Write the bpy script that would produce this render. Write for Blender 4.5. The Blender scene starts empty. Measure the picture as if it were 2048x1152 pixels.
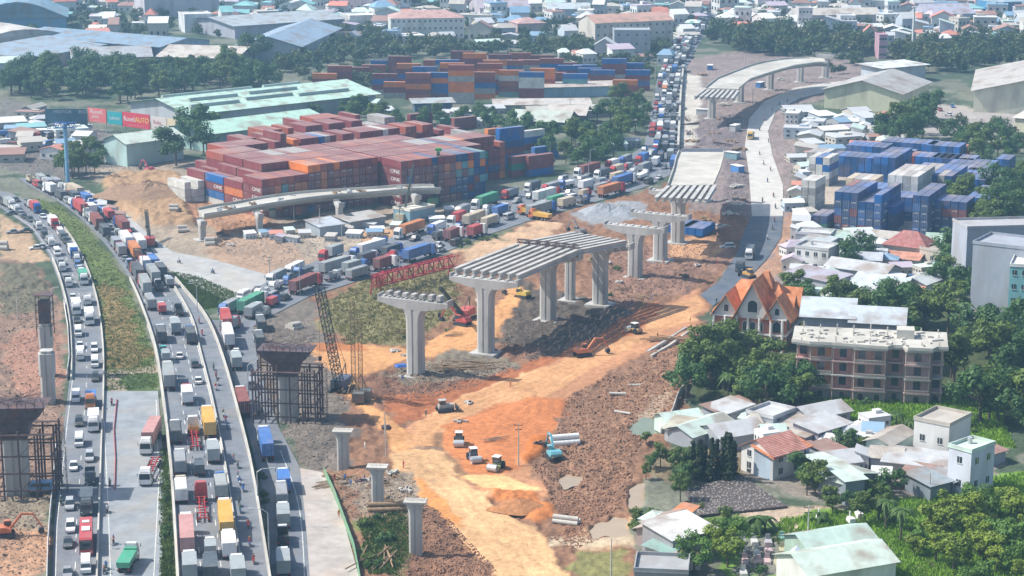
import bpy, math, random
import numpy as np
from mathutils import Vector, Matrix
random.seed(7); RN = np.random.RandomState(5)
SC = bpy.context.scene; COL = SC.collection
# ---------------------------------------------------------------- camera model
F, H, TH = 3982.0, 130.0, math.radians(13.2)
cT, sT = math.cos(TH), math.sin(TH)
def G(px, py, z=0.0):
    u, v = (px-1024)/F, (py-576)/F
    dx, dy, dz = u, cT - v*sT, -sT - v*cT
    t = (z-H)/dz
    return Vector((dx*t, dy*t, z))
def P(x, y, z=0.0):
    d = y*cT + (H-z)*sT
    return 1024 + F*x/d, 576 + F*(-y*sT + (H-z)*cT)/d
def S(px, py, z=0): # px per metre
    p = G(px, py, z); return F/(p.y*cT+(H-z)*sT)
cam = bpy.data.cameras.new("camera"); co = bpy.data.objects.new("camera", cam); COL.objects.link(co)
co.location = (0, 0, H); co.rotation_euler = (math.pi/2-TH, 0, 0)
cam.sensor_width = 36; cam.lens = 36*F/2048; cam.clip_end = 20000; cam.clip_start = 1
SC.camera = co
# ---------------------------------------------------------------- materials
def newmat(name):
    m = bpy.data.materials.new(name); m.use_nodes = True
    nt = m.node_tree; b = nt.nodes['Principled BSDF']; return m, nt, b
def N(nt, t, **kw):
    n = nt.nodes.new(t)
    for k, v in kw.items():
        if k in n.inputs: n.inputs[k].default_value = v
        else: setattr(n, k, v)
    return n
def mixc(nt, fac, a, b, mode='MIX'):
    n = nt.nodes.new('ShaderNodeMix'); n.data_type = 'RGBA'; n.blend_type = mode
    for sock, v in ((n.inputs[0], fac), (n.inputs[6], a), (n.inputs[7], b)):
        if hasattr(v, 'links') or hasattr(v, 'is_linked'): nt.links.new(v, sock)
        else: sock.default_value = v if not isinstance(v, tuple) else (*v, 1)[:4]
    return n.outputs[2]
def ramp(nt, src, p0, p1, v0=0.0, v1=1.0):
    n = nt.nodes.new('ShaderNodeMapRange'); nt.links.new(src, n.inputs[0])
    for i, v in enumerate((p0, p1, v0, v1)): n.inputs[i+1].default_value = v
    return n.outputs[0]
def noisy(name, col=None, scale=1.0, amt=0.25, rough=0.8, bump=0.0, bscale=None, stretch=None, dirt=None, metal=0.0, spec=0.3, world=False, wave=None, glass=False):
    """col None: colour from the object's own colour (Object Info)"""
    m, nt, b = newmat(name)
    tc = N(nt, 'ShaderNodeTexCoord')
    src = tc.outputs['Object']
    if world: src = N(nt, 'ShaderNodeNewGeometry').outputs['Position']
    if stretch:
        mp = N(nt, 'ShaderNodeMapping'); mp.inputs['Scale'].default_value = stretch; nt.links.new(src, mp.inputs[0]); s2 = mp.outputs[0]
    else: s2 = src
    oi = N(nt, 'ShaderNodeObjectInfo')
    n1 = N(nt, 'ShaderNodeTexNoise', noise_dimensions='4D'); n1.inputs['Scale'].default_value = scale; n1.inputs['Detail'].default_value = 6; n1.inputs['Roughness'].default_value = .65
    nt.links.new(s2, n1.inputs['Vector'])
    rm = N(nt, 'ShaderNodeMath', operation='MULTIPLY'); rm.inputs[1].default_value = 40; nt.links.new(oi.outputs['Random'], rm.inputs[0]); nt.links.new(rm.outputs[0], n1.inputs['W'])
    base = oi.outputs['Color'] if col is None else (*col, 1)
    f = ramp(nt, n1.outputs[0], .3, .7)
    if col is None:
        dark = mixc(nt, 1.0, base, (1-amt, 1-amt, 1-amt), 'MULTIPLY')
        light = mixc(nt, amt*.5, base, (1, 1, 1))
        c = mixc(nt, f, dark, light)
    else:
        c = mixc(nt, f, tuple(x*(1-amt) for x in col), tuple(min(1, x*(1+amt)+.01) for x in col))
    if dirt:
        n2 = N(nt, 'ShaderNodeTexNoise'); n2.inputs['Scale'].default_value = scale*.35; n2.inputs['Detail'].default_value = 8; nt.links.new(s2, n2.inputs['Vector'])
        c = mixc(nt, ramp(nt, n2.outputs[0], .48, .68, 0, dirt[1]), c, dirt[0])
    nt.links.new(c, b.inputs['Base Color'])
    b.inputs['Roughness'].default_value = rough; b.inputs['Metallic'].default_value = metal
    b.inputs['Specular IOR Level'].default_value = spec
    if wave:
        w = N(nt, 'ShaderNodeTexWave', wave_type='BANDS', bands_direction=wave[0]); w.inputs['Scale'].default_value = wave[1]; nt.links.new(src, w.inputs[0])
        bp = N(nt, 'ShaderNodeBump'); bp.inputs['Strength'].default_value = wave[2]; bp.inputs['Distance'].default_value = .1
        nt.links.new(w.outputs['Fac'], bp.inputs['Height']); nt.links.new(bp.outputs[0], b.inputs['Normal'])
    elif bump:
        n3 = N(nt, 'ShaderNodeTexNoise'); n3.inputs['Scale'].default_value = bscale or scale*4; n3.inputs['Detail'].default_value = 6; nt.links.new(s2, n3.inputs['Vector'])
        bp = N(nt, 'ShaderNodeBump'); bp.inputs['Strength'].default_value = bump; bp.inputs['Distance'].default_value = .3
        nt.links.new(n3.outputs[0], bp.inputs['Height']); nt.links.new(bp.outputs[0], b.inputs['Normal'])
    return m
M = {}
M['paint'] = noisy('vehicle_paint', None, 1.2, .12, .35, spec=.5, dirt=((.25, .22, .18), .25))
M['tarp'] = noisy('truck_tarpaulin', None, 1.5, .2, .8, bump=.4, dirt=((.2, .18, .15), .35))
M['cont'] = noisy('container_steel', None, .5, .18, .6, wave=('X', 1.4, .5), dirt=((.25, .17, .12), .35))
M['contside'] = noisy('container_side_steel', None, .5, .18, .6, wave=('Y', 1.6, .6), dirt=((.25, .17, .12), .35))
M['glass'] = noisy('window_glass', (.035, .05, .06), 1, .3, .12, spec=.8)
M['tyre'] = noisy('tyre_rubber', (.02, .02, .02), 3, .2, .9)
M['rim'] = noisy('wheel_rim', (.4, .4, .4), 3, .2, .4, metal=.5)
M['chassis'] = noisy('chassis_steel', (.045, .045, .05), 2, .3, .7)
M['redsteel'] = noisy('red_painted_steel', (.42, .035, .04), 2, .3, .6)
M['lamp'] = noisy('lamp_lens', (.75, .75, .7), 2, .1, .2)
M['tail'] = noisy('tail_lamp_lens', (.5, .02, .02), 2, .1, .3)
M['white'] = noisy('white_paint', (.74, .74, .72), 1.5, .1, .5, dirt=((.4, .37, .32), .3))
M['wall'] = noisy('plaster_wall', None, .5, .12, .9, stretch=(1, 1, .35), dirt=((.25, .22, .19), .45))
M['roof'] = noisy('corrugated_roof', None, .5, .22, .55, wave=('X', 1.2, .6), dirt=((.28, .2, .15), .7))
M['roofy'] = noisy('corrugated_roof_cross', None, .35, .22, .55, wave=('Y', 1.2, .6), dirt=((.28, .2, .15), .7))
M['tile'] = noisy('roof_tiles', None, .8, .3, .7, wave=('Z', 1.6, .8), dirt=((.2, .1, .07), .5))
M['conc'] = noisy('cast_concrete', (.46, .45, .43), .35, .2, .85, bump=.15, stretch=(1, 1, .25), dirt=((.22, .2, .18), .6))
M['deck'] = noisy('deck_concrete', (.5, .48, .43), .15, .2, .9, bump=.2, dirt=((.28, .25, .21), .5))
M['formwork'] = noisy('steel_formwork', (.10, .075, .085), .8, .4, .7, dirt=((.2, .09, .05), .6))
M['scaf'] = noisy('scaffold_steel', (.12, .08, .075), 1.5, .4, .7)
M['yellow'] = noisy('yellow_machine_paint', (.65, .32, .03), 1, .2, .5, dirt=((.25, .15, .08), .4))
M['orange'] = noisy('orange_machine_paint', (.6, .14, .03), 1, .2, .5, dirt=((.25, .12, .08), .4))
M['mach'] = noisy('machine_paint', None, 1, .2, .5, dirt=((.3, .17, .1), .45))
M['bark'] = noisy('bark', (.13, .1, .075), 2, .35, .9, bump=.6)
M['galv'] = noisy('galvanised_steel', (.5, .52, .53), 1, .12, .5, metal=.3)
M['brickn'] = noisy('new_brick_wall', None, .5, .22, .9, bump=.3, bscale=5, dirt=((.45, .38, .33), .35))
M['brick'] = noisy('brick_wall', None, .6, .2, .9, bump=.3, bscale=5, dirt=((.3, .25, .22), .45))
M['wood'] = noisy('timber', (.3, .2, .12), 2, .35, .9)
M['pipe'] = noisy('concrete_pipe', (.5, .47, .42), 1, .15, .9)
M['skin'] = noisy('skin', (.35, .18, .11), 3, .1, .7)
M['cloth'] = noisy('clothing', None, 4, .2, .9)
def leafmat(name, col, var=.45):
    m, nt, b = newmat(name)
    tc = N(nt, 'ShaderNodeTexCoord'); oi = N(nt, 'ShaderNodeObjectInfo')
    n1 = N(nt, 'ShaderNodeTexNoise', noise_dimensions='4D'); n1.inputs['Scale'].default_value = .55; n1.inputs['Detail'].default_value = 4
    nt.links.new(tc.outputs['Object'], n1.inputs['Vector'])
    rm = N(nt, 'ShaderNodeMath', operation='MULTIPLY'); rm.inputs[1].default_value = 50; nt.links.new(oi.outputs['Random'], rm.inputs[0]); nt.links.new(rm.outputs[0], n1.inputs['W'])
    a = mixc(nt, ramp(nt, n1.outputs[0], .3, .7), tuple(x*(1-var) for x in col), (col[0]*(1+var)*1.15, col[1]*(1+var), col[2]*(1+var)*.8))
    a = mixc(nt, ramp(nt, oi.outputs['Random'], 0, 1, .0, .35), a, (col[0]*1.6, col[1]*1.35, col[2]*.9))
    a = mixc(nt, 1.0, a, oi.outputs['Color'], 'MULTIPLY')
    nt.links.new(a, b.inputs['Base Color']); b.inputs['Roughness'].default_value = .55; b.inputs['Specular IOR Level'].default_value = .25
    tr = N(nt, 'ShaderNodeBsdfTranslucent'); nt.links.new(a, tr.inputs[0])
    mx = N(nt, 'ShaderNodeMixShader'); mx.inputs[0].default_value = .25
    out = nt.nodes['Material Output']; nt.links.new(b.outputs[0], mx.inputs[1]); nt.links.new(tr.outputs[0], mx.inputs[2]); nt.links.new(mx.outputs[0], out.inputs['Surface'])
    return m
M['leaf'] = leafmat('leaves', (.062, .14, .05))
M['leaf2'] = leafmat('olive_leaves', (.11, .18, .05))
M['frond'] = leafmat('fronds', (.07, .14, .04))
M['cypress'] = leafmat('dark_needles', (.03, .055, .025))
# ---------------------------------------------------------------- mesh builder
class MB:
    def __init__(s): s.v = []; s.f = []; s.m = []
    def add(s, vs, fs, m=0, T=None):
        o = len(s.v)
        s.v += [tuple(T @ Vector(v)) for v in vs] if T else [tuple(v) for v in vs]
        s.f += [tuple(i+o for i in f) for f in fs]; s.m += [m]*len(fs); return s
    def box(s, c, d, rz=0, m=0, top=1.0, topy=None, T=None):
        cx, cy, cz = c; x, y, z = d[0]/2, d[1]/2, d[2]/2; ty = topy if topy is not None else top
        vs = [(-x, -y, -z), (x, -y, -z), (x, y, -z), (-x, y, -z), (-x*top, -y*ty, z), (x*top, -y*ty, z), (x*top, y*ty, z), (-x*top, y*ty, z)]
        ca, sa = math.cos(rz), math.sin(rz)
        vs = [(cx+a*ca-b*sa, cy+a*sa+b*ca, cz+e) for a, b, e in vs]
        return s.add(vs, [(0, 3, 2, 1), (4, 5, 6, 7), (0, 1, 5, 4), (1, 2, 6, 5), (2, 3, 7, 6), (3, 0, 4, 7)], m, T)
    def tube(s, a, b, r, n=6, m=0, r2=None, caps=True):
        a, b = Vector(a), Vector(b); d = (b-a)
        if d.length < 1e-6: return s
        q = d.to_track_quat('Z', 'Y'); r2 = r if r2 is None else r2
        vs = []
        for c, rr in ((a, r), (b, r2)):
            for i in range(n):
                t = 2*math.pi*(i+.5)/n; vs.append(c + q @ Vector((rr*math.cos(t), rr*math.sin(t), 0)))
        fs = [(i, (i+1) % n, n+(i+1) % n, n+i) for i in range(n)]
        if caps: fs += [tuple(range(n-1, -1, -1)), tuple(range(n, 2*n))]
        return s.add(vs, fs, m)
    def truss(s, a, b, w, h, n, r=.06, m=0, up=(0, 0, 1)):
        a, b = Vector(a), Vector(b); d = (b-a).normalized(); sd = d.cross(Vector(up)).normalized(); u = sd.cross(d)
        cs = [sd*x*w/2+u*z*h/2 for x, z in ((-1, -1), (1, -1), (1, 1), (-1, 1))]
        for c in cs: s.tube(a+c, b+c, r, 4, m)
        for i in range(n):
            p, q = a.lerp(b, i/n), a.lerp(b, (i+1)/n)
            for k in range(4):
                k2 = (k+1) % 4
                s.tube(p+cs[k], p+cs[k2], r*.7, 4, m); s.tube(p+cs[k if i % 2 else k2], q+cs[k2 if i % 2 else k], r*.7, 4, m)
        return s
    def loft(s, secs, m=0, closed=True):
        n = len(secs[0]); o = []
        for c in secs: o += list(c)
        fs = []
        for k in range(len(secs)-1):
            for i in range(n): fs.append((k*n+i, k*n+(i+1) % n, (k+1)*n+(i+1) % n, (k+1)*n+i))
        if closed: fs += [tuple(range(n-1, -1, -1)), tuple(range((len(secs)-1)*n, len(secs)*n))]
        return s.add(o, fs, m)
    def prof(s, pts, m=0):
        """pts (y,z,halfwidth) counter-clockwise seen from +x: a body as a side profile pulled across"""
        n = len(pts); vs = [(w, y, z) for y, z, w in pts]+[(-w, y, z) for y, z, w in pts]
        fs = [tuple(range(n)), tuple(range(2*n-1, n-1, -1))]+[((i+1) % n, i, n+i, n+(i+1) % n) for i in range(n)]
        return s.add(vs, fs, m)
    def mesh(s, name, mats, smooth=False):
        me = bpy.data.meshes.new(name); me.from_pydata(s.v, [], s.f)
        for m in (mats if isinstance(mats, (list, tuple)) else [mats]): me.materials.append(M[m] if isinstance(m, str) else m)
        if len(me.materials) > 1: me.polygons.foreach_set('material_index', s.m)
        if smooth: me.shade_smooth()
        me.update(); return me
def link(name, me, parent=None, loc=(0, 0, 0), rz=0, color=None, scale=None):
    o = bpy.data.objects.new(name, me); COL.objects.link(o); o.location = loc; o.rotation_euler = (0, 0, rz)
    if parent: o.parent = parent
    if color: o.color = (*color, 1)
    if scale: o.scale = scale if isinstance(scale, tuple) else (scale,)*3
    return o
ALL = []
def tag(o, label, cat, group=None, kind=None):
    o['label'] = label; o['category'] = cat
    if group: o['group'] = group
    if kind: o['kind'] = kind
    ALL.append(o); return o
def thing(name, label, cat, loc, rz=0, group=None):
    return tag(link(name, None, None, loc, rz), label, cat, group)
def struct(name, me, loc=(0, 0, 0)):
    o = link(name, me, None, loc); o['kind'] = 'structure'; return o
_txt = {}
def textmesh(body, size, mat='white', sx=1.0):
    k = (body, size, mat, sx)
    if k not in _txt:
        c = bpy.data.curves.new('lettering', 'FONT'); c.body = body; c.size = size; c.extrude = .02; c.align_x = 'CENTER'; c.align_y = 'CENTER'
        o = bpy.data.objects.new('lettering', c); COL.objects.link(o)
        me = bpy.data.meshes.new_from_object(o.evaluated_get(bpy.context.evaluated_depsgraph_get())); bpy.data.objects.remove(o)
        me.materials.clear(); me.materials.append(M[mat]); me.transform(Matrix.Scale(sx, 4, (1, 0, 0))); _txt[k] = me
    return _txt[k]
# ---------------------------------------------------------------- light, sky
sun = bpy.data.lights.new('sun', 'SUN'); so = bpy.data.objects.new('sun', sun); COL.objects.link(so)
TS = Vector((-.93, .07, 1.08)).normalized()
sun.energy = 4.9; sun.angle = math.radians(.5); sun.color = (1, .955, .88)
so.rotation_euler = (-TS).to_track_quat('-Z', 'Y').to_euler(); so.location = (0, 300, 400)
W = bpy.data.worlds.new("World"); SC.world = W; W.use_nodes = True
sk = W.node_tree.nodes.new('ShaderNodeTexSky'); sk.sky_type = 'NISHITA'; sk.sun_disc = False
sk.sun_elevation = math.asin(TS.z); sk.sun_rotation = math.atan2(TS.x, TS.y); sk.air_density = 1.2; sk.dust_density = 2.0
bg = W.node_tree.nodes['Background']; bg.inputs[1].default_value = .13; W.node_tree.links.new(sk.outputs[0], bg.inputs[0])
SC.view_settings.view_transform = 'Standard'; SC.view_settings.look = 'None'; SC.view_settings.exposure = .34; SC.view_settings.gamma = 1
SC.render.engine = 'CYCLES'; SC.cycles.use_denoising = True
SC.cycles.max_bounces = 4; SC.cycles.diffuse_bounces = 2; SC.cycles.glossy_bounces = 2; SC.cycles.transparent_max_bounces = 4; SC.cycles.volume_bounces = 0
SC.cycles.use_adaptive_sampling = True
# ---------------------------------------------------------------- numpy noise
def vnoise(x, y, seed=0):
    xi, yi = np.floor(x).astype(np.int64), np.floor(y).astype(np.int64); xf, yf = x-xi, y-yi
    def h(a, b):
        n = (a*374761393 + b*668265263 + seed*982451653) & 0x7fffffff
        n = (n ^ (n >> 13))*1274126177 & 0x7fffffff; n ^= n >> 16
        return (n & 0xffff)/65535.0
    u, v = xf*xf*(3-2*xf), yf*yf*(3-2*yf)
    return (h(xi, yi)*(1-u)+h(xi+1, yi)*u)*(1-v)+(h(xi, yi+1)*(1-u)+h(xi+1, yi+1)*u)*v
def fbm(x, y, o=4, seed=0):
    r = np.zeros_like(x); a = .5; t = 0
    for i in range(o): r += a*vnoise(x*2**i+i*17.3, y*2**i+i*9.1, seed+i); t += a; a *= .5
    return r/t
def inpoly(px, py, poly):
    c = np.zeros(px.shape, bool); n = len(poly)
    for i in range(n):
        x1, y1 = poly[i]; x2, y2 = poly[i-1]
        if y1 == y2: continue
        k = (y1 > py) != (y2 > py)
        c ^= k & (px < (x2-x1)*(py-y1)/(y2-y1)+x1)
    return c
# ---------------------------------------------------------------- roads (pixel outlines of the photo projected on the ground)
def interp(pl, y):
    for (x1, y1), (x2, y2) in zip(pl, pl[1:]):
        if min(y1, y2) <= y <= max(y1, y2) and y1 != y2: return x1+(x2-x1)*(y-y1)/(y2-y1)
    return pl[0][0] if abs(y-pl[0][1]) < abs(y-pl[-1][1]) else pl[-1][0]
ZD = lambda py: 6.5*max(0, min(1, (py-570)/560.))**1.1
A_L = [(-60, 395), (0, 415), (60, 455), (98, 510), (122, 575), (137, 650), (140, 750), (128, 850), (118, 950), (108, 1050), (104, 1190)]
A_R = [(-60, 372), (20, 385), (75, 412), (128, 455), (168, 520), (195, 600), (207, 690), (208, 780), (204, 880), (200, 1000), (197, 1080), (194, 1190)]
LOT = [(208, 782), (316, 782), (322, 860), (330, 960), (326, 1080), (320, 1190), (194, 1190), (197, 1080), (201, 1000), (205, 880)]
B_L = [(30, 352), (62, 374), (118, 404), (170, 445), (220, 500), (260, 560), (290, 630), (312, 700), (325, 780), (337, 880), (346, 980), (358, 1190)]
B_R = [(90, 352), (130, 376), (190, 405), (240, 440), (290, 485), (325, 530), (372, 585), (415, 640), (447, 720), (475, 820), (500, 920), (518, 1020), (545, 1190)]
SIDE = [(110, 360), (190, 388), (255, 430), (300, 470), (345, 503), (430, 520), (545, 552), (640, 560), (560, 600), (470, 610), (400, 575), (345, 545), (322, 524), (288, 480), (238, 434), (188, 398), (128, 370)]
D_U = [(440, 608), (540, 562), (640, 518), (760, 482), (860, 448), (960, 408), (1050, 378), (1150, 348), (1240, 322), (1288, 292), (1303, 220), (1316, 150), (1335, 110), (1365, 70), (1392, 36), (1400, -5)]
D_D = [(445, 690), (530, 638), (620, 592), (760, 548), (880, 508), (980, 468), (1080, 434), (1190, 404), (1290, 374), (1350, 345), (1358, 290), (1360, 220), (1368, 150), (1385, 110), (1408, 70), (1432, 36), (1440, -5)]
S_L = [(420, 640), (462, 740), (500, 880), (530, 1000), (548, 1190)]
S_R = [(505, 640), (520, 740), (555, 850), (600, 935), (612, 1050), (622, 1190)]
PALE = [(600, 936), (650, 945), (690, 1050), (728, 1190), (622, 1190), (612, 1050)]
RR = [(1700, 160), (1650, 166), (1590, 175), (1528, 203), (1498, 238), (1490, 290), (1498, 350), (1504, 432), (1566, 432), (1566, 370), (1545, 310), (1536, 262), (1552, 222), (1600, 196), (1660, 182), (1705, 175)]
RD = [(1504, 432), (1566, 432), (1562, 475), (1532, 520), (1492, 560), (1440, 602), (1425, 612), (1400, 590), (1438, 562), (1474, 505), (1490, 460)]
def ribbon_poly(l, r): return l + r[::-1]
ROADS = dict(A=ribbon_poly(A_L, A_R), LOT=LOT, SIDE=SIDE, D=ribbon_poly(D_U, D_D), S=ribbon_poly(S_L, S_R), PALE=PALE, RR=RR, RD=RD)
BP = ribbon_poly(B_L, B_R)
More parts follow.
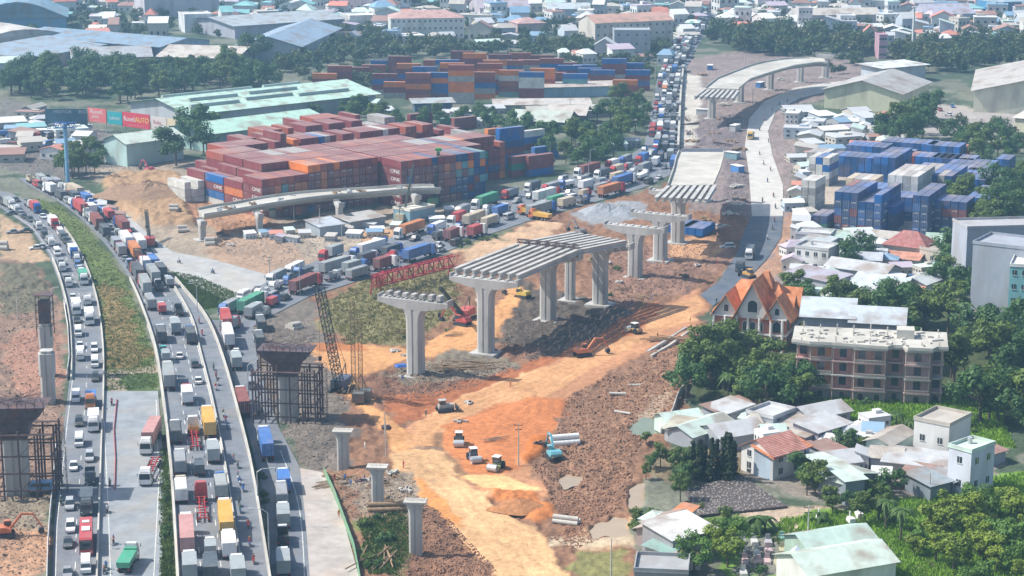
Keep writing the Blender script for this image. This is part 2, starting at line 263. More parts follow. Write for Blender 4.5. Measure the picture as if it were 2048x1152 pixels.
# ---------------------------------------------------------------- terrain zones: outline, colour, roughness, height, edge wobble
c_or, c_tan, c_br, c_gy, c_gr, c_dk = (.52, .2, .06), (.62, .38, .2), (.24, .135, .085), (.24, .215, .185), (.1, .15, .04), (.13, .1, .085)
ZONES = [
 ([(0, 190), (420, 330), (360, 350), (120, 360), (0, 340)], (.16, .15, .14), .5, 0, 4),
 ([(170, 340), (400, 320), (560, 440), (900, 400), (1050, 390), (700, 505), (560, 560), (340, 510), (250, 440)], (.33, .27, .21), .35, 0, 4),
 ([(196, 372), (250, 350), (350, 352), (412, 395), (400, 452), (330, 462), (240, 425)], (.36, .235, .14), .8, 2.5, 3),
 ([(360, 380), (520, 430), (560, 452), (450, 470), (380, 440)], (.36, .2, .12), .8, .8, 3),
 ([(600, 465), (860, 425), (900, 445), (760, 480), (640, 510)], (.4, .33, .26), .2, 0, 4),
 ([(720, 462), (850, 455), (830, 480), (720, 488)], (.5, .3, .17), .2, 0.1, 3),
 ([(0, 425), (60, 462), (96, 522), (0, 528)], (.42, .3, .2), .3, 0, 2),
 ([(0, 518), (60, 522), (112, 580), (134, 660), (134, 760), (122, 860), (104, 1000), (98, 1152), (0, 1152), (-200, 1152), (-200, 520)], (.25, .17, .13), .6, 0, 3),
 ([(0, 525), (60, 530), (104, 590), (100, 620), (0, 640)], (.15, .14, .1), .9, .6, 3),
 ([(10, 680), (110, 650), (130, 760), (60, 800), (20, 760)], (.34, .19, .14), .4, 0, 3),
 ([(0, 960), (105, 960), (100, 1060), (0, 1070)], (.24, .2, .15), .7, 0, 3),
 ([(0, 1060), (100, 1060), (96, 1152), (0, 1160)], (.42, .25, .16), .5, 0, 3),
 ([(60, 396), (116, 408), (168, 450), (216, 505), (256, 566), (286, 640), (308, 715), (320, 778), (210, 785), (208, 690), (196, 600), (170, 520), (130, 455), (80, 412)], (.135, .17, .06), .3, .1, 1.5),
 ([(190, 560), (250, 580), (285, 680), (300, 740), (215, 740)], (.22, .16, .075), .5, .1, 5),
 ([(208, 748), (320, 735), (322, 784), (208, 790)], (.36, .3, .23), .2, .0, 3),
 ([(240, 758), (318, 740), (322, 782), (250, 780)], (.09, .13, .05), .5, .1, 3),
 ([(318, 900), (336, 900), (358, 1190), (320, 1190)], (.1, .13, .05), .5, .1, 1),
 ([(344, 543), (400, 555), (480, 590), (455, 612), (405, 620), (365, 575)], (.09, .145, .045), .4, .1, 1.5),
 ([(300, 505), (340, 520), (480, 545), (520, 560), (480, 575), (400, 560), (330, 540)], (.3, .25, .2), .2, 0, 3),
 ([(410, 470), (560, 470), (620, 520), (540, 555), (400, 505)], (.36, .25, .18), .4, 0, 4),
 # the big construction site
 ([(600, 605), (740, 550), (890, 512), (1080, 436), (1300, 378), (1480, 320), (1504, 432), (1478, 505), (1438, 562), (1410, 640), (1400, 700), (1380, 800), (1330, 900), (1290, 960), (1262, 1060), (1300, 1190), (700, 1190), (652, 945), (600, 935), (520, 760), (500, 640)], c_br, .75, 0, 3),
 ([(500, 640), (620, 600), (660, 700), (700, 800), (700, 940), (650, 945), (600, 935), (555, 850), (520, 740)], (.17, .145, .125), .6, 0, 4),
 ([(640, 610), (740, 562), (900, 525), (925, 575), (900, 640), (800, 690), (690, 690), (640, 650)], (.2, .18, .09), .6, .3, 5),
 ([(905, 500), (1010, 470), (1080, 440), (1130, 445), (1060, 500), (1010, 540), (940, 525)], (.5, .34, .22), .3, .1, 4),
 ([(920, 455), (1030, 440), (1000, 480), (900, 500)], (.15, .16, .1), .5, .2, 4),
 ([(1140, 430), (1200, 408), (1290, 402), (1290, 440), (1180, 448)], (.27, .28, .3), .2, .3, 2),
 ([(1190, 500), (1440, 480), (1470, 510), (1380, 580), (1220, 620), (1180, 600)], (.25, .15, .11), .8, .1, 4),
 ([(1340, 480), (1440, 478), (1450, 500), (1400, 525), (1350, 520)], (.52, .3, .17), .2, .2, 3),
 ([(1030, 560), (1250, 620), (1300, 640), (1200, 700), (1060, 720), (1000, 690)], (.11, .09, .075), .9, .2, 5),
 # haul road from the left pit to the middle
 ([(640, 690), (700, 690), (830, 700), (940, 640), (1010, 600), (1030, 560), (1050, 585), (1000, 660), (960, 712), (850, 712), (740, 745), (700, 755), (770, 830), (830, 870), (900, 940), (820, 940), (760, 860), (700, 790), (660, 740), (612, 700)], (.55, .29, .13), .12, .25, 2),
 ([(610, 688), (720, 686), (730, 700), (640, 708)], (.42, .17, .07), .3, .3, 2),
 ([(730, 760), (830, 745), (1000, 690), (1100, 700), (1000, 745), (880, 800), (800, 838), (760, 820)], (.2, .11, .075), .9, .3, 4),
 ([(760, 800), (880, 780), (980, 750), (1100, 712), (1110, 722), (960, 790), (860, 835), (800, 850)], (.34, .13, .06), .35, .1, 3),
 ([(740, 745), (830, 735), (900, 700), (1000, 705), (1050, 735), (960, 760), (840, 770)], (.2, .17, .13), .7, .2, 4),
 # main orange road
 ([(1400, 575), (1420, 618), (1380, 660), (1280, 712), (1180, 770), (1130, 850), (1095, 880), (1050, 930), (1095, 985), (1120, 1040), (980, 1000), (900, 945), (850, 900), (810, 860), (905, 810), (1000, 770), (1130, 715), (1270, 650), (1330, 610)], (.46, .235, .13), .1, .35, 2),
 ([(1195, 700), (1330, 620), (1400, 600), (1395, 640), (1260, 680), (1140, 745), (960, 795), (880, 830), (830, 855), (900, 805), (1000, 765)], (.62, .36, .19), .1, .35, 3),
 ([(840, 850), (900, 810), (1000, 772), (1130, 722), (1270, 655), (1330, 615), (1400, 592), (1408, 625), (1330, 662), (1230, 712), (1150, 762), (1100, 792), (1000, 810), (900, 848), (866, 880), (872, 915), (930, 962), (900, 962), (850, 925), (815, 885)], (.55, .3, .15), .06, .4, 2),
 ([(1110, 720), (1270, 625), (1320, 600), (1330, 620), (1260, 668), (1180, 705)], (.4, .155, .07), .25, .3, 3),
 ([(880, 860), (1000, 815), (1060, 800), (1140, 800), (1110, 870), (1085, 900), (1040, 930), (1000, 955), (930, 945), (885, 905)], (.5, .19, .075), .05, .35, 3),
 ([(866, 872), (884, 862), (888, 908), (955, 958), (1000, 980), (990, 988), (935, 970), (876, 925)], (.24, .14, .08), .4, .1, 1),
 ([(1060, 880), (1095, 875), (1100, 900), (1045, 935)], (.5, .17, .05), .3, 1.2, 2),
 ([(780, 905), (870, 900), (960, 990), (1060, 1060), (1160, 1190), (1020, 1190), (930, 1080), (850, 985), (795, 945)], (.58, .36, .19), .06, .4, 2),
 ([(805, 945), (850, 965), (935, 1060), (900, 1045), (840, 1000)], (.55, .25, .09), .15, .5, 2),
 ([(965, 985), (1050, 985), (1115, 1020), (1112, 1040), (1060, 1042), (1000, 1010)], (.45, .17, .06), .5, 1.0, 3),
 ([(930, 955), (1010, 950), (1085, 985), (1060, 990), (980, 985)], (.72, .42, .2), .1, .4, 2),
 # rough clods on the right of the road, tracks
 ([(1130, 800), (1200, 760), (1300, 715), (1400, 690), (1390, 760), (1340, 830), (1280, 900), (1270, 960), (1240, 1000), (1130, 1010), (1080, 960), (1060, 930), (1110, 880)], (.27, .16, .105), .7, .0, 4),
 ([(1150, 1060), (1270, 1030), (1260, 1090), (1150, 1100)], (.46, .3, .18), .25, 0, 3),
 ([(1090, 1082), (1270, 1070), (1272, 1090), (1090, 1098)], (.5, .4, .28), .1, .4, 2),
 ([(1300, 790), (1340, 780), (1345, 800), (1300, 850), (1270, 860)], (.4, .3, .22), .2, 0, 3),
 ([(720, 1040), (810, 1020), (820, 1100), (790, 1152), (735, 1152)], (.12, .15, .055), .5, .1, 4),
 ([(700, 960), (830, 940), (840, 1020), (720, 1040)], (.27, .22, .17), .6, 0, 4),
 ([(1130, 1100), (1262, 1095), (1262, 1190), (1150, 1190)], (.2, .19, .08), .5, 0, 4),
 # right of the site
 ([(1370, 120), (1490, 100), (1680, 120), (1800, 130), (1680, 190), (1600, 210), (1580, 430), (1620, 560), (1560, 600), (1500, 590), (1500, 430), (1380, 420), (1356, 300), (1362, 200)], (.25, .2, .19), .45, 0, 3),
 ([(1366, 148), (1396, 150), (1410, 185), (1396, 230), (1392, 290), (1362, 292)], (.5, .47, .42), .15, 0, 2),
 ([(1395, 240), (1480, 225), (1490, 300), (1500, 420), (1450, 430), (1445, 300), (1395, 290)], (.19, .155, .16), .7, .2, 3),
 ([(1568, 430), (1600, 430), (1590, 520), (1540, 575), (1500, 590), (1490, 560), (1540, 520)], (.36, .22, .15), .3, 0, 3),
 ([(1640, 300), (1760, 310), (1990, 330), (1990, 480), (1640, 480)], (.42, .36, .3), .1, 0, 3),
 ([(1830, 200), (2048, 230), (2048, 290), (1850, 270)], (.36, .33, .31), .1, 0, 3),
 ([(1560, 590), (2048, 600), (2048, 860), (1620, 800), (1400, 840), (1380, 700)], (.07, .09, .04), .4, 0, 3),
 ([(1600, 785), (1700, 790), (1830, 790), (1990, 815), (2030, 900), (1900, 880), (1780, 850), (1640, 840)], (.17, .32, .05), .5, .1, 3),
 ([(1320, 830), (1420, 815), (1640, 840), (1780, 860), (2000, 900), (2010, 960), (1880, 1000), (1640, 1000), (1480, 960), (1400, 900)], (.26, .23, .2), .15, 0, 3),
 ([(1300, 900), (1480, 900), (1480, 960), (1370, 975), (1300, 960)], (.2, .16, .1), .5, 0, 4),
 ([(1390, 1010), (1560, 1020), (1700, 1012), (1700, 1030), (1560, 1045), (1440, 1042)], (.42, .33, .25), .15, .1, 3),
 ([(1560, 1040), (1700, 1020), (1850, 980), (2048, 940), (2300, 940), (2300, 1250), (1560, 1250), (1400, 1100)], (.15, .26, .05), .45, .1, 3),
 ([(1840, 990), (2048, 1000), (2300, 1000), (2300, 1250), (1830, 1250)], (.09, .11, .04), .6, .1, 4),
 ([(1550, 1040), (1575, 1040), (1625, 1100), (1640, 1152), (1610, 1152), (1600, 1105)], (.5, .4, .32), .08, .15, 2),
 ([(1480, 1075), (1600, 1070), (1600, 1152), (1470, 1152)], (.2, .2, .17), .3, .1, 3),
 ([(1380, 1030), (1560, 1045), (1560, 1070), (1420, 1075)], (.12, .19, .05), .4, .1, 3),
]
ys = [150.]
while ys[-1] < 1750: ys.append(ys[-1]+max(.62, .62*(ys[-1]/430.)**1.75))
ys += list(np.linspace(1800, 8500, 24)); ys = np.array(ys)
tcol = np.linspace(-1, 1, 820); tcol = np.concatenate([[-2.2, -1.8, -1.5, -1.2], tcol, [1.2, 1.5, 1.8, 2.2]])
hw = ys*.285+25
X = hw[:, None]*tcol[None, :]; Y = np.repeat(ys[:, None], len(tcol), 1)
D_ = Y*cT+H*sT; PX = 1024+F*X/D_; PY = 576+F*(-Y*sT+H*cT)/D_
col = np.empty(X.shape+(3,)); col[:] = (.10, .11, .085)
city = fbm(X/14, Y/14, 3, 40)
col = np.where((city > .5)[..., None], col*np.array((1.7, 1.6, 1.6)), col*np.array((.75, .95, .8)))
rgh = np.full(X.shape, .25); ele = np.zeros(X.shape)
wx, wy = (fbm(X/5, Y/5, 4, 3)-.5), (fbm(X/5+50, Y/5, 4, 9)-.5)
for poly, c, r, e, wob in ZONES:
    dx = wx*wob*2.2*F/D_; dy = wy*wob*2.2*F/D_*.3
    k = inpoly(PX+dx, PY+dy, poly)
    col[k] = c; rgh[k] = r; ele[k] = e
def blur(a, n):
    for _ in range(n):
        a = a.copy(); a[1:-1] = (a[:-2]+a[1:-1]*2+a[2:])/4; a[:, 1:-1] = (a[:, :-2]+a[:, 1:-1]*2+a[:, 2:])/4
    return a
col = blur(col, 1); ele = blur(ele, 5); rgh = blur(rgh, 3)
n1 = fbm(X/1.7, Y/1.7, 3, 1); n2 = fbm(X/7, Y/7, 4, 2); n3 = np.abs(fbm(X/3, Y/3, 3, 7)-.5)*2
Z = ele + rgh*((n1-.5)*1.5+(n2-.5)*2.6+(.25-n3)*1.2)
POOLS = [([(1118, 955), (1130, 946), (1150, 949), (1165, 950), (1160, 968), (1145, 970), (1130, 975)], 'mud'), ([(1180, 1056), (1198, 1040), (1216, 1042), (1228, 1030), (1256, 1033), (1250, 1050), (1262, 1066), (1236, 1074), (1212, 1068), (1190, 1078)], 'mud'), ([(1262, 850), (1290, 832), (1330, 838), (1322, 862), (1290, 872), (1266, 866)], 'pond'), ([(1262, 975), (1290, 960), (1286, 1005), (1268, 1025), (1258, 1000)], 'mud')]
pm = np.zeros(X.shape)
for poly, _ in POOLS: pm = np.maximum(pm, inpoly(PX+wx*8, PY+wy*3, poly).astype(float))
pm = np.clip(blur(pm, 3)*1.6, 0, 1); Z = Z*(1-pm)-.9*pm
# wheel tracks on the haul roads: shallow ruts along the road
mix = fbm(X/9, Y/9, 5, 21); mix2 = fbm(X/1.3, Y/1.3, 3, 33)
TRK = [[(1405, 590), (1330, 622), (1270, 655), (1200, 700), (1130, 735), (1000, 790), (880, 845), (835, 885), (860, 935), (930, 985), (1010, 1060), (1085, 1180)], [(1400, 625), (1290, 670), (1190, 730), (1090, 790), (1020, 860), (960, 900), (900, 880)], [(620, 700), (700, 720), (720, 790), (790, 850), (850, 900), (960, 990), (1100, 1180)], [(700, 720), (850, 715), (950, 690), (1020, 630), (1045, 575)], [(780, 915), (870, 925), (1000, 960), (1080, 985)]]
trk = np.zeros(X.shape); dmin = np.full(X.shape, 99.)
sel = (Y > 300) & (Y < 620) & (X > -70) & (X < 90)
xs_, ys_ = X[sel], Y[sel]; dm_ = np.full(xs_.shape, 99.)
for tr_ in TRK:
    pts_ = [G(x, y) for x, y in tr_]
    for a_, b_ in zip(pts_, pts_[1:]):
        ux, uy = b_.x-a_.x, b_.y-a_.y; L2 = ux*ux+uy*uy; t_ = np.clip(((xs_-a_.x)*ux+(ys_-a_.y)*uy)/L2, 0, 1)
        dm_ = np.minimum(dm_, np.hypot(xs_-a_.x-ux*t_, ys_-a_.y-uy*t_))
wob_ = fbm(xs_/11, ys_/11, 3, 77)*5
st_ = (np.sin((dm_+wob_)*2*math.pi/2.6)*.6+np.sin((dm_+wob_)*2*math.pi/.95)*.5)*np.clip(1-dm_/9, 0, 1)
trk[sel] = st_; Z = Z+trk*.06*(rgh < .3)
col = col*(1+.11*trk*(rgh < .3)*(.4+1.2*vnoise(X/6, Y/6, 91)))[..., None]
col = col*(.72+.56*mix)[..., None]*(.86+.28*mix2)[..., None]
road = np.zeros(X.shape, bool)
for poly in ROADS.values(): road |= inpoly(PX, PY, poly)
road |= inpoly(PX, PY, BP) & (PY < 640)
rb = blur(road.astype(float), 4)
Z = np.where(rb > .02, Z*(1-np.clip(rb*3, 0, 1))-.12*np.clip(rb*3, 0, 1), Z)
far = np.clip((Y-1000)/300, 0, 1); Z = Z*(1-far)
TZ = Z
def ground(x, y):
    j = int(np.clip(np.searchsorted(ys, y), 1, len(ys)-1)); h = hw[j]; i = int(np.clip(np.searchsorted(tcol, x/h), 1, len(tcol)-1))
    return float(TZ[j, i])
nv = X.size; me = bpy.data.meshes.new('ground')
R_, C_ = X.shape
me.vertices.add(nv); me.vertices.foreach_set('co', np.stack([X, Y, Z], -1).astype(np.float32).ravel())
ii = (np.arange(R_-1)[:, None]*C_+np.arange(C_-1)[None, :]).ravel()
q = np.stack([ii, ii+1, ii+C_+1, ii+C_], -1).astype(np.int32); nf = len(q)
me.loops.add(nf*4); me.loops.foreach_set('vertex_index', q.ravel()); me.polygons.add(nf)
me.polygons.foreach_set('loop_start', np.arange(0, nf*4, 4, dtype=np.int32)); me.polygons.foreach_set('loop_total', np.full(nf, 4, np.int32))
me.update(calc_edges=True); me.shade_smooth()
at = me.color_attributes.new('soil', 'FLOAT_COLOR', 'POINT')
at.data.foreach_set('color', np.concatenate([col, np.ones(X.shape+(1,))], -1).astype(np.float32).ravel())
m, nt, b = newmat('soil_and_grass')
va = N(nt, 'ShaderNodeVertexColor', layer_name='soil'); gp = N(nt, 'ShaderNodeNewGeometry')
nz = N(nt, 'ShaderNodeTexNoise'); nz.inputs['Scale'].default_value = .9; nz.inputs['Detail'].default_value = 8; nz.inputs['Roughness'].default_value = .7; nt.links.new(gp.outputs['Position'], nz.inputs[0])
c1 = mixc(nt, ramp(nt, nz.outputs[0], .3, .7), mixc(nt, 1.0, va.outputs[0], (.68, .68, .7), 'MULTIPLY'), mixc(nt, 1.0, va.outputs[0], (1.3, 1.28, 1.22), 'MULTIPLY'))
nt.links.new(c1, b.inputs['Base Color']); b.inputs['Roughness'].default_value = .95; b.inputs['Specular IOR Level'].default_value = .1
nb = N(nt, 'ShaderNodeTexNoise'); nb.inputs['Scale'].default_value = 2.2; nb.inputs['Detail'].default_value = 8; nt.links.new(gp.outputs['Position'], nb.inputs[0])
bp = N(nt, 'ShaderNodeBump'); bp.inputs['Strength'].default_value = .5; bp.inputs['Distance'].default_value = .25; nt.links.new(nb.outputs[0], bp.inputs['Height']); nt.links.new(bp.outputs[0], b.inputs['Normal'])
me.materials.append(m); struct('ground', me)
# ---------------------------------------------------------------- road sheets
def roadmat(name, c, dirtc, amt=.15, dirt=.5):
    return noisy(name, c, .3, amt*1.5, .85, bump=.05, world=True, dirt=(dirtc, dirt))
M['asph'] = roadmat('asphalt', (.17, .185, .21), (.25, .23, .21))
M['asph2'] = roadmat('worn_asphalt', (.26, .285, .31), (.34, .31, .27))
M['asphd'] = roadmat('dark_asphalt', (.10, .12, .15), (.2, .19, .18))
M['conr'] = roadmat('pale_concrete_road', (.42, .38, .35), (.5, .37, .28))
M['pconr'] = roadmat('dusty_road', (.52, .5, .46), (.42, .38, .34), .12, .4)
M['sidec'] = roadmat('grey_road', (.38, .38, .37), (.45, .38, .3))
M['line'] = noisy('road_marking_paint', (.6, .6, .57), .8, .3, .8, world=True)
def dense(pl, n=4):
    out = []
    for a, b2 in zip(pl, pl[1:]):
        for k in range(n): out.append((a[0]+(b2[0]-a[0])*k/n, a[1]+(b2[1]-a[1])*k/n))
    return out+[pl[-1]]
from mathutils.geometry import tessellate_polygon
def sheet(name, poly, mat, z=.05, zf=None):
    p = [G(x, y, zf(y) if zf else z) for x, y in dense(poly+[poly[0]], 3)[:-1]]
    t = tessellate_polygon([[Vector((v.x, v.y, 0)) for v in p]])
    me = bpy.data.meshes.new(name); me.from_pydata([tuple(v) for v in p], [], [tuple(x) for x in t]); me.materials.append(M[mat])
    me.update()
    for f in me.polygons:
        if f.normal.z < 0: f.flip()
    return struct(name, me)
sheet('road', ROADS['A'], 'asph', .05)
sheet('road', LOT, 'asph2', .054)
sheet('road', SIDE, 'sidec', .046)
sheet('road', ROADS['D'], 'asph', .058)
sheet('road', ROADS['S'], 'asph', .05)
sheet('road', PALE, 'conr', .046)
sheet('road', RR, 'pconr', .06)
sheet('road', RD, 'asphd', .066)
# carriageway B: ramps up onto an elevated deck with parapets
def smooth(pl, n=3):
    out = []
    for i in range(len(pl)-1):
        p0 = pl[max(i-1, 0)]; p1 = pl[i]; p2 = pl[i+1]; p3 = pl[min(i+2, len(pl)-1)]
        for k in range(n):
            t = k/n
            out.append(tuple(.5*((2*p1[j])+(-p0[j]+p2[j])*t+(2*p0[j]-5*p1[j]+4*p2[j]-p3[j])*t*t+(-p0[j]+3*p1[j]-3*p2[j]+p3[j])*t**3) for j in (0, 1)))
    return out+[pl[-1]]
def wall_along(mb, pts, t, h, m=0, zb=0.0):
    """pts: world points on the base line; a wall t thick, h high"""
    secs = []
    for i, p in enumerate(pts):
        a = pts[max(i-1, 0)]; c = pts[min(i+1, len(pts)-1)]; d = Vector((c.x-a.x, c.y-a.y, 0)).normalized(); n = Vector((-d.y, d.x, 0))*t/2
        secs.append([p-n+Vector((0, 0, zb)), p+n+Vector((0, 0, zb)), p+n*.7+Vector((0, 0, h)), p-n*.7+Vector((0, 0, h))])
    mb.loft(secs, m)
    return mb
bl, br = smooth(B_L), smooth(B_R)
yy = np.linspace(356, 1188, 90)
def xat(pl, y):
    return interp(pl, y)
L3 = [G(xat(bl, y), y, ZD(y)+.07) for y in yy]; R3 = [G(xat(br, y), y, ZD(y)+.07) for y in yy]
mb = MB(); mb.add(L3+R3, [(i, i+1, len(yy)+i+1, len(yy)+i) for i in range(len(yy)-1)])
me = mb.mesh('elevated_road', 'asph'); struct('road', me)
for f in me.polygons:
    if f.normal.z < 0: f.flip()
# supporting body of the ramp
k0 = int(np.argmax(yy > 640)); body = MB()
for a, b2, nm in ((L3, 1, 'l'), (R3, -1, 'r')):
    pass
secs = []
for i in range(k0, len(yy)):
    l, r = L3[i], R3[i]; out = (r-l).normalized()*.3
    zt = -.03; zb = max(ZD(yy[i])-1.5, -.2) if yy[i] > 760 else -.2
    secs.append([l-out+Vector((0, 0, zt)), r+out+Vector((0, 0, zt)), Vector(((r+out).x, (r+out).y, zb)), Vector(((l-out).x, (l-out).y, zb))])
body.loft(secs)
vi = thing('viaduct', 'concrete deck carrying the elevated left expressway on a side wall', 'viaduct', (0, 0, 0))
link('deck', body.mesh('deck', 'conc'), vi)
for y in range(800, 1190, 70):
    l, r = G(xat(bl, y), y, 0), G(xat(br, y), y, 0); c = (l+r)/2; h = ZD(y)-1.4
    for t in (.2, .8):
        p = l.lerp(r, t); c2 = MB(); c2.tube((p.x, p.y, -.3), (p.x, p.y, h), .6, 12); link('column', c2.mesh('column', 'conc', True), vi)
def line_px(pl, y0, y1, n, zf): return [G(interp(pl, y), y, zf(y)) for y in np.linspace(y0, y1, n)]
def barrier(name, label, pts, t=.45, h=1.0, mat='conc', cat='barrier', group=None):
    mb = MB(); wall_along(mb, pts, t, h); return tag(link(name, mb.mesh(name, mat)), label, cat, group)
zd = lambda y: ZD(y)+.06
barrier('parapet', 'long concrete parapet along the left edge of the elevated expressway', line_px(bl, 560, 1185, 60, zd), mat='deck')
barrier('parapet', 'long concrete parapet on the outer right edge of the elevated expressway', line_px(br, 560, 1185, 60, zd), mat='deck', h=1.1)
MB_IN = [(325, 545), (352, 580), (385, 640), (400, 700), (425, 800), (445, 900), (462, 1000), (492, 1190)]
barrier('divider', 'low concrete divider between expressway trucks and the motorbike lane', line_px(smooth(MB_IN), 548, 1185, 60, zd), mat='deck', h=.75, t=.35)
barrier('divider', 'curved concrete edge barrier left of the left-hand carriageway', line_px(smooth([(x+3, y) for x, y in A_L]), 520, 760, 30, lambda y: .05), mat='deck', h=.9)
barrier('divider', 'concrete median barrier between the left carriageway and the grass strip', line_px(smooth([(x-1, y) for x, y in A_R]), 430, 1185, 60, lambda y: .05), mat='deck', h=.8)
barrier('divider', 'orange and white water barriers crossing the grey lot', line_px([(234, 800), (228, 860), (231, 920), (229, 985)], 800, 980, 16, lambda y: .05), mat='redsteel', h=.4, t=.12)
# lane markings
mk = MB()
def dashes(pl, y0, y1, zf, w=.16, ln=3.0, gap=5.0, off=0):
    pts = [G(interp(pl, y)+off, y, zf(y)+.025) for y in np.linspace(y0, y1, 160)]
    acc = 0
    for a, b2 in zip(pts, pts[1:]):
        d = (b2-a); L = d.length
        if (acc % (ln+gap)) < ln:
            n = Vector((-d.y, d.x, 0)).normalized()*w/2; mk.add([a-n, a+n, b2+n, b2-n], [(0, 1, 2, 3)])
        acc += L
mid = lambda t: [(interp(bl, y)+(interp(smooth(MB_IN), y)-interp(bl, y))*t, y) for y in range(560, 1190, 20)]
dashes(mid(.36), 560, 1180, zd); dashes(mid(.68), 560, 1180, zd)
dashes([(x+3, y) for x, y in bl], 560, 1180, zd, ln=9, gap=.01); dashes([(interp(smooth(MB_IN), y)-3, y) for y in range(560, 1190, 20)], 560, 1180, zd, ln=9, gap=.01)
mA = [((interp(A_L, y)+interp(A_R, y))/2, y) for y in range(420, 1190, 15)]
dashes(mA, 430, 1180, lambda y: .055); dashes([(interp(A_L, y)+6, y) for y in range(420, 1190, 15)], 430, 1180, lambda y: .055, ln=9, gap=.01)
dashes([(205, 790), (216, 1000), (222, 1180)], 830, 1180, lambda y: .056, ln=9, gap=.01); dashes([(312, 790), (318, 960), (306, 1180)], 800, 1180, lambda y: .056, ln=9, gap=.01)
mD = lambda t: [(interp_d(t, k)) for k in range(len(D_U))]
def interp_d(t, k): return (D_U[k][0]*(1-t)+D_D[k][0]*t, D_U[k][1]*(1-t)+D_D[k][1]*t)
def dash_pl(pl, z, **kw):
    pts = [G(x, y, z) for x, y in dense(smooth(pl), 6)]; acc = 0; w = kw.get('w', .16); ln = kw.get('ln', 3.); gap = kw.get('gap', 5.)
    for a, b2 in zip(pts, pts[1:]):
        d = b2-a
        if (acc % (ln+gap)) < ln:
            n = Vector((-d.y, d.x, 0)).normalized()*w/2; mk.add([a-n, a+n, b2+n, b2-n], [(0, 1, 2, 3)])
        acc += d.length
for t in (.25, .5, .75): dash_pl(mD(t), .066)
dash_pl([(560, 900), (590, 980), (604, 1060), (610, 1180)], .06, ln=9, gap=.01)
me = mk.mesh('road_markings', 'line'); o = struct('road_markings', me)
# muddy pools
M['mud'] = noisy('muddy_water', (.4, .3, .2), .1, .12, .12, spec=.5, world=True)
M['pond'] = noisy('green_pond_water', (.2, .23, .16), .1, .15, .12, spec=.5, world=True)
for poly, mat in POOLS:
    cx_, cy_ = sum(p[0] for p in poly)/len(poly), sum(p[1] for p in poly)/len(poly)
    sheet('water', [(cx_+(x-cx_)*1.25, cy_+(y-cy_)*1.25) for x, y in smooth(poly+[poly[0]], 4)[:-1]], mat, -.42)
# ---------------------------------------------------------------- vehicles (forward is +y, origin on the ground under the middle)
def wheelset(ax, r=.48, hx=1.0, w=.28):
    out = []
    for y in ax:
        for sx in (-1, 1): out.append((sx*hx, y, r, w))
    return out
def wheelmesh(r, w):
    a = MB(); a.tube((-w/2, 0, 0), (w/2, 0, 0), r, 14); b2 = MB(); b2.tube((-w/2-.015, 0, 0), (w/2+.015, 0, 0), r*.55, 10)
    return a.mesh('wheel', 'tyre'), b2.mesh('rim', 'rim')
WM = {}
def cab_big(a, g, y0, y1, w=1.22, h=3.0, z0=.55):
    """cab-over tractor between y0 (rear) and y1 (front)"""
    a.prof([(y0, z0, w), (y1, z0, w), (y1+.05, z0+.9, w), (y1-.15, h-.25, w*.93), (y1-.5, h, w*.9), (y0, h+.12, w*.9)])
    a.prof([(y1-.25, h-.05, w*.86), (y1-.7, h+.55, w*.8), (y0+.05, h+.6, w*.8), (y0, h, w*.86)])
    g.add([(-w*.88, y1+.075, z0+1.0), (w*.88, y1+.075, z0+1.0), (w*.84, y1-.09, h-.38), (-w*.84, y1-.09, h-.38)], [(0, 1, 2, 3)])
    for s in (-1, 1):
        g.add([(s*(w+.02), y1-.2, z0+1.0), (s*(w+.02), y1-1.0, z0+1.0), (s*(w*.96), y1-1.0, h-.45), (s*(w*.96), y1-.35, h-.45)], [(0, 1, 2, 3)])
        g.tube((s*(w+.25), y1-.05, z0+1.7), (s*(w+.25), y1-.05, z0+2.3), .09, 4)
def lights(y, z, x): 
    a = MB(); a.box((x, y, z), (.34, .06, .2)); return a
K = {}
def kind(name, parts, wheels, L, W_): K[name] = dict(parts=parts, wheels=wheels, L=L, W=W_)
# car
def mk_car(L=4.4, w=.88, h=1.48, suv=False):
    b_, g = MB(), MB(); f = L/2
    bz = .95 if suv else .82
    b_.prof([(-f, .35, w*.94), (f, .3, w*.9), (f+.02, .62, w*.88), (f-.25, bz-.12, w*.92), (f-1.15, bz, w*.97), (-f+.55, bz+.04, w*.97), (-f, bz-.05, w*.92)])
    r = (-f+.25) if suv else (-f+.75)
    b_.prof([(f-1.95, h, w*.74), (-f+1.2 if not suv else -f+.5, h, w*.74), (-f+1.25 if not suv else -f+.55, h-.06, w*.76), (f-1.9, h-.06, w*.76)])
    g.prof([(r, bz, w*.93), (f-1.2, bz-.02, w*.93), (f-1.92, h-.05, w*.75), (-f+1.25 if not suv else -f+.5, h-.05, w*.75)])
    h1, t1 = [lights(f-.06, .62, s*w*.66) for s in (-1, 1)], [lights(-f+.02, .72, s*w*.68) for s in (-1, 1)]
    return [('body', b_, 'paint', 'c'), ('window', g, 'glass', None)]+[('headlight', x, 'lamp', None) for x in h1]+[('tail_light', x, 'tail', None) for x in t1]
kind('car', mk_car(), wheelset((-1.35, 1.35), .32, .78, .2), 4.4, 1.8)
kind('suv', mk_car(4.7, .93, 1.75, True), wheelset((-1.4, 1.4), .37, .8, .24), 4.7, 1.9)
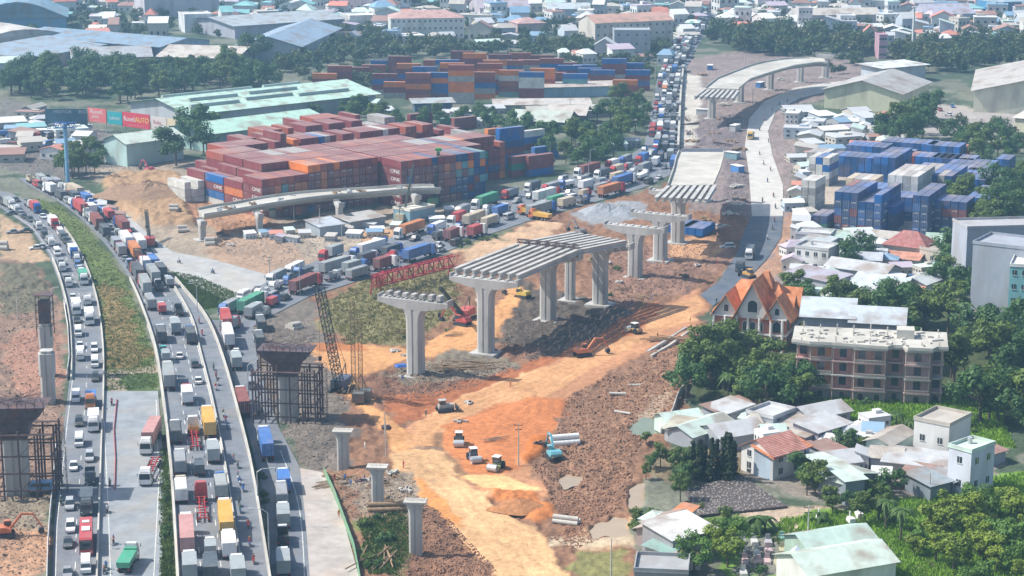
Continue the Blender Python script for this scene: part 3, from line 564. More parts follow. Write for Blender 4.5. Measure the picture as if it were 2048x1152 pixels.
def mk_van(L=5.3, w=.97, h=2.25):
    b_, g = MB(), MB(); f = L/2
    b_.prof([(-f, .35, w), (f, .35, w*.95), (f, .95, w*.93), (f-.45, 1.2, w*.93), (f-1.1, h-.12, w*.84), (f-1.4, h, w*.82), (-f+.1, h, w*.84), (-f, h-.1, w*.86)])
    g.add([(-w*.88, f-.42, 1.24), (w*.88, f-.42, 1.24), (w*.8, f-1.07, h-.2), (-w*.8, f-1.07, h-.2)], [(0, 1, 2, 3)])
    for s in (-1, 1): g.add([(s*w*.975, f-.9, 1.3), (s*w*.985, -f+.4, 1.3), (s*w*.91, -f+.4, h-.35), (s*w*.9, f-1.2, h-.35)], [(0, 1, 2, 3)])
    g.add([(-w*.8, -f-.01, 1.35), (w*.8, -f-.01, 1.35), (w*.76, -f-.01, h-.35), (-w*.76, -f-.01, h-.35)], [(0, 3, 2, 1)])
    return [('body', b_, 'paint', 'c'), ('window', g, 'glass', None)]+[('headlight', lights(f, .8, s*w*.7), 'lamp', None) for s in (-1, 1)]+[('tail_light', lights(-f, 1., s*w*.8), 'tail', None) for s in (-1, 1)]
kind('van', mk_van(), wheelset((-1.6, 1.6), .36, .85, .22), 5.3, 2.0)
def mk_truck(L, cargo='box', h=3.4, cw=1.2, ch=2.75, axles=2, mat='paint'):
    f = L/2; cab, g, ca, cs, tl = MB(), MB(), MB(), MB(), []
    cab_big(cab, g, f-1.75, f, cw*.97, ch)
    cs.box((0, -.2, .75), (.9, L-.6, .28)); cs.box((0, -f+.15, .75), (cw*1.9, .15, .3)); cs.box((0, .5, .72), (cw*1.75, .9, .5))
    y0, y1 = -f, f-1.95; ym, ly = (y0+y1)/2, y1-y0
    if cargo == 'box': ca.box((0, ym, (h+1)/2), (cw*2.03, ly, h-1.0)); 
    if cargo == 'tarp':
        ca.prof([(y0, 1.0, cw*1.0), (y1, 1.0, cw), (y1, h-.2, cw*.98), (y1-.1, h, cw*.85), (y0+.1, h, cw*.85), (y0, h-.2, cw*.98)])
        for k in range(6): ca.box((0, y0+.2+k*(ly-.4)/5, (h+1)/2), (cw*2.04, .07, h-1.1))
    if cargo == 'open':
        ca.box((0, ym, 1.1), (cw*2, ly, .12))
        for s in (-1, 1): ca.box((s*cw*.98, ym, 1.65), (.07, ly, 1.1))
        ca.box((0, y0+.04, 1.65), (cw*1.9, .07, 1.1)); ca.box((0, y1-.04, 1.85), (cw*1.9, .07, 1.5))
    if cargo == 'dump':
        ca.prof([(y0, 1.3, cw*.95), (y1, 1.2, cw*.95), (y1, 2.6, cw*1.02), (y0-.2, 2.4, cw*1.02)]); ca.box((0, y1-.1, 2.75), (cw*1.9, .9, .12))
    P_ = [('cab', cab, 'paint', 'k'), ('windscreen', g, 'glass', None), ('cargo_box' if cargo in ('box', 'tarp') else 'cargo_bed', ca, mat, 'c'), ('chassis', cs, 'chassis', None)]
    P_ += [('headlight', lights(f+.05, .95, s*cw*.72), 'lamp', None) for s in (-1, 1)]+[('tail_light', lights(-f-.03, .95, s*cw*.8), 'tail', None) for s in (-1, 1)]
    ax = [f-1.0, -f+1.3] + ([-f+2.5] if axles > 2 else [])
    return P_, wheelset(ax, .5, cw*.85, .3)
for nm, L, kw in (('box_truck', 8.2, dict(cargo='box', axles=2)), ('big_box_truck', 11.5, dict(cargo='box', h=3.7, ch=2.9, axles=3)), ('tarp_truck', 9.0, dict(cargo='tarp', mat='tarp', h=3.3, axles=3)),
                  ('small_truck', 5.6, dict(cargo='box', h=2.7, cw=.98, ch=2.1)), ('pickup_truck', 6.2, dict(cargo='open', cw=1.02, ch=2.15)), ('dump_truck', 8.3, dict(cargo='dump', ch=2.9, axles=3))):
    p, w = mk_truck(L, **kw); kind(nm, p, w, L, 2.4)
def mk_semi(load, L=15.6, l=12.2):
    f = L/2; cab, g, ca, cs = MB(), MB(), MB(), MB()
    cab_big(cab, g, f-2.2, f, 1.22, 3.05)
    y0 = -f; ym = y0+l/2
    for s in (-1, 1): cs.box((s*.48, ym+.2, 1.2), (.16, l-.2, .3))
    for k in range(9): cs.box((0, y0+.3+k*(l-.6)/8, 1.25), (2.2 if k % 2 == 0 else 1.0, .16, .18))
    fr = MB(); fr.box((0, f-3.0, .85), (.95, 4.6, .3)); fr.box((0, f-3.3, 1.15), (1.6, .8, .15))
    parts = [('cab', cab, 'paint', 'k'), ('windscreen', g, 'glass', None), ('trailer_frame', cs, 'redsteel' if load is None else 'chassis', None), ('chassis', fr, 'chassis', None)]
    if load:
        ca.box((0, ym, 2.75), (2.44, l, 2.75)); 
        for k in range(2): 
            for s in (-1, 1): ca.box((s*1.2, y0+.06+k*(l-.12), 2.75), (.14, .16, 2.84))
        d = MB()
        for x in (-.9, -.35, .35, .9): d.tube((x, y0-.05, 1.5), (x, y0-.05, 4.0), .035, 4)
        d.box((0, y0-.02, 2.75), (.06, .04, 2.6))
        parts += [('container', ca, 'contside', 'c'), ('door_bars', d, 'galv', None)]
    parts += [('headlight', lights(f+.05, .95, s*.9), 'lamp', None) for s in (-1, 1)]+[('tail_light', lights(y0-.03, 1.0, s*.95), 'tail', None) for s in (-1, 1)]
    return parts, wheelset((f-1.1, f-3.6, y0+1.0, y0+2.3, y0+3.6), .5, 1.02, .34)
p, w = mk_semi(True); kind('semi', p, w, 15.6, 2.5)
p, w = mk_semi(True, 10.2, 6.1); kind('short_semi', p, w, 10.2, 2.5)
p, w = mk_semi(None); kind('chassis_semi', p, w, 15.6, 2.5)
def mk_coach():
    b_, g, r = MB(), MB(), MB(); f = 6.0; w = 1.26; h = 3.45
    b_.prof([(-f, .4, w), (f, .35, w*.97), (f+.08, 1.3, w*.97), (f-.1, h-.3, w*.93), (f-.5, h, w*.88), (-f+.2, h, w*.9), (-f, h-.25, w*.95)])
    g.add([(-w*.93, f+.11, 1.35), (w*.93, f+.11, 1.35), (w*.88, f-.06, h-.45), (-w*.88, f-.06, h-.45)], [(0, 1, 2, 3)])
    for s in (-1, 1): g.add([(s*(w+.01), f-.9, 1.75), (s*(w+.01), -f+.5, 1.75), (s*(w*.97), -f+.5, h-.55), (s*(w*.97), f-.9, h-.55)], [(0, 1, 2, 3)])
    r.box((0, 1.0, h+.1), (1.5, 2.2, .22)); r.box((0, -3, h+.08), (1.3, 1.2, .16))
    return [('body', b_, 'paint', 'c'), ('window', g, 'glass', None), ('roof_unit', r, 'white', None)]+[('headlight', lights(f+.06, .85, s*.9), 'lamp', None) for s in (-1, 1)]
kind('coach', mk_coach(), wheelset((3.7, -3.4), .5, 1.03, .3), 12, 2.5)
# motorbike and rider
def mk_bike():
    b_ = MB(); b_.tube((0, .5, .62), (0, -.45, .62), .15, 6); b_.box((0, -.3, .82), (.26, .75, .1)); b_.box((0, -.75, .8), (.18, .35, .1)); b_.box((0, .02, .36), (.24, .5, .3))
    fk = MB(); fk.tube((0, .66, .3), (0, .45, 1.02), .05, 5); fk.tube((-.34, .42, 1.02), (.34, .42, 1.02), .03, 5); fk.box((0, .55, .8), (.26, .12, .36))
    return [('body', b_, 'paint', 'c'), ('handlebar', fk, 'chassis', None)]
kind('motorbike', mk_bike(), [(0, .64, .3, .1), (0, -.62, .3, .1)], 1.9, .7)
def person_mesh(verts, edges, radii, name):
    me = bpy.data.meshes.new(name); me.from_pydata(verts, edges, []); o = bpy.data.objects.new(name, me); COL.objects.link(o)
    md = o.modifiers.new('s', 'SKIN'); 
    for i, r in enumerate(radii): me.skin_vertices[0].data[i].radius = r if isinstance(r, tuple) else (r, r)
    me.skin_vertices[0].data[0].use_root = True
    o.modifiers.new('u', 'SUBSURF').levels = 1
    dg = bpy.context.evaluated_depsgraph_get(); dg.update(); out = bpy.data.meshes.new_from_object(o.evaluated_get(dg)); bpy.data.objects.remove(o)
    out.materials.clear(); out.materials.append(M['cloth']); out.materials.append(M['skin']); out.name = name
    return out
def figure(pose):
    if pose == 'sit':
        J = dict(pel=(0, -.25, .95), sp=(0, -.22, 1.2), ch=(0, -.15, 1.42), nk=(0, -.12, 1.56), hd=(0, -.08, 1.7), ht=(0, -.08, 1.8))
        for s, q in ((-1, 'l'), (1, 'r')):
            J.update({'hp'+q: (s*.12, -.2, .92), 'kn'+q: (s*.2, .18, .86), 'an'+q: (s*.18, .05, .45), 'ft'+q: (s*.18, .2, .4), 'sh'+q: (s*.19, -.14, 1.45), 'el'+q: (s*.28, .06, 1.2), 'wr'+q: (s*.3, .32, 1.1), 'fi'+q: (s*.3, .42, 1.07)})
    elif pose == 'stand':
        J = dict(pel=(0, 0, .93), sp=(0, 0, 1.15), ch=(0, 0, 1.36), nk=(0, .01, 1.5), hd=(0, .02, 1.63), ht=(0, .02, 1.72))
        for s, q in ((-1, 'l'), (1, 'r')):
            J.update({'hp'+q: (s*.1, 0, .9), 'kn'+q: (s*.12, .04*s, .5), 'an'+q: (s*.13, -.05*s, .09), 'ft'+q: (s*.14, -.05*s+.16, .04), 'sh'+q: (s*.19, 0, 1.4), 'el'+q: (s*.26, -.04, 1.12), 'wr'+q: (s*.27, .08, .88), 'fi'+q: (s*.27, .12, .78)})
    R = dict(pel=(.15, .11), sp=(.14, .1), ch=(.17, .11), nk=.06, hd=.1, ht=.07, hp=.1, kn=.065, an=.045, ft=.04, sh=.07, el=.045, wr=.035, fi=.03)
    ks = list(J); E = [('pel', 'sp'), ('sp', 'ch'), ('ch', 'nk'), ('nk', 'hd'), ('hd', 'ht')]
    for q in 'lr': E += [('pel', 'hp'+q), ('hp'+q, 'kn'+q), ('kn'+q, 'an'+q), ('an'+q, 'ft'+q), ('ch', 'sh'+q), ('sh'+q, 'el'+q), ('el'+q, 'wr'+q), ('wr'+q, 'fi'+q)]
    me = person_mesh([J[k] for k in ks], [(ks.index(a), ks.index(b2)) for a, b2 in E], [R.get(k, R.get(k[:-1])) for k in ks], 'person')
    nz = J['nk'][2]; wz = J['wrl'][2]
    for f in me.polygons:
        c = f.center
        if c.z > nz or (abs(c.x) > .23 and ((pose == 'stand' and c.z < .95) or (pose == 'sit' and c.y > .28 and c.z > 1))): f.material_index = 1
    return me, J['ht']
FIG = {k: figure(k) for k in ('sit', 'stand')}
hm = MB(); 
for k in range(5):
    a0, a1 = k*math.pi/10, (k+1)*math.pi/10; hm.tube((0, 0, .16*math.sin(a0)-.04), (0, 0, .16*math.sin(a1)-.04), .155*math.cos(a0), 10, r2=max(.155*math.cos(a1), .01))
HELM = hm.mesh('helmet', 'paint', True)
def person(pose, loc, rz, label, c=(.1, .12, .2), hc=(.6, .6, .6), group=None):
    me, ht = FIG[pose]; o = tag(link('person', me, None, loc, rz, c), label, 'person', group)
    link('helmet', HELM, o, (ht[0], ht[1], ht[2]-.06), 0, hc); return o
PM = {}
def place(knd, loc, rz, label, cat, c=(.8, .8, .8), k=None, near=True, group=None, tilt=0.0, name=None):
    d = K[knd]; k = k or c
    if near:
        o = thing(name or knd, label, cat, loc, rz, group)
        o.rotation_euler = (tilt, 0, rz)
        for i, (pn, mb, mat, ck) in enumerate(d['parts']):
            key = (knd, i)
            if key not in PM: PM[key] = mb.mesh(pn, mat)
            link(pn, PM[key], o, color=c if ck == 'c' else k if ck == 'k' else None)
        for (x, y, r, w) in d['wheels']:
            if (r, w) not in WM: WM[(r, w)] = wheelmesh(r, w)
            wo = link('wheel', WM[(r, w)][0], o, (x, y, r)); link('rim', WM[(r, w)][1], wo)
        return o
    kk = 'w' if k == c else ('r' if k[0] > k[1]*2 else 'b' if k[2] > k[0]*1.7 else 'w2')
    key = (knd, 'far', kk)
    if key not in PM:
        mats = []; mb = MB()
        for pn, q, mat, ck in d['parts']:
            mm = mat
            if ck == 'k' and kk != 'w': mm = {'r': 'redsteel', 'b': 'bluep', 'w2': 'white'}[kk]
            if mm not in mats: mats.append(mm)
            mb.add(q.v, q.f, mats.index(mm))
        if 'tyre' not in mats: mats.append('tyre')
        for (x, y, r, w) in d['wheels']: mb.tube((x-w/2, y, r), (x+w/2, y, r), r, 8, mats.index('tyre'))
        PM[key] = mb.mesh(knd, mats)
    o = tag(link(name or knd, PM[key], None, loc, rz, c), label, cat, group); o.rotation_euler = (tilt, 0, rz); return o
M['bluep'] = noisy('blue_cab_paint', (.04, .12, .4), 1, .15, .4)
WH, GY, DK, RD_, BL, YL, TE, BK, SV, PK, OR, BE, GN, MR, TG = (.8, .8, .8), (.3, .32, .34), (.07, .085, .1), (.5, .05, .05), (.05, .18, .5), (.75, .42, .06), (.04, .42, .38), (.025, .027, .03), (.45, .47, .5), (.6, .3, .28), (.6, .2, .05), (.6, .5, .36), (.05, .35, .2), (.26, .06, .05), (.35, .38, .38)
CN = {WH: 'white', GY: 'grey', DK: 'dark grey', RD_: 'red', BL: 'blue', YL: 'yellow', TE: 'teal', BK: 'black', SV: 'silver', PK: 'faded pink', OR: 'orange', BE: 'beige', GN: 'green', MR: 'maroon', TG: 'pale grey'}
CATS = dict(car='car', suv='car', van='van', box_truck='truck', big_box_truck='truck', tarp_truck='truck', small_truck='truck', pickup_truck='truck', dump_truck='truck', semi='truck', short_semi='truck', chassis_semi='truck', coach='bus', motorbike='motorbike')
DESC = dict(car='car', suv='tall car', van='van', box_truck='box truck', big_box_truck='long box truck', tarp_truck='tarped truck', small_truck='small truck', pickup_truck='open-bed truck', dump_truck='tipper truck', semi='container lorry', short_semi='short container lorry', chassis_semi='empty-trailer lorry', coach='coach', motorbike='motorbike')
NAMES = dict(semi='container_truck', short_semi='container_truck', chassis_semi='flatbed_truck', suv='car', big_box_truck='box_truck', small_truck='delivery_truck')
ROADN = dict(A='on the left carriageway', B='on the expressway', S='on the service road', D='on the diagonal road', L='on the grey lot', H='on the far highway', R='on the dusty road')
RN_ = random.Random(11)
def colour_label(knd, c, k, rd):
    s = CN.get(c, 'pale')+' '+DESC[knd]
    if k and k != c and knd not in ('car', 'suv', 'van', 'coach'): s += f' with {CN.get(k)} cab'
    return s+' '+ROADN[rd]
USED = []
def veh(knd, px, py, c, head, rd, k=None, near=True, z=None, rider=True):
    """px,py: photo pixel under the middle of the nearer end"""
    z = z if z is not None else (ZD(py)+.09 if rd == 'B' else .08)
    p = G(px, py, z); L = K[knd]['L']
    hv = head.normalized()
    fwd = hv if hv.y < 0 else -hv     # towards the camera
    c0 = p - fwd*L/2; 
    if rd == 'B': c0.z = (ZD(P(c0.x, c0.y, z)[1])+.09)
    rz = math.atan2(-hv.x, hv.y)
    tilt = 0
    USED.append((c0.x, c0.y, L/2, K[knd]['W']))
    lab = colour_label(knd, c, k, rd)
    o = place(knd, c0, rz, lab, CATS[knd], c, k, near, f"{CATS[knd] if CATS[knd]!='bus' else 'buse'}s {ROADN[rd]}".replace('buses', 'coaches'), tilt, NAMES.get(knd))
    if knd == 'motorbike' and rider:
        col = RN_.choice([BL, DK, WH, RD_, PK, GY, (.12, .2, .12)])
        person('sit', c0, rz, f"rider in {CN.get(col,'dark green')} clothes on a motorbike {ROADN[rd]}", col, RN_.choice([WH, RD_, BL, GY, DK, YL]), 'motorbike riders')
    return o
def heading(pl, py, up):
    for a, b2 in zip(pl, pl[1:]):
        if min(a[1], b2[1]) <= py <= max(a[1], b2[1]): break
    A, B = G(*a), G(*b2); d = (B-A)
    if (d.y > 0) != up: d = -d
    d.z = 0; return d.normalized()
pA = [((interp(A_L, y)+interp(A_R, y))/2, y) for y in range(395, 1190, 30)]
pB = [((interp(B_L, y)+interp(B_R, y))/2, y) for y in range(356, 1190, 30)]
pS = [((interp(S_L, y)+interp(S_R, y))/2, y) for y in range(640, 1190, 40)]
A_LIST = [('van', 158, 896, WH), ('suv', 179, 926, SV), ('car', 147, 944, WH), ('pickup_truck', 180, 973, DK), ('suv', 139, 1023, SV), ('box_truck', 173, 1034, DK), ('suv', 141, 1068, WH), ('car', 136, 1099, DK), ('coach', 173, 1113, RD_), ('van', 172, 1150, WH), ('car', 135, 1160, GY),
 ('car', 147, 602, WH), ('box_truck', 154, 632, WH), ('car', 155, 648, BK), ('box_truck', 180, 652, WH), ('van', 157, 675, WH), ('small_truck', 161, 723, WH), ('suv', 189, 706, WH), ('van', 190, 737, WH), ('suv', 191, 765, BK), ('dump_truck', 181, 820, BL, OR), ('van', 152, 807, WH), ('suv', 158, 855, BK), ('box_truck', 187, 866, WH), ('car', 160, 700, WH), ('pickup_truck', 176, 612, WH)]
for t in A_LIST:
    veh(t[0], t[1], t[2], t[3], heading(pA, t[2], False), 'A', t[4] if len(t) > 4 else None)
B_LIST = [('tarp_truck', 305, 622, GY, WH), ('small_truck', 326, 630, RD_, WH), ('pickup_truck', 360, 634, DK), ('box_truck', 353, 671, TG, WH), ('tarp_truck', 325, 688, DK, WH), ('tarp_truck', 384, 690, DK, BL), ('car', 328, 706, TE), ('car', 360, 720, WH), ('suv', 391, 737, DK), ('small_truck', 333, 727, TG), ('semi', 340, 783, TG, WH), ('box_truck', 376, 812, WH, RD_), ('car', 398, 770, WH), ('tarp_truck', 353, 890, DK, WH), ('pickup_truck', 389, 872, YL), ('semi', 421, 880, YL, WH), ('chassis_semi', 392, 902, DK, WH), ('box_truck', 428, 929, TG, WH), ('tarp_truck', 362, 952, GY, WH), ('small_truck', 400, 955, DK), ('tarp_truck', 444, 1001, TG, BL), ('tarp_truck', 364, 1009, WH, BE), ('chassis_semi', 407, 1046, RD_, RD_), ('semi', 455, 1084, YL, WH), ('semi', 376, 1116, PK, WH), ('small_truck', 422, 1120, TG, WH), ('box_truck', 460, 1121, WH), ('box_truck', 381, 1168, TG, WH), ('box_truck', 423, 1172, DK), ('box_truck', 478, 1176, TG, WH)]
for t in B_LIST:
    veh(t[0], t[1], t[2], t[3], heading(pB, t[2], True), 'B', t[4] if len(t) > 4 else None)
for x, y in [(428, 742), (433, 758), (436, 772), (432, 782), (447, 835), (452, 848), (455, 860), (468, 925), (476, 938), (476, 962), (480, 972), (487, 985), (479, 1015), (481, 1028), (497, 1058), (399, 648), (405, 672), (500, 1095), (508, 1130)]:
    veh('motorbike', x, y, RN_.choice([BL, DK, RD_, BK, WH]), heading(pB, y, True), 'B')
for x, y in [(122, 1012), (174, 988)]: veh('motorbike', x, y, TE if x > 150 else DK, heading(pA, y, False), 'A')
S_LIST = [('semi', 456, 668, RD_, WH), ('semi', 460, 700, WH, WH), ('box_truck', 475, 742, TG, WH), ('car', 474, 712, WH), ('semi', 490, 838, MR, WH), ('semi', 537, 925, BL, WH), ('box_truck', 570, 990, BL, WH), ('tarp_truck', 565, 1020, GY, WH), ('box_truck', 568, 1062, TG, WH), ('pickup_truck', 567, 1096, BK, WH), ('box_truck', 568, 1158, TG, WH), ('van', 505, 780, GY), ('tarp_truck', 522, 700, DK, WH), ('tarp_truck', 525, 668, DK, WH)]
for t in S_LIST:
    veh(t[0], t[1], t[2], t[3], heading(pS, t[2], True), 'S', t[4] if len(t) > 4 else None)
for t in [('semi', 291, 912, PK, WH), ('chassis_semi', 290, 974, DK, WH), ('dump_truck', 247, 1150, GN, WH)]:
    veh(t[0], t[1], t[2], t[3], Vector((.03, -1 if t[0] != 'dump_truck' else 1, 0)), 'L', t[4])
for x, y, u in [(213, 1028, 1), (225, 1092, 0), (210, 1142, 1), (206, 1150, 1), (222, 812, 0), (218, 975, 1)]: veh('motorbike', x, y, DK, Vector((0, 1 if u else -1, 0)), 'L')
# queues: vehicles fill lanes bumper to bumper
def queue(lane, rd, up, kinds, gap=(1.0, 2.5), skip=.05, z=.08, near=False, limit=400, wob=.25):
    pts = [G(x, y, 0) for x, y in dense(smooth(lane), 4)]; cum = [0]
    for a, b2 in zip(pts, pts[1:]): cum.append(cum[-1]+(b2-a).length)
    s = 1.0; n = 0; p_ = [pts[0]]
    while s < cum[-1]-16 and n < limit:
        knd = RN_.choices([k[0] for k in kinds], [k[1] for k in kinds])[0]; L = K[knd]['L']
        c, k = pick(knd)
        if rd == 'D' and P(p_[0].x, p_[0].y)[1] < 330 and RN_.random() < .7 and knd != 'motorbike': c = RN_.choice([WH, TG, GY, DK])
        m_ = s+L/2; i = max(j for j in range(len(cum)) if cum[j] <= m_); i = min(i, len(pts)-2)
        t = (m_-cum[i])/(cum[i+1]-cum[i]); p = pts[i].lerp(pts[i+1], t); d = (pts[i+1]-pts[i]); d.z = 0; d.normalize()
        p_[0] = p; nrm = Vector((-d.y, d.x, 0)); p = p+nrm*RN_.uniform(-wob, wob)
        hv = d if ((d.y > 0) == up) else -d
        s += L+RN_.uniform(*gap)
        if RN_.random() < skip: continue
        if any(abs(p.x-u[0])+abs(p.y-u[1]) < 40 and blocked(p, hv, L, K[knd]['W'], u) for u in USED): continue
        rz = math.atan2(-hv.x, hv.y); pp = P(p.x, p.y)
        if pp[0] < -15 or pp[0] > 2060: continue
        if rd == 'B': p.z = ZD(pp[1])+.09
        else: p.z = z
        USED.append((p.x, p.y, L/2, K[knd]['W'])); n += 1
        place(knd, p, rz, colour_label(knd, c, k, rd), CATS[knd], c, k, near and pp[1] > 520, f"{CATS[knd]}s {ROADN[rd]}", 0, NAMES.get(knd))
        if knd == 'motorbike' and pp[1] > 300:
            col = RN_.choice([BL, DK, WH, RD_]); person('sit', p, rz, f"rider in {CN[col]} clothes on a motorbike {ROADN[rd]}", col, WH, 'motorbike riders')
def blocked(p, hv, L, w, u):
    dx, dy = u[0]-p.x, u[1]-p.y; a = abs(dx*hv.x+dy*hv.y); b2 = abs(-dx*hv.y+dy*hv.x)
    return a < L/2+u[2]+.3 and b2 < (w+u[3])/2+.15
def pick(knd):
    if knd in ('car', 'suv', 'van'): return RN_.choices([WH, SV, GY, BK, RD_, BL, DK], [4, 2, 2, 2, .8, .6, 2])[0], None
    if knd == 'motorbike': return RN_.choice([DK, RD_, BL, BK]), None
    if knd in ('semi', 'short_semi'): return RN_.choices([RD_, MR, OR, BL, WH, TG, GN, DK, BE], [3, 4, 1.5, 3, 3, 3, 1, 1, 1])[0], RN_.choice([WH, WH, BL, RD_])
    return RN_.choices([WH, TG, DK, BL, GY, RD_, BE, GN], [3, 2, 4.5, 1, 4, .5, .8, .3])[0], RN_.choice([WH, WH, WH, BL, RD_, None])
MIX = [('tarp_truck', 3), ('box_truck', 3), ('semi', 3), ('car', 2), ('suv', 1), ('van', 2), ('pickup_truck', 2), ('short_semi', 1), ('dump_truck', .6), ('small_truck', 1.5)]
LMIX = [('car', 3), ('suv', 2), ('van', 3), ('small_truck', 2), ('box_truck', 2.5), ('tarp_truck', 1), ('pickup_truck', 1.5)]
def laneAB(l, r, t, y0, y1): return [(interp(l, y)+(interp(r, y)-interp(l, y))*t, y) for y in range(y0, y1, 12)]
for t in (.25, .75): queue(laneAB(A_L, A_R, t, 400, 600), 'A', False, LMIX, near=True, skip=.16)
for t in (.2, .48, .76): queue(laneAB(B_L, B_R, t, 362, 606), 'B', True, MIX, near=True, skip=.1)
for t, s in ((.13, .15), (.34, .08), (.55, .06), (.76, .1), (.93, .3)):
    queue([(a*(1-t)+c*t, b2*(1-t)+d*t) for (a, b2), (c, d) in zip(D_U, D_D)], 'D', t > .5, MIX, skip=s+.05, near=True, gap=(1.8, 8), limit=60)
for x, y in [(225, 427), (236, 440), (245, 452), (254, 462), (262, 470), (181, 400), (192, 404), (362, 527), (430, 548), (238, 455), (228, 447)]: veh('motorbike', x, y, DK, heading([(128, 370), (340, 520), (520, 560)], y, False), 'L')
for x, y in [(1520, 310), (1528, 330), (1541, 342), (1536, 365), (1548, 395), (1552, 418), (1526, 405), (1550, 445), (1546, 460), (1535, 480), (1545, 222), (1560, 212), (1575, 205), (1520, 262), (1537, 285), (1530, 242)]: veh('motorbike', x, y, DK, Vector((.1, 1 if x % 2 else -1, 0)), 'R')
for t in [('dump_truck', 1500, 280, DK, YL), ('dump_truck', 1478, 545, DK, DK), ('suv', 1440, 497, WH, None), ('box_truck', 1497, 521, DK, WH)]:
    veh(t[0], t[1], t[2], t[3], Vector((-.2, -1, 0)) if t[0] != 'suv' else Vector((-1, -.1, 0)), 'R', t[4])
# cars parked beside the left road
for x, y, c in [(58, 500, WH), (68, 498, SV), (12, 468, GY), (38, 465, DK), (10, 430, DK)]: veh('car', x, y, c, Vector((-1, -.4, 0)), 'A')
queue([(1308, 330), (1312, 280), (1322, 200), (1330, 140), (1350, 90), (1384, 40)], 'H', False, [('car', 3), ('small_truck', 2), ('motorbike', 3), ('van', 1)], gap=(2, 5), limit=40)
# ---------------------------------------------------------------- containers
def roofmix(name, col):
    m = noisy(name, col, .3, .2, .8, dirt=((.42, .33, .28), .5), world=True)
    nt = m.node_tree; b = nt.nodes['Principled BSDF']; l = b.inputs['Base Color'].links[0]; src = l.from_socket; c = mixc(nt, .34, src, (.38, .33, .31)); nt.links.new(c, b.inputs['Base Color']); return m
M['croof'] = roofmix('sun_bleached_container_roof', None)
def cont_mesh():
    mb = MB(); L, w, h = 12.19, 2.438, 2.6; mb.box((0, 0, h/2), (w-.1, L-.1, h-.08), m=0); mb.m[1] = 3
    for sx in (-1, 1):
        for sy in (-1, 1): mb.box((sx*(w/2-.08), sy*(L/2-.08), h/2), (.17, .17, h), m=1)
        mb.box((sx*(w/2-.06), 0, h-.07), (.12, L-.3, .14), m=1); mb.box((sx*(w/2-.06), 0, .09), (.12, L-.3, .16), m=1)
    for sy in (-1, 1): mb.box((0, sy*(L/2-.06), h-.07), (w-.3, .12, .14), m=1); mb.box((0, sy*(L/2-.06), .09), (w-.3, .12, .16), m=1)
    for x in (-.85, -.3, .3, .85): mb.tube((x, -L/2-.02, .2), (x, -L/2-.02, 2.4), .03, 4, 2)
    return mb.mesh('shipping_container', ['contside', 'paint', 'galv', 'croof'])
CM = cont_mesh(); CMAT = CM
mr, rb, bu, gr_, wt, og, dbl, gyc, tl = (.22, .045, .05), (.34, .075, .045), (.012, .12, .38), (.02, .2, .13), (.62, .62, .58), (.66, .18, .03), (.01, .065, .2), (.36, .36, .35), (.12, .3, .33)
CCN = {mr: 'maroon', rb: 'rust-red', bu: 'blue', gr_: 'green', wt: 'white', og: 'orange', dbl: 'dark blue', gyc: 'grey', tl: 'teal'}
CANDS = []
def cstack(p, ang, levels, cols, where, vis=None, texts=None, l=1.0, h=2.6):
    """one pile of containers, its long axis turned by ang; vis says which levels can be seen"""
    for k in range(levels):
        CANDS.append(dict(p=Vector((p.x, p.y, .1+k*h)), a=ang, c=cols[k % len(cols)], w=where, vis=(vis is None or vis(k) or k == levels-1), t=(texts or {}).get(k), top=k == levels-1, lv=k, l=l))
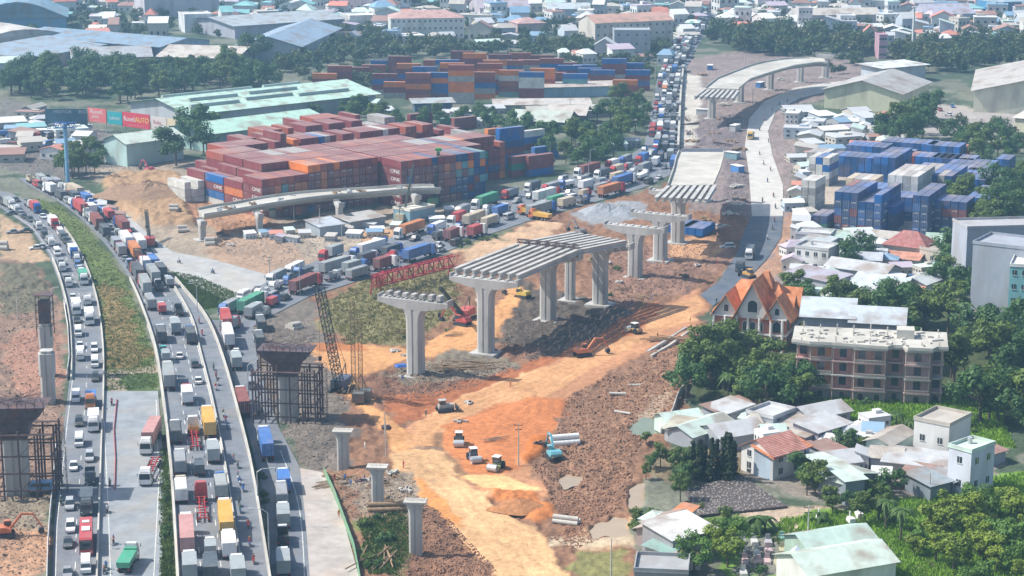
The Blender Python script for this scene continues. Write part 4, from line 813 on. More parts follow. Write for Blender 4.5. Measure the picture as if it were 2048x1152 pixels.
# main yard
CR = random.Random(3)
O = G(525, 440); uB = (G(610, 428)-G(525, 440)); uB.z = 0; uB.normalize(); uA = Vector((uB.y, -uB.x, 0))   # uA points towards the camera
if uA.y > 0: uA = -uA
angA = math.atan2(-uA.x, uA.y)+math.pi
pitchB, pitchA = 2.62, 12.7
def dominant(i, j, k):
    if (j == -1 and i > 26) or (j in (0, 1) and i > 30): return CR.choices([dbl, mr, tl, gr_, og], [5, 4, .6, .5, .6])[0]
    if j == 0 and i < 10: 
        return CR.choices([mr, rb, og, dbl, gr_, tl], [4, 3, 2.4, 1, .7, .5])[0]
    if j >= 4 and i > 4: return CR.choices([mr, wt, tl, rb, og, bu], [6, 2, .5, 2, .4, .5])[0]
    return CR.choices([mr, rb, dbl, gr_, wt, og, bu], [14, 3, .5, .15, .1, .15, .1])[0]
for j in range(-1, 8):          # j=-1 is the front row
    i0, i1 = {-1: (18, 32), 0: (0, 35), 1: (0, 43), 2: (0, 45), 3: (-3, 46), 4: (2, 46), 5: (12, 44), 6: (18, 42), 7: (24, 38)}[j]
    for i in range(i0, i1):
        if 8 <= j: continue
        base = O + uB*(i*pitchB+1.3+(.8 if i > 17 else 0)) - uA*(j*pitchA+6.1)
        lv = 5 if (j == 0 and i < 7) else 6
        if j in (1, 2, 3) and i < 3: lv = 5-(3-i > 1)-(CR.random() < .3)
        if j == 3 and i < 0: lv = 3
        if j == 4 and i < 6: lv = CR.choice([3, 4, 5])
        if j >= 5: lv = CR.choice([5, 6, 6, 6]) if i % 7 else 5
        if j >= 1 and i > 40: lv = CR.choice([3, 4, 5])
        if j == -1 and i > 29: lv = 6
        if i == 15 and j == 4: lv = 7
        if j == 3 and 9 < i < 44: lv = 4
        if j == 2 and 30 < i: lv = 5
        if j >= 3 and (i*7+j*5) % 11 < 2: lv -= 1
        if j == 5 and i > 20: lv = 5
        blkc = mr if j < 1 else [mr, rb, mr, mr, rb, mr, mr, gyc][(i//7+j*3) % 8]
        cols = [CR.choice([blkc, blkc, mr, dominant(i, j, k)]) if j > 0 else dominant(i, j, k) for k in range(7)]
        if j in (0, 1, 2, 3) and i <= 1: cols = [CR.choice([gr_, bu, wt, mr, rb, mr, og]) for _ in range(7)]
        if j == 3 and i < 0: cols = [wt]*7
        vis = (lambda k, j=j, i=i: (j == -1) or (j == 0 and (i < 19)) or (j == 0 and k > 4) or (j == 4 and k > 3 and 9 < i < 44) or i == i0 or (i == i0+1 and j > 0 and False) or i == i1-1)
        nt_ = {k: 'ONE' for k in range(lv) if (i == i0 and cols[k] in (mr, rb))}
        cstack(base, angA, lv, cols, 'in the main container yard', vis, nt_, 1.0, 2.75)
# rear yard: piles seen side on
def side_pile(px, py, cols, where='in the rear container yard', ang=None, l=1.0):
    if 'rear' in where: cols = [(CR.choice([og, bu, rb, wt, mr]) if c == mr and CR.random() < .45 else c) for c in cols]+[CR.choice([og, mr, bu, rb])]
    p = G(px, py); a = ang if ang is not None else math.radians(90-4)
    cstack(p, a, len(cols), cols, where, None, None, l)
for px, py, cols in [(793, 196, [gyc, mr]), (837, 200, [rb, mr, og, mr]), (880, 199, [mr, bu, bu, og]), (923, 207, [gyc, gyc, og, og, gyc, mr]), (980, 191, [rb, bu, mr, gyc, og]), (1023, 194, [tl, mr, mr, wt]), (1063, 198, [mr, mr, wt, wt]), (1108, 176, [tl, mr]), (800, 152, [mr, rb, mr]), (765, 150, [mr, rb]), (895, 160, [bu, og, gyc]), (950, 168, [mr, mr, rb, mr, mr]), (990, 172, [mr, rb, rb, gyc]), (1022, 172, [mr, mr, rb, bu]), (1103, 168, [gyc, mr, gyc, bu]), (1060, 160, [gyc, tl, gyc]), (650, 178, [mr, mr]), (680, 173, [rb, mr, mr]), (748, 160, [mr, mr]), (1205, 182, [rb, rb, rb]), (1228, 180, [mr, mr, mr, mr, mr]), (1262, 178, [mr, gyc, gyc, mr]), (1275, 182, [mr, bu, mr]), (1000, 148, [mr, gyc, mr]), (1040, 145, [gyc, wt, mr]), (870, 150, [gyc, og]), (925, 152, [mr, mr, mr, mr]), (1250, 192, [mr, mr]), (1085, 150, [gyc, og, gyc])]:
    side_pile(px, py, cols)
for px, py, cols in [(770, 190, [gyc, mr, mr]), (818, 168, [mr, bu, mr]), (850, 175, [og, mr, gyc]), (1140, 172, [mr, rb, mr]), (1150, 190, [mr, mr, tl]), (1180, 178, [gyc, mr, rb]), (1130, 155, [mr, gyc]), (965, 198, [mr, gyc, bu, mr]), (1085, 190, [bu, mr, rb, og]), (905, 178, [mr, rb, og, mr]), (715, 165, [mr, gyc]), (1170, 160, [mr, mr])]: side_pile(px, py, cols)
for px, py, cols in [(840, 250, [mr, mr]), (900, 247, [gr_]), (694, 272, [dbl, dbl]), (660, 272, [og, og]), (928, 258, [mr, mr]), (995, 268, [og]), (1062, 312, [gyc, mr, bu, wt]), (1090, 318, [bu, bu]), (1078, 350, [bu, mr, mr]), (1020, 335, [bu, bu, mr, dbl, bu, bu]), (1045, 352, [mr, gr_, mr])]:
    side_pile(px, py, cols, 'at the far edge of the main yard', uA_ang := angA+math.pi/2)
# right yard
aR = math.radians(62)
uR = Vector((math.cos(math.radians(20)), math.sin(math.radians(20)), 0)); vR = Vector((-uR.y, uR.x, 0))
def block(px, py, ni, nj, lv, colf, where='in the right-hand yard', dirv=uR):
    p0 = G(px, py); v = Vector((-dirv.y, dirv.x, 0)); ang = math.atan2(-dirv.x, dirv.y)
    for j in range(nj):
        for i in range(ni):
            b0 = p0+dirv*(i*12.5+6)+v*(j*2.62+1.3); n = lv(i, j) if callable(lv) else lv
            cstack(b0, ang, n, [colf(i, j, k) for k in range(n)], where, (lambda k, i=i, j=j: j == 0 or i == 0))
dir1 = Vector((.42, .9, 0)).normalized()
def block2(px, py, ni, nj, lv, colf, where='in the right-hand yard'):
    """long axes run away to the right; ni containers side by side to the left-right, nj one behind the other"""
    p0 = G(px, py); s = Vector((dir1.y, -dir1.x, 0)); ang = math.atan2(-dir1.x, dir1.y)
    for j in range(nj):
        for i in range(ni):
            b0 = p0+s*(i*2.62+1.3)+dir1*(j*12.6+6.1); n = lv(i, j) if callable(lv) else lv
            cstack(b0, ang, n, [colf(i, j, k) for k in range(n)], where, (lambda k, i=i, j=j: j == 0 or i == ni-1))
cb = lambda *c: (lambda i, j, k: CR.choice(c))
block2(1666, 462, 6, 2, lambda i, j: [5, 5, 5, 4, 4, 5][i], cb(dbl, bu, dbl, dbl, dbl, mr))
block2(1742, 458, 3, 1, lambda i, j: 3-i % 2, cb(dbl, mr, bu))
block2(1700, 432, 9, 2, 3, cb(dbl, bu, dbl)); block2(1930, 440, 4, 2, 3, cb(dbl, bu)); block2(1880, 378, 6, 2, 3, cb(bu, dbl, bu)); block2(1690, 330, 6, 1, 3, cb(dbl, bu)); block2(1760, 322, 8, 1, 3, cb(dbl, bu)); block2(1850, 330, 5, 1, 3, cb(bu, dbl))
block2(1822, 470, 2, 2, 5, cb(dbl, bu, dbl))
block2(1850, 462, 5, 1, lambda i, j: 4, cb(dbl, bu, dbl, mr))
block2(1772, 425, 4, 2, 5, cb(wt, gyc, wt))
block2(1812, 405, 6, 2, 4, cb(dbl, bu, gyc))
block2(1908, 400, 4, 2, lambda i, j: 3, cb(bu, dbl, bu))
block2(1745, 385, 3, 2, 5, cb(bu, dbl, bu)); block2(1765, 345, 4, 1, 3, cb(dbl, bu))
block2(1660, 352, 8, 1, 3, cb(dbl, bu, dbl)); block2(1800, 352, 8, 1, 3, cb(bu, bu, dbl, mr)); block2(1860, 356, 6, 1, 3, cb(bu, bu, dbl))
block2(1600, 420, 2, 1, 4, cb(wt, gyc, wt)); block2(1616, 370, 3, 1, 4, cb(wt, gyc, wt, bu)); block2(1612, 345, 3, 1, 3, cb(wt, gyc)); block2(1622, 462, 2, 1, 2, cb(gr_, dbl))
block2(1690, 400, 4, 1, 3, cb(gyc, wt, BE)); block2(1900, 322, 2, 1, 2, cb(RD_, rb)); block2(1990, 345, 2, 1, 2, cb(bu, dbl))
block2(1360, 470, 3, 1, 1, cb(bu)); block2(1330, 466, 3, 1, 1, cb(bu))
for c_ in (BE, RD_): CCN[c_] = CN[c_]
def carea(c):
    s = S(*P(c['p'].x, c['p'].y)); return s*s*(1.4 if c['vis'] and not c['top'] else 1.0)*(1.5 if c['vis'] else .6)
vis_ = sorted([c for c in CANDS if c['vis']], key=carea, reverse=True)
print('containers', len(CANDS), len(vis_))
top300 = vis_[:300]; ids = set(id(c) for c in top300)
for c in top300:
    n = c['lv']; lvl = 'topmost of its pile' if c['top'] and c['lv'] else ('at the bottom of its pile' if n == 0 else 'in the middle of its pile')
    o = tag(link('shipping_container', CM, None, c['p'], c['a'], c['c']), f"{CCN[c['c']]} shipping container {c['w']}, {lvl}", 'container', 'stacked shipping containers')
    o.rotation_euler.z += CR.uniform(-.006, .006); o.location.x += CR.uniform(-.06, .06)
    t = c['t']
    if t:
        l_ = link('lettering', textmesh(t, 1.7, 'white', 1.6), o)
        l_.rotation_euler = (math.pi/2, 0, math.pi/2 if False else -math.pi/2); l_.location = (-1.235, -2.5, 1.35)
    elif c['c'] in (dbl, bu) and CR.random() < .6:
        l_ = link('lettering', textmesh('CMA', 1.3, 'white', 1.3), o); l_.rotation_euler = (math.pi/2, 0, math.pi/2); l_.location = (1.235, CR.uniform(-3, 3), 1.35)
        l_ = link('lettering', textmesh('CMA', .7, 'white', 1.0), o); l_.rotation_euler = (math.pi/2, 0, 0); l_.location = (0, -6.13, 1.9)
    elif c['c'] in (mr, rb, gyc) and CR.random() < .5:
        l_ = link('lettering', textmesh('ONE', .55, 'white', 1.3), o); l_.rotation_euler = (math.pi/2, 0, math.pi); l_.location = (.2, 6.13, 2.0)
        l_ = link('lettering', textmesh('ONE', .55, 'white', 1.3), o); l_.rotation_euler = (math.pi/2, 0, 0); l_.location = (.2, -6.13, 2.0)
def cverts(c):
    L, w, h = 12.15, 2.43, 2.58; ca, sa = math.cos(c['a']), math.sin(c['a'])
    return [(c['p'].x+x*ca-y*sa, c['p'].y+x*sa+y*ca, c['p'].z+z) for z in (0, h) for x, y in ((-w/2, -L/2), (w/2, -L/2), (w/2, L/2), (-w/2, L/2))]
rest = {}
mb = MB(); mats = []
for c in CANDS:
    if id(c) in ids: continue
    if c['c'] not in mats: mats.append(c['c'])
    mb.add(cverts(c), [(0, 3, 2, 1), (4, 5, 6, 7), (0, 1, 5, 4), (1, 2, 6, 5), (2, 3, 7, 6), (3, 0, 4, 7)], mats.index(c['c'])); mb.m[-5] = 100+mats.index(c['c'])
mm = [noisy('container_steel_'+CCN[c], c, .5, .2, .65, dirt=((.25, .17, .12), .4), world=True) for c in mats]
mm += [roofmix('roof_of_container_'+CCN[c], c) for c in mats]; mb.m = [i if i < 100 else i-100+len(mats) for i in mb.m]
tag(link('shipping_containers', mb.mesh('shipping_containers', mm)), 'remaining stacked containers filling the depth of the container yards', 'containers', None, 'stuff')
# ---------------------------------------------------------------- flyovers under construction
AX = Vector((.436, .9, 0)).normalized(); AP = Vector((AX.y, -AX.x, 0))      # along the deck, across it
def col_section(c, w, d, rz, z):
    ca, sa = math.cos(rz), math.sin(rz); out = []
    for x, y in ((-.5, -.35), (-.35, -.5), (-.06, -.5), (-.06, -.44), (.06, -.44), (.06, -.5), (.35, -.5), (.5, -.35), (.5, .35), (.35, .5), (-.35, .5), (-.5, .35)):
        a, b2 = x*w, y*d; out.append((c.x+a*ca-b2*sa, c.y+a*sa+b2*ca, z))
    return out
def tpier(px, py, zt, w=3.9, d=3.0, capw=19, caph=2.3, capd=3.0, label='', ax=AX, ofs=0, cap=True, group=None, plinth=True):
    p = G(px, py); o = thing('bridge_pier', label, 'bridge pier', (p.x, p.y, 0), 0, group); q = Vector((0, 0, 0))
    rz = math.atan2(ax.y, ax.x)-math.pi/2
    zc = zt-(caph if cap else 0)
    c = MB(); c.loft([col_section(q, w*f, d*g, rz, z) for z, f, g in ((-1.5, 1, 1), (zc-3.2, 1, 1), (zc-1.6, 1.12, 1), (zc-.6, 1.4, 1), (zc+.01, 1.75, 1))])
    link('column', c.mesh('column', 'conc'), o)
    if plinth: b_ = MB(); b_.box((0, 0, -.1), (w+3, d+3, .9), rz); link('footing', b_.mesh('footing', 'conc'), o)
    if cap:
        ap = Vector((ax.y, -ax.x, 0)); k = MB(); h = capw/2
        prof = [(-h, caph), (-h, caph*.55), (-w*.9, 0), (w*.9, 0), (h, caph*.55), (h, caph)]
        k.loft([[ap*(x+ofs)+ax*s*capd/2+Vector((0, 0, zc+z)) for x, z in prof] for s in (-1, 1)])
        for x in np.linspace(-h+1.2, h-1.2, 8): c0 = ap*(x+ofs); k.box((c0.x, c0.y, zt+.14), (.8, capd*.6, .28), rz)
        for s in (-1, 1): c0 = ap*(s*(h-.15)+ofs); k.box((c0.x, c0.y, zt+.35), (.3, capd*.95, .75), rz)
        link('cap', k.mesh('cap', 'conc'), o)
    return o
PIERS = [(832, 752, 19.0), (972, 706, 19.2), (1096, 641, 18.5), (1200, 609, 17.5), (1270, 556, 15.5), (1320, 521, 14.5), (1355, 486, 16.5)]
PL = ['nearest tall T pier with a wide cap and girder stubs on top', 'tall T pier at the near end of the first girder span', 'tall T pier between the two girder spans', 'tall T pier at the far end of the second girder span', 'T pier with a bare cap, first one past the girder spans', 'T pier with a bare cap beside the blue containers', 'last T pier, carrying the near edge of the next girders']
for (x, y, z), lb in zip(PIERS, PL): tpier(x, y, z, label=lb, group='T piers of the new flyover')
o = tpier(1140, 601, 15.5, 2.6, 2.2, 9, 1.6, 2.2, label='slender round pier standing behind the first girder span')
# girder spans: every girder is its own thing
def girder(p0, p1, w=.95, h=1.5):
    mb = MB(); d = (p1-p0); n = Vector((-d.y, d.x, 0)).normalized(); u = Vector((0, 0, 1))
    pr = [(-.5, 0), (.5, 0), (.5, .2), (.18, .42), (.18, h-.38), (.62, h-.18), (.62, h), (-.62, h), (-.62, h-.18), (-.18, h-.38), (-.18, .42), (-.5, .2)]
    mb.loft([[p+n*a*w+u*b2 for a, b2 in pr] for p in (p0, p1)]); return mb
FROML = ['leftmost of eight', 'second from the left', 'third from the left', 'fourth from the left', 'fourth from the right', 'third from the right', 'second from the right', 'rightmost of eight']
def span(a, b2, za, zb, n, halfw, lab, mat='conc', e0=1.4, e1=1.4, oa=0, ob=0, h=1.5):
    A, B = G(*a), G(*b2); dr = (B-A); dr.z = 0; dr.normalize(); ap = Vector((dr.y, -dr.x, 0))
    for i in range(n):
        t = -halfw+2*halfw*i/(n-1); p0 = A+ap*(t+oa)+dr*.2*e0; p1 = B+ap*(t+ob)-dr*.2*e1; p0.z = za+.3; p1.z = zb+.3
        lab_i = f'concrete girder {lab}, {FROML[i]}'
        g = girder(p0, p1, h=h); c = p0.copy(); gm = MB(); gm.v = [(v[0]-c.x, v[1]-c.y, v[2]-c.z) for v in g.v]; gm.f = g.f; gm.m = g.m
        tag(link('bridge_girder', gm.mesh('bridge_girder', mat), None, c), lab_i, 'girder', 'bridge girders laid side by side')
span((972, 706), (1096, 641), 19.2, 18.6, 8, 8.6, 'in the first girder span'); span((1096, 641), (1200, 609), 18.6, 17.6, 8, 8.6, 'in the second girder span')
d0 = G(1355, 486); 
def at(px, py, z): return G(px, py, z)
def gspan_px(l0, r0, l1, r1, z0, z1, n, lab):
    A, B, C_, D = at(*l0, z0), at(*r0, z0), at(*l1, z1), at(*r1, z1)
    for i in range(n):
        t = i/(n-1); p0 = A.lerp(B, t); p1 = C_.lerp(D, t); p0.z, p1.z = z0-1.5, z1-1.5; g = girder(p0, p1); gm = MB(); gm.v = [(v[0]-p0.x, v[1]-p0.y, v[2]-p0.z) for v in g.v]; gm.f = g.f; gm.m = g.m
        tag(link('bridge_girder', gm.mesh('bridge_girder', 'conc'), None, p0), f'concrete girder {lab}, {FROML[i]}', 'girder', 'bridge girders laid side by side')
gspan_px((1312, 394), (1412, 398), (1338, 370), (1430, 369), 18.2, 18.2, 8, 'just before the middle slab')
gspan_px((1390, 192), (1464, 196), (1412, 176), (1478, 178), 13.5, 13.5, 8, 'at the near end of the far ramp')
def deck(name, label, left, right, zs, th=1.9, mat='deck', cat='bridge deck', rails=True, rh=.8):
    l = [G(x, y, z) for (x, y), z in zip(left, zs)]; r = [G(x, y, z) for (x, y), z in zip(right, zs)]
    o = thing(name, label, cat, (0, 0, 0)); mb = MB(); u = Vector((0, 0, th))
    mb.loft([[a, b2, a.lerp(b2, .8)-u, a.lerp(b2, .2)-u] for a, b2 in zip(l, r)]); link('slab', mb.mesh('slab', mat), o)
    if rails:
        for e in (l, r):
            q = MB(); wall_along(q, e, .4, rh); link('parapet', q.mesh('parapet', 'deck'), o)
    return o
def spl(pl, n=4): return smooth(pl, n)
deck('bridge_deck', 'rough concrete slab lying on girders in the middle of the new flyover', [(1336, 371), (1347, 340), (1352, 318), (1358, 304)], [(1428, 369), (1440, 340), (1446, 318), (1448, 304)], [18.2]*4)
L_, R_2 = spl([(1434, 158), (1470, 144), (1505, 131), (1540, 123), (1580, 118), (1620, 117), (1650, 121)]), spl([(1500, 160), (1530, 150), (1560, 141), (1590, 133), (1612, 130), (1636, 127), (1655, 127)])
deck('bridge_deck', 'pale curved concrete deck of the far ramp bending right above its shadow', L_, R_2, [14]*len(L_))
deck('bridge_deck', 'short deck piece between the far girders and the curved ramp', [(1412, 176), (1434, 158)], [(1478, 178), (1500, 160)], [14]*2)
tpier(1360, 455, 16.3, 3.4, 2.6, 19, label='stout pier under the near edge of the middle slab', ofs=1) if False else None
for x, y, z, lb in [(1405, 402, 16.2, 'pier under the middle slab, half hidden in shadow'), (1423, 238, 11.9, 'stub pier below the near girders of the far ramp'), (1480, 205, 12, 'pier under the first bend of the far ramp'), (1540, 180, 12, 'pier under the bend of the far ramp'), (1600, 165, 12, 'pier near the right end of the far ramp'), (1650, 156, 12, 'last pier at the right end of the far ramp')]:
    tpier(x, y, z, 3.2, 2.4, 14 if y > 300 else 10, 1.8, label=lb)
# abutment terrace left of the far ramp
for a, b2, nm in [((1368, 215), (1392, 290), 'x')]:
    pass
mb = MB(); wl = [G(1362, y) for y in (150, 180, 220, 260, 300)]; barrier('concrete_wall', 'long pale concrete wall edging the far highway', [G(x, y) for x, y in ((1366, 145), (1362, 180), (1360, 220), (1358, 260), (1356, 300))], 1.2, 2.2, 'deck', 'wall')
sc = MB(); p0, p1 = G(1362, 322), G(1446, 322); wall_along(sc, [p0, p1], .3, 5.0); tag(link('site_hoarding', sc.mesh('site_hoarding', noisy('hoarding_sheet', (.5, .52, .55), .6, .2, .6, stretch=(1, 1, .1)))), 'grey translucent hoarding across the site behind the middle slab', 'hoarding')
# curved ramp C in the interchange
lf = spl([(396, 420), (430, 413), (467, 408), (525, 397), (600, 387), (670, 382), (740, 378), (810, 373), (868, 373)]); lr = spl([(408, 432), (440, 427), (480, 420), (540, 410), (612, 399), (680, 392), (745, 387), (812, 381), (882, 379)])
deck('bridge_deck', 'long pale curved ramp deck sweeping past the container yard', lf, lr, list(np.linspace(7.5, 9.0, len(lf))), th=1.7)
for x, y, z, lb in [(405, 481, 6.2, 'square pier under the left end of the curved ramp'), (519, 468, 6.6, 'second pier of the curved ramp from its left end'), (679, 449, 7.2, 'third pier of the curved ramp, in the middle'), (832, 435, 7.6, 'pier under the right end of the curved ramp')]:
    tpier(x, y, z, 2.6, 2.0, 7, 1.2, 2.0, label=lb, ax=Vector((1, .35, 0)).normalized())
for i, (x, y) in enumerate([(442, 421), (455, 419), (468, 417), (505, 410), (560, 403), (675, 388), (700, 386), (722, 385), (800, 378), (820, 377), (835, 376)]):
    p = G(x, y, 8.3); q = MB(); [q.box((random.uniform(-1, 1), random.uniform(-1, 1), .3+.2*k), (random.uniform(.8, 2), .6, .5), random.uniform(0, 3)) for k in range(4)]
    tag(link('timber_stack', q.mesh('timber_stack', 'wood' if i % 2 else 'galv'), None, p), 'small heap of building material lying on the curved ramp deck', 'material heap', 'heaps on the curved ramp')
# cast pile columns, flared
def flared(px, py, zt, w, lb, wire=True):
    p = G(px, py); o = thing('bridge_pier', lb, 'bridge pier', (p.x, p.y, 0), 0, 'bare flared columns'); c = MB(); q = Vector((0, 0, 0))
    c.loft([col_section(q, w*f, w*.8*g, -.1, z) for z, f, g in ((-1, 1, 1), (zt-2.6, 1, 1), (zt-1.6, 1.1, 1), (zt-.7, 1.4, 1.1), (zt-.35, 1.55, 1.15))]); link('column', c.mesh('column', 'conc'), o)
    t = MB(); t.box((0, 0, zt-.15), (w*1.75, w*1.15, .35), -.1); link('cap', t.mesh('cap', 'deck'), o)
    r = MB()
    for i in range(14): x = -w*.7+w*1.4*i/13; r.tube((x, random.uniform(-.4, .4), zt), (x, random.uniform(-.4, .4), zt+random.uniform(.3, .8)), .03, 4)
    link('rebar', r.mesh('rebar', 'scaf'), o)
flared(687, 938, 8.4, 2.35, 'bare flared concrete column nearest the scaffolded pier'); flared(756, 1020, 9.0, 2.3, 'bare flared concrete column, middle one of the near three'); flared(832, 1107, 10.2, 2.35, 'bare flared concrete column closest to the bottom edge')
# left piers
def lpier(px, py, zt, w, lb, head=0):
    p = G(px, py); o = thing('bridge_pier', lb, 'bridge pier', (p.x, p.y, 0)); c = MB(); q = Vector((0, 0, 0))
    c.loft([col_section(q, w*f, w*f, .1, z) for z, f in ((-1, 1), (zt*.55, 1), (zt*.552, 1.18), (zt*.95, 1.18), (zt*.952, .9), (zt, .95))]); link('column', c.mesh('column', 'conc'), o)
    if head:
        h = MB()
        for lv in range(5):
            z = zt-.5+lv*head/4
            for s in (-1, 1): h.box((0, s*1.7, z), (3.8, .12, .12)); h.box((s*1.7, 0, z), (.12, 3.8, .12))
        for sx in (-1, 1):
            for sy in (-1, 1): h.tube((sx*1.7, sy*1.7, zt-3), (sx*1.7, sy*1.7, zt-.5+head), .12, 5)
        h.box((0, 0, zt+head*.4), (2.4, 2.4, head*.8)); h.box((0, 0, zt+head), (4.4, 3.6, .2))
        link('scaffold', h.mesh('scaffold', 'formwork'), o)
lpier(96, 750, 13, 2.7, 'grey square pier with a scaffold cage on top, left verge', 7); lpier(98, 805, 12.5, 3.0, 'grey stepped pier in front of the caged one on the left')
# piers wrapped in scaffold with a dark steel pier head
def scaffpier(px, py, W_, D_2, zt, lb, rz=0.0):
    p = G(px, py); o = thing('scaffolded_pier', lb, 'pier', (p.x, p.y, 0), rz)
    h = MB(); h.loft([[(-w, -d, z), (w, -d, z), (w, d, z), (-w, d, z)] for z, w, d in ((zt*.62, W_*.17, D_2*.22), (zt*.8, W_*.22, D_2*.3), (zt*.9, W_*.36, D_2*.38), (zt, W_*.44, D_2*.42))])
    for k in range(9): x = -W_*.42+W_*.84*k/8; h.box((x, -D_2*.42-.05, zt-.1), (.14, .14, zt*.14)); 
    link('formwork', h.mesh('formwork', 'formwork'), o)
    c = MB(); c.loft([col_section(Vector((0, 0, 0)), W_*.3, D_2*.4, 0, z) for z in (-1, zt*.63)]); link('column', c.mesh('column', 'conc'), o)
    n, m_ = 6, 4
    for i in range(n):
        for j in range(m_):
            if j in (1, 2) and 1 < i < n-2: continue
            x, y = -W_/2+W_*i/(n-1), -D_2/2+D_2*j/(m_-1); q = MB(); q.tube((0, 0, -.5), (0, 0, zt*.72+random.uniform(-1, 1.5)), .2, 8); link('post', q.mesh('post', 'formwork'), o, (x, y, 0))
    b_ = MB()
    for lv in range(4):
        z = zt*(.1+.19*lv)
        for j in (0, m_-1):
            y = -D_2/2+D_2*j/(m_-1); b_.box((0, y, z), (W_+1, .22, .28))
            for i in range(n-1): x = -W_/2+W_*i/(n-1); b_.tube((x, y, z), (x+W_/(n-1), y, z+zt*.19*(1 if i % 2 else -1)*.9+(0 if i % 2 else zt*.18)), .07, 4)
        for i in (0, n-1): b_.box((-W_/2+W_*i/(n-1), 0, z), (.22, D_2+1, .28))
    b_.box((0, -D_2/2, zt*.72), (W_+.6, .9, .15)); b_.box((0, D_2/2, zt*.72), (W_+.6, .9, .15)); link('bracing', b_.mesh('bracing', 'scaf'), o)
    ta = MB()
    for k in range(26): ta.tube((random.uniform(-W_*.4, W_*.4), random.uniform(-D_2*.3, D_2*.3), zt-.2), (random.uniform(-W_*.42, W_*.42), random.uniform(-D_2*.3, D_2*.3), zt+random.uniform(1, 3.4)), .05, 4)
    link('rebar', ta.mesh('rebar', 'scaf'), o)
    st = MB(); st.truss((W_/2+1.2, 0, -.3), (W_/2+1.2, 0, zt*.72), 1.3, 1.3, 8, .05, up=(0, 1, 0)); link('stair_tower', st.mesh('stair_tower', 'scaf'), o)
scaffpier(577, 838, 14, 8, 16.5, 'dark scaffolded pier with flared steel formwork beside the service road', -.12)
scaffpier(35, 985, 16, 9, 18.5, 'dark scaffolded pier cut by the left edge of the photo', .05)
# pieces lying on top of the first pier cap: a girder stub with rebar
def local(px, py, z=0): return G(px, py, z)
# ---------------------------------------------------------------- cranes and machines
def tracks(o, L=4.2, W_=2.9, h=.9, mat='chassis'):
    for s in (-1, 1):
        t = MB(); t.prof([(-L/2, h*.5, .3), (-L/2+.25, 0, .3), (L/2-.25, 0, .3), (L/2, h*.5, .3), (L/2-.25, h, .3), (-L/2+.25, h, .3)]); link('track', t.mesh('track', mat), o, (s*(W_/2-.3), 0, 0))
def excavator(px, py, rz, c, lb, dip=0.0, z=.3, s=1.0):
    p = G(px, py); o = thing('excavator', lb, 'excavator', (p.x, p.y, ground(p.x, p.y)), rz); o.scale = (s,)*3
    tracks(o); b_ = MB(); b_.prof([(-1.9, 1.1, 1.3), (1.4, 1.1, 1.3), (1.4, 1.6, 1.3), (.3, 2.1, 1.25), (-1.7, 2.2, 1.2), (-2.1, 1.7, 1.25)]); link('body', b_.mesh('body', 'mach'), o, color=c)
    cb_ = MB(); cb_.box((-.75, .75, 2.1), (.95, 1.5, 1.7), top=.88); link('cab', cb_.mesh('cab', 'mach'), o, color=tuple(x*.9+.05 for x in c)); g = MB(); g.box((-.75, .8, 2.3), (1.0, 1.38, .9), top=.94); link('window', g.mesh('window', 'glass'), o)
    bm = MB()
    pts = [(.25, 1.2, 1.6), (.25, 3.4, 4.3), (.25, 5.6, 4.0)]
    for a, b2, r in ((pts[0], pts[1], .3), (pts[1], pts[2], .24)): bm.tube(a, b2, r, 4)
    link('boom', bm.mesh('boom', 'mach'), o, color=c)
    ar = MB(); ar.tube((.25, 5.3, 4.3), (.25, 7.1, 1.3-dip), .2, 4); link('arm', ar.mesh('arm', 'mach'), o, color=c)
    bk = MB(); bk.prof([(6.5, 1.3-dip, .5), (7.3, 1.3-dip, .5), (7.4, .5-dip, .5), (6.6, .2-dip, .5), (6.2, .6-dip, .5)]); link('bucket', bk.mesh('bucket', 'chassis'), o, (.25, 0, 0)); return o
excavator(1165, 715, -1.15, (.62, .2, .06), 'orange crawler excavator working on the haul road edge')
excavator(1108, 915, .25, (.12, .42, .5), 'light blue crawler excavator beside the white pipes on the orange pit', .0)
excavator(925, 652, 1.0, (.55, .05, .04), 'red crawler excavator between the first two tall T piers')
excavator(1046, 596, .9, (.6, .42, .05), 'yellow crawler excavator behind the first girder span')
excavator(8, 1072, -1.3, (.6, .16, .05), 'orange excavator at the left edge near the bottom')
excavator(298, 345, .7, (.5, .05, .08), 'dark red excavator in the scrap yard below the small warehouse')
excavator(1160, 470, .6, (.2, .2, .2), 'dark excavator standing on the heap behind the girder spans')
def roller(px, py, rz, c, lb):
    p = G(px, py); o = thing('road_roller', lb, 'road roller', (p.x, p.y, ground(p.x, p.y)), rz)
    d = MB(); d.tube((-1.05, 1.6, .78), (1.05, 1.6, .78), .78, 18); link('drum', d.mesh('drum', 'galv', False), o)
    f = MB(); [f.box((s*1.15, 1.2, .85), (.12, 2.0, .3)) for s in (-1, 1)]; f.box((0, .45, .9), (2.4, .5, .45)); link('frame', f.mesh('frame', 'mach'), o, color=c)
    b_ = MB(); b_.prof([(-2.4, .7, .75), (-.3, .7, .75), (-.3, 1.5, .75), (-2.3, 1.45, .7)]); link('body', b_.mesh('body', 'mach'), o, color=c)
    k = MB(); [k.box((sx*.65, y, 2.05), (.09, .09, 1.3)) for sx in (-1, 1) for y in (-1.1, .2)]; link('cab', k.mesh('cab', 'chassis'), o); g = MB(); g.box((0, -.45, 2.0), (1.25, 1.25, 1.1)); link('window', g.mesh('window', 'glass'), o)
    r = MB(); r.box((0, -.45, 2.75), (1.6, 1.7, .12)); link('cab_roof', r.mesh('cab_roof', 'white'), o)
    for s in (-1, 1): w = link('wheel', WHBIG, o, (s*.85, -1.5, .75))
wb = MB(); wb.tube((-.25, 0, 0), (.25, 0, 0), .75, 14); WHBIG = wb.mesh('wheel', 'tyre')
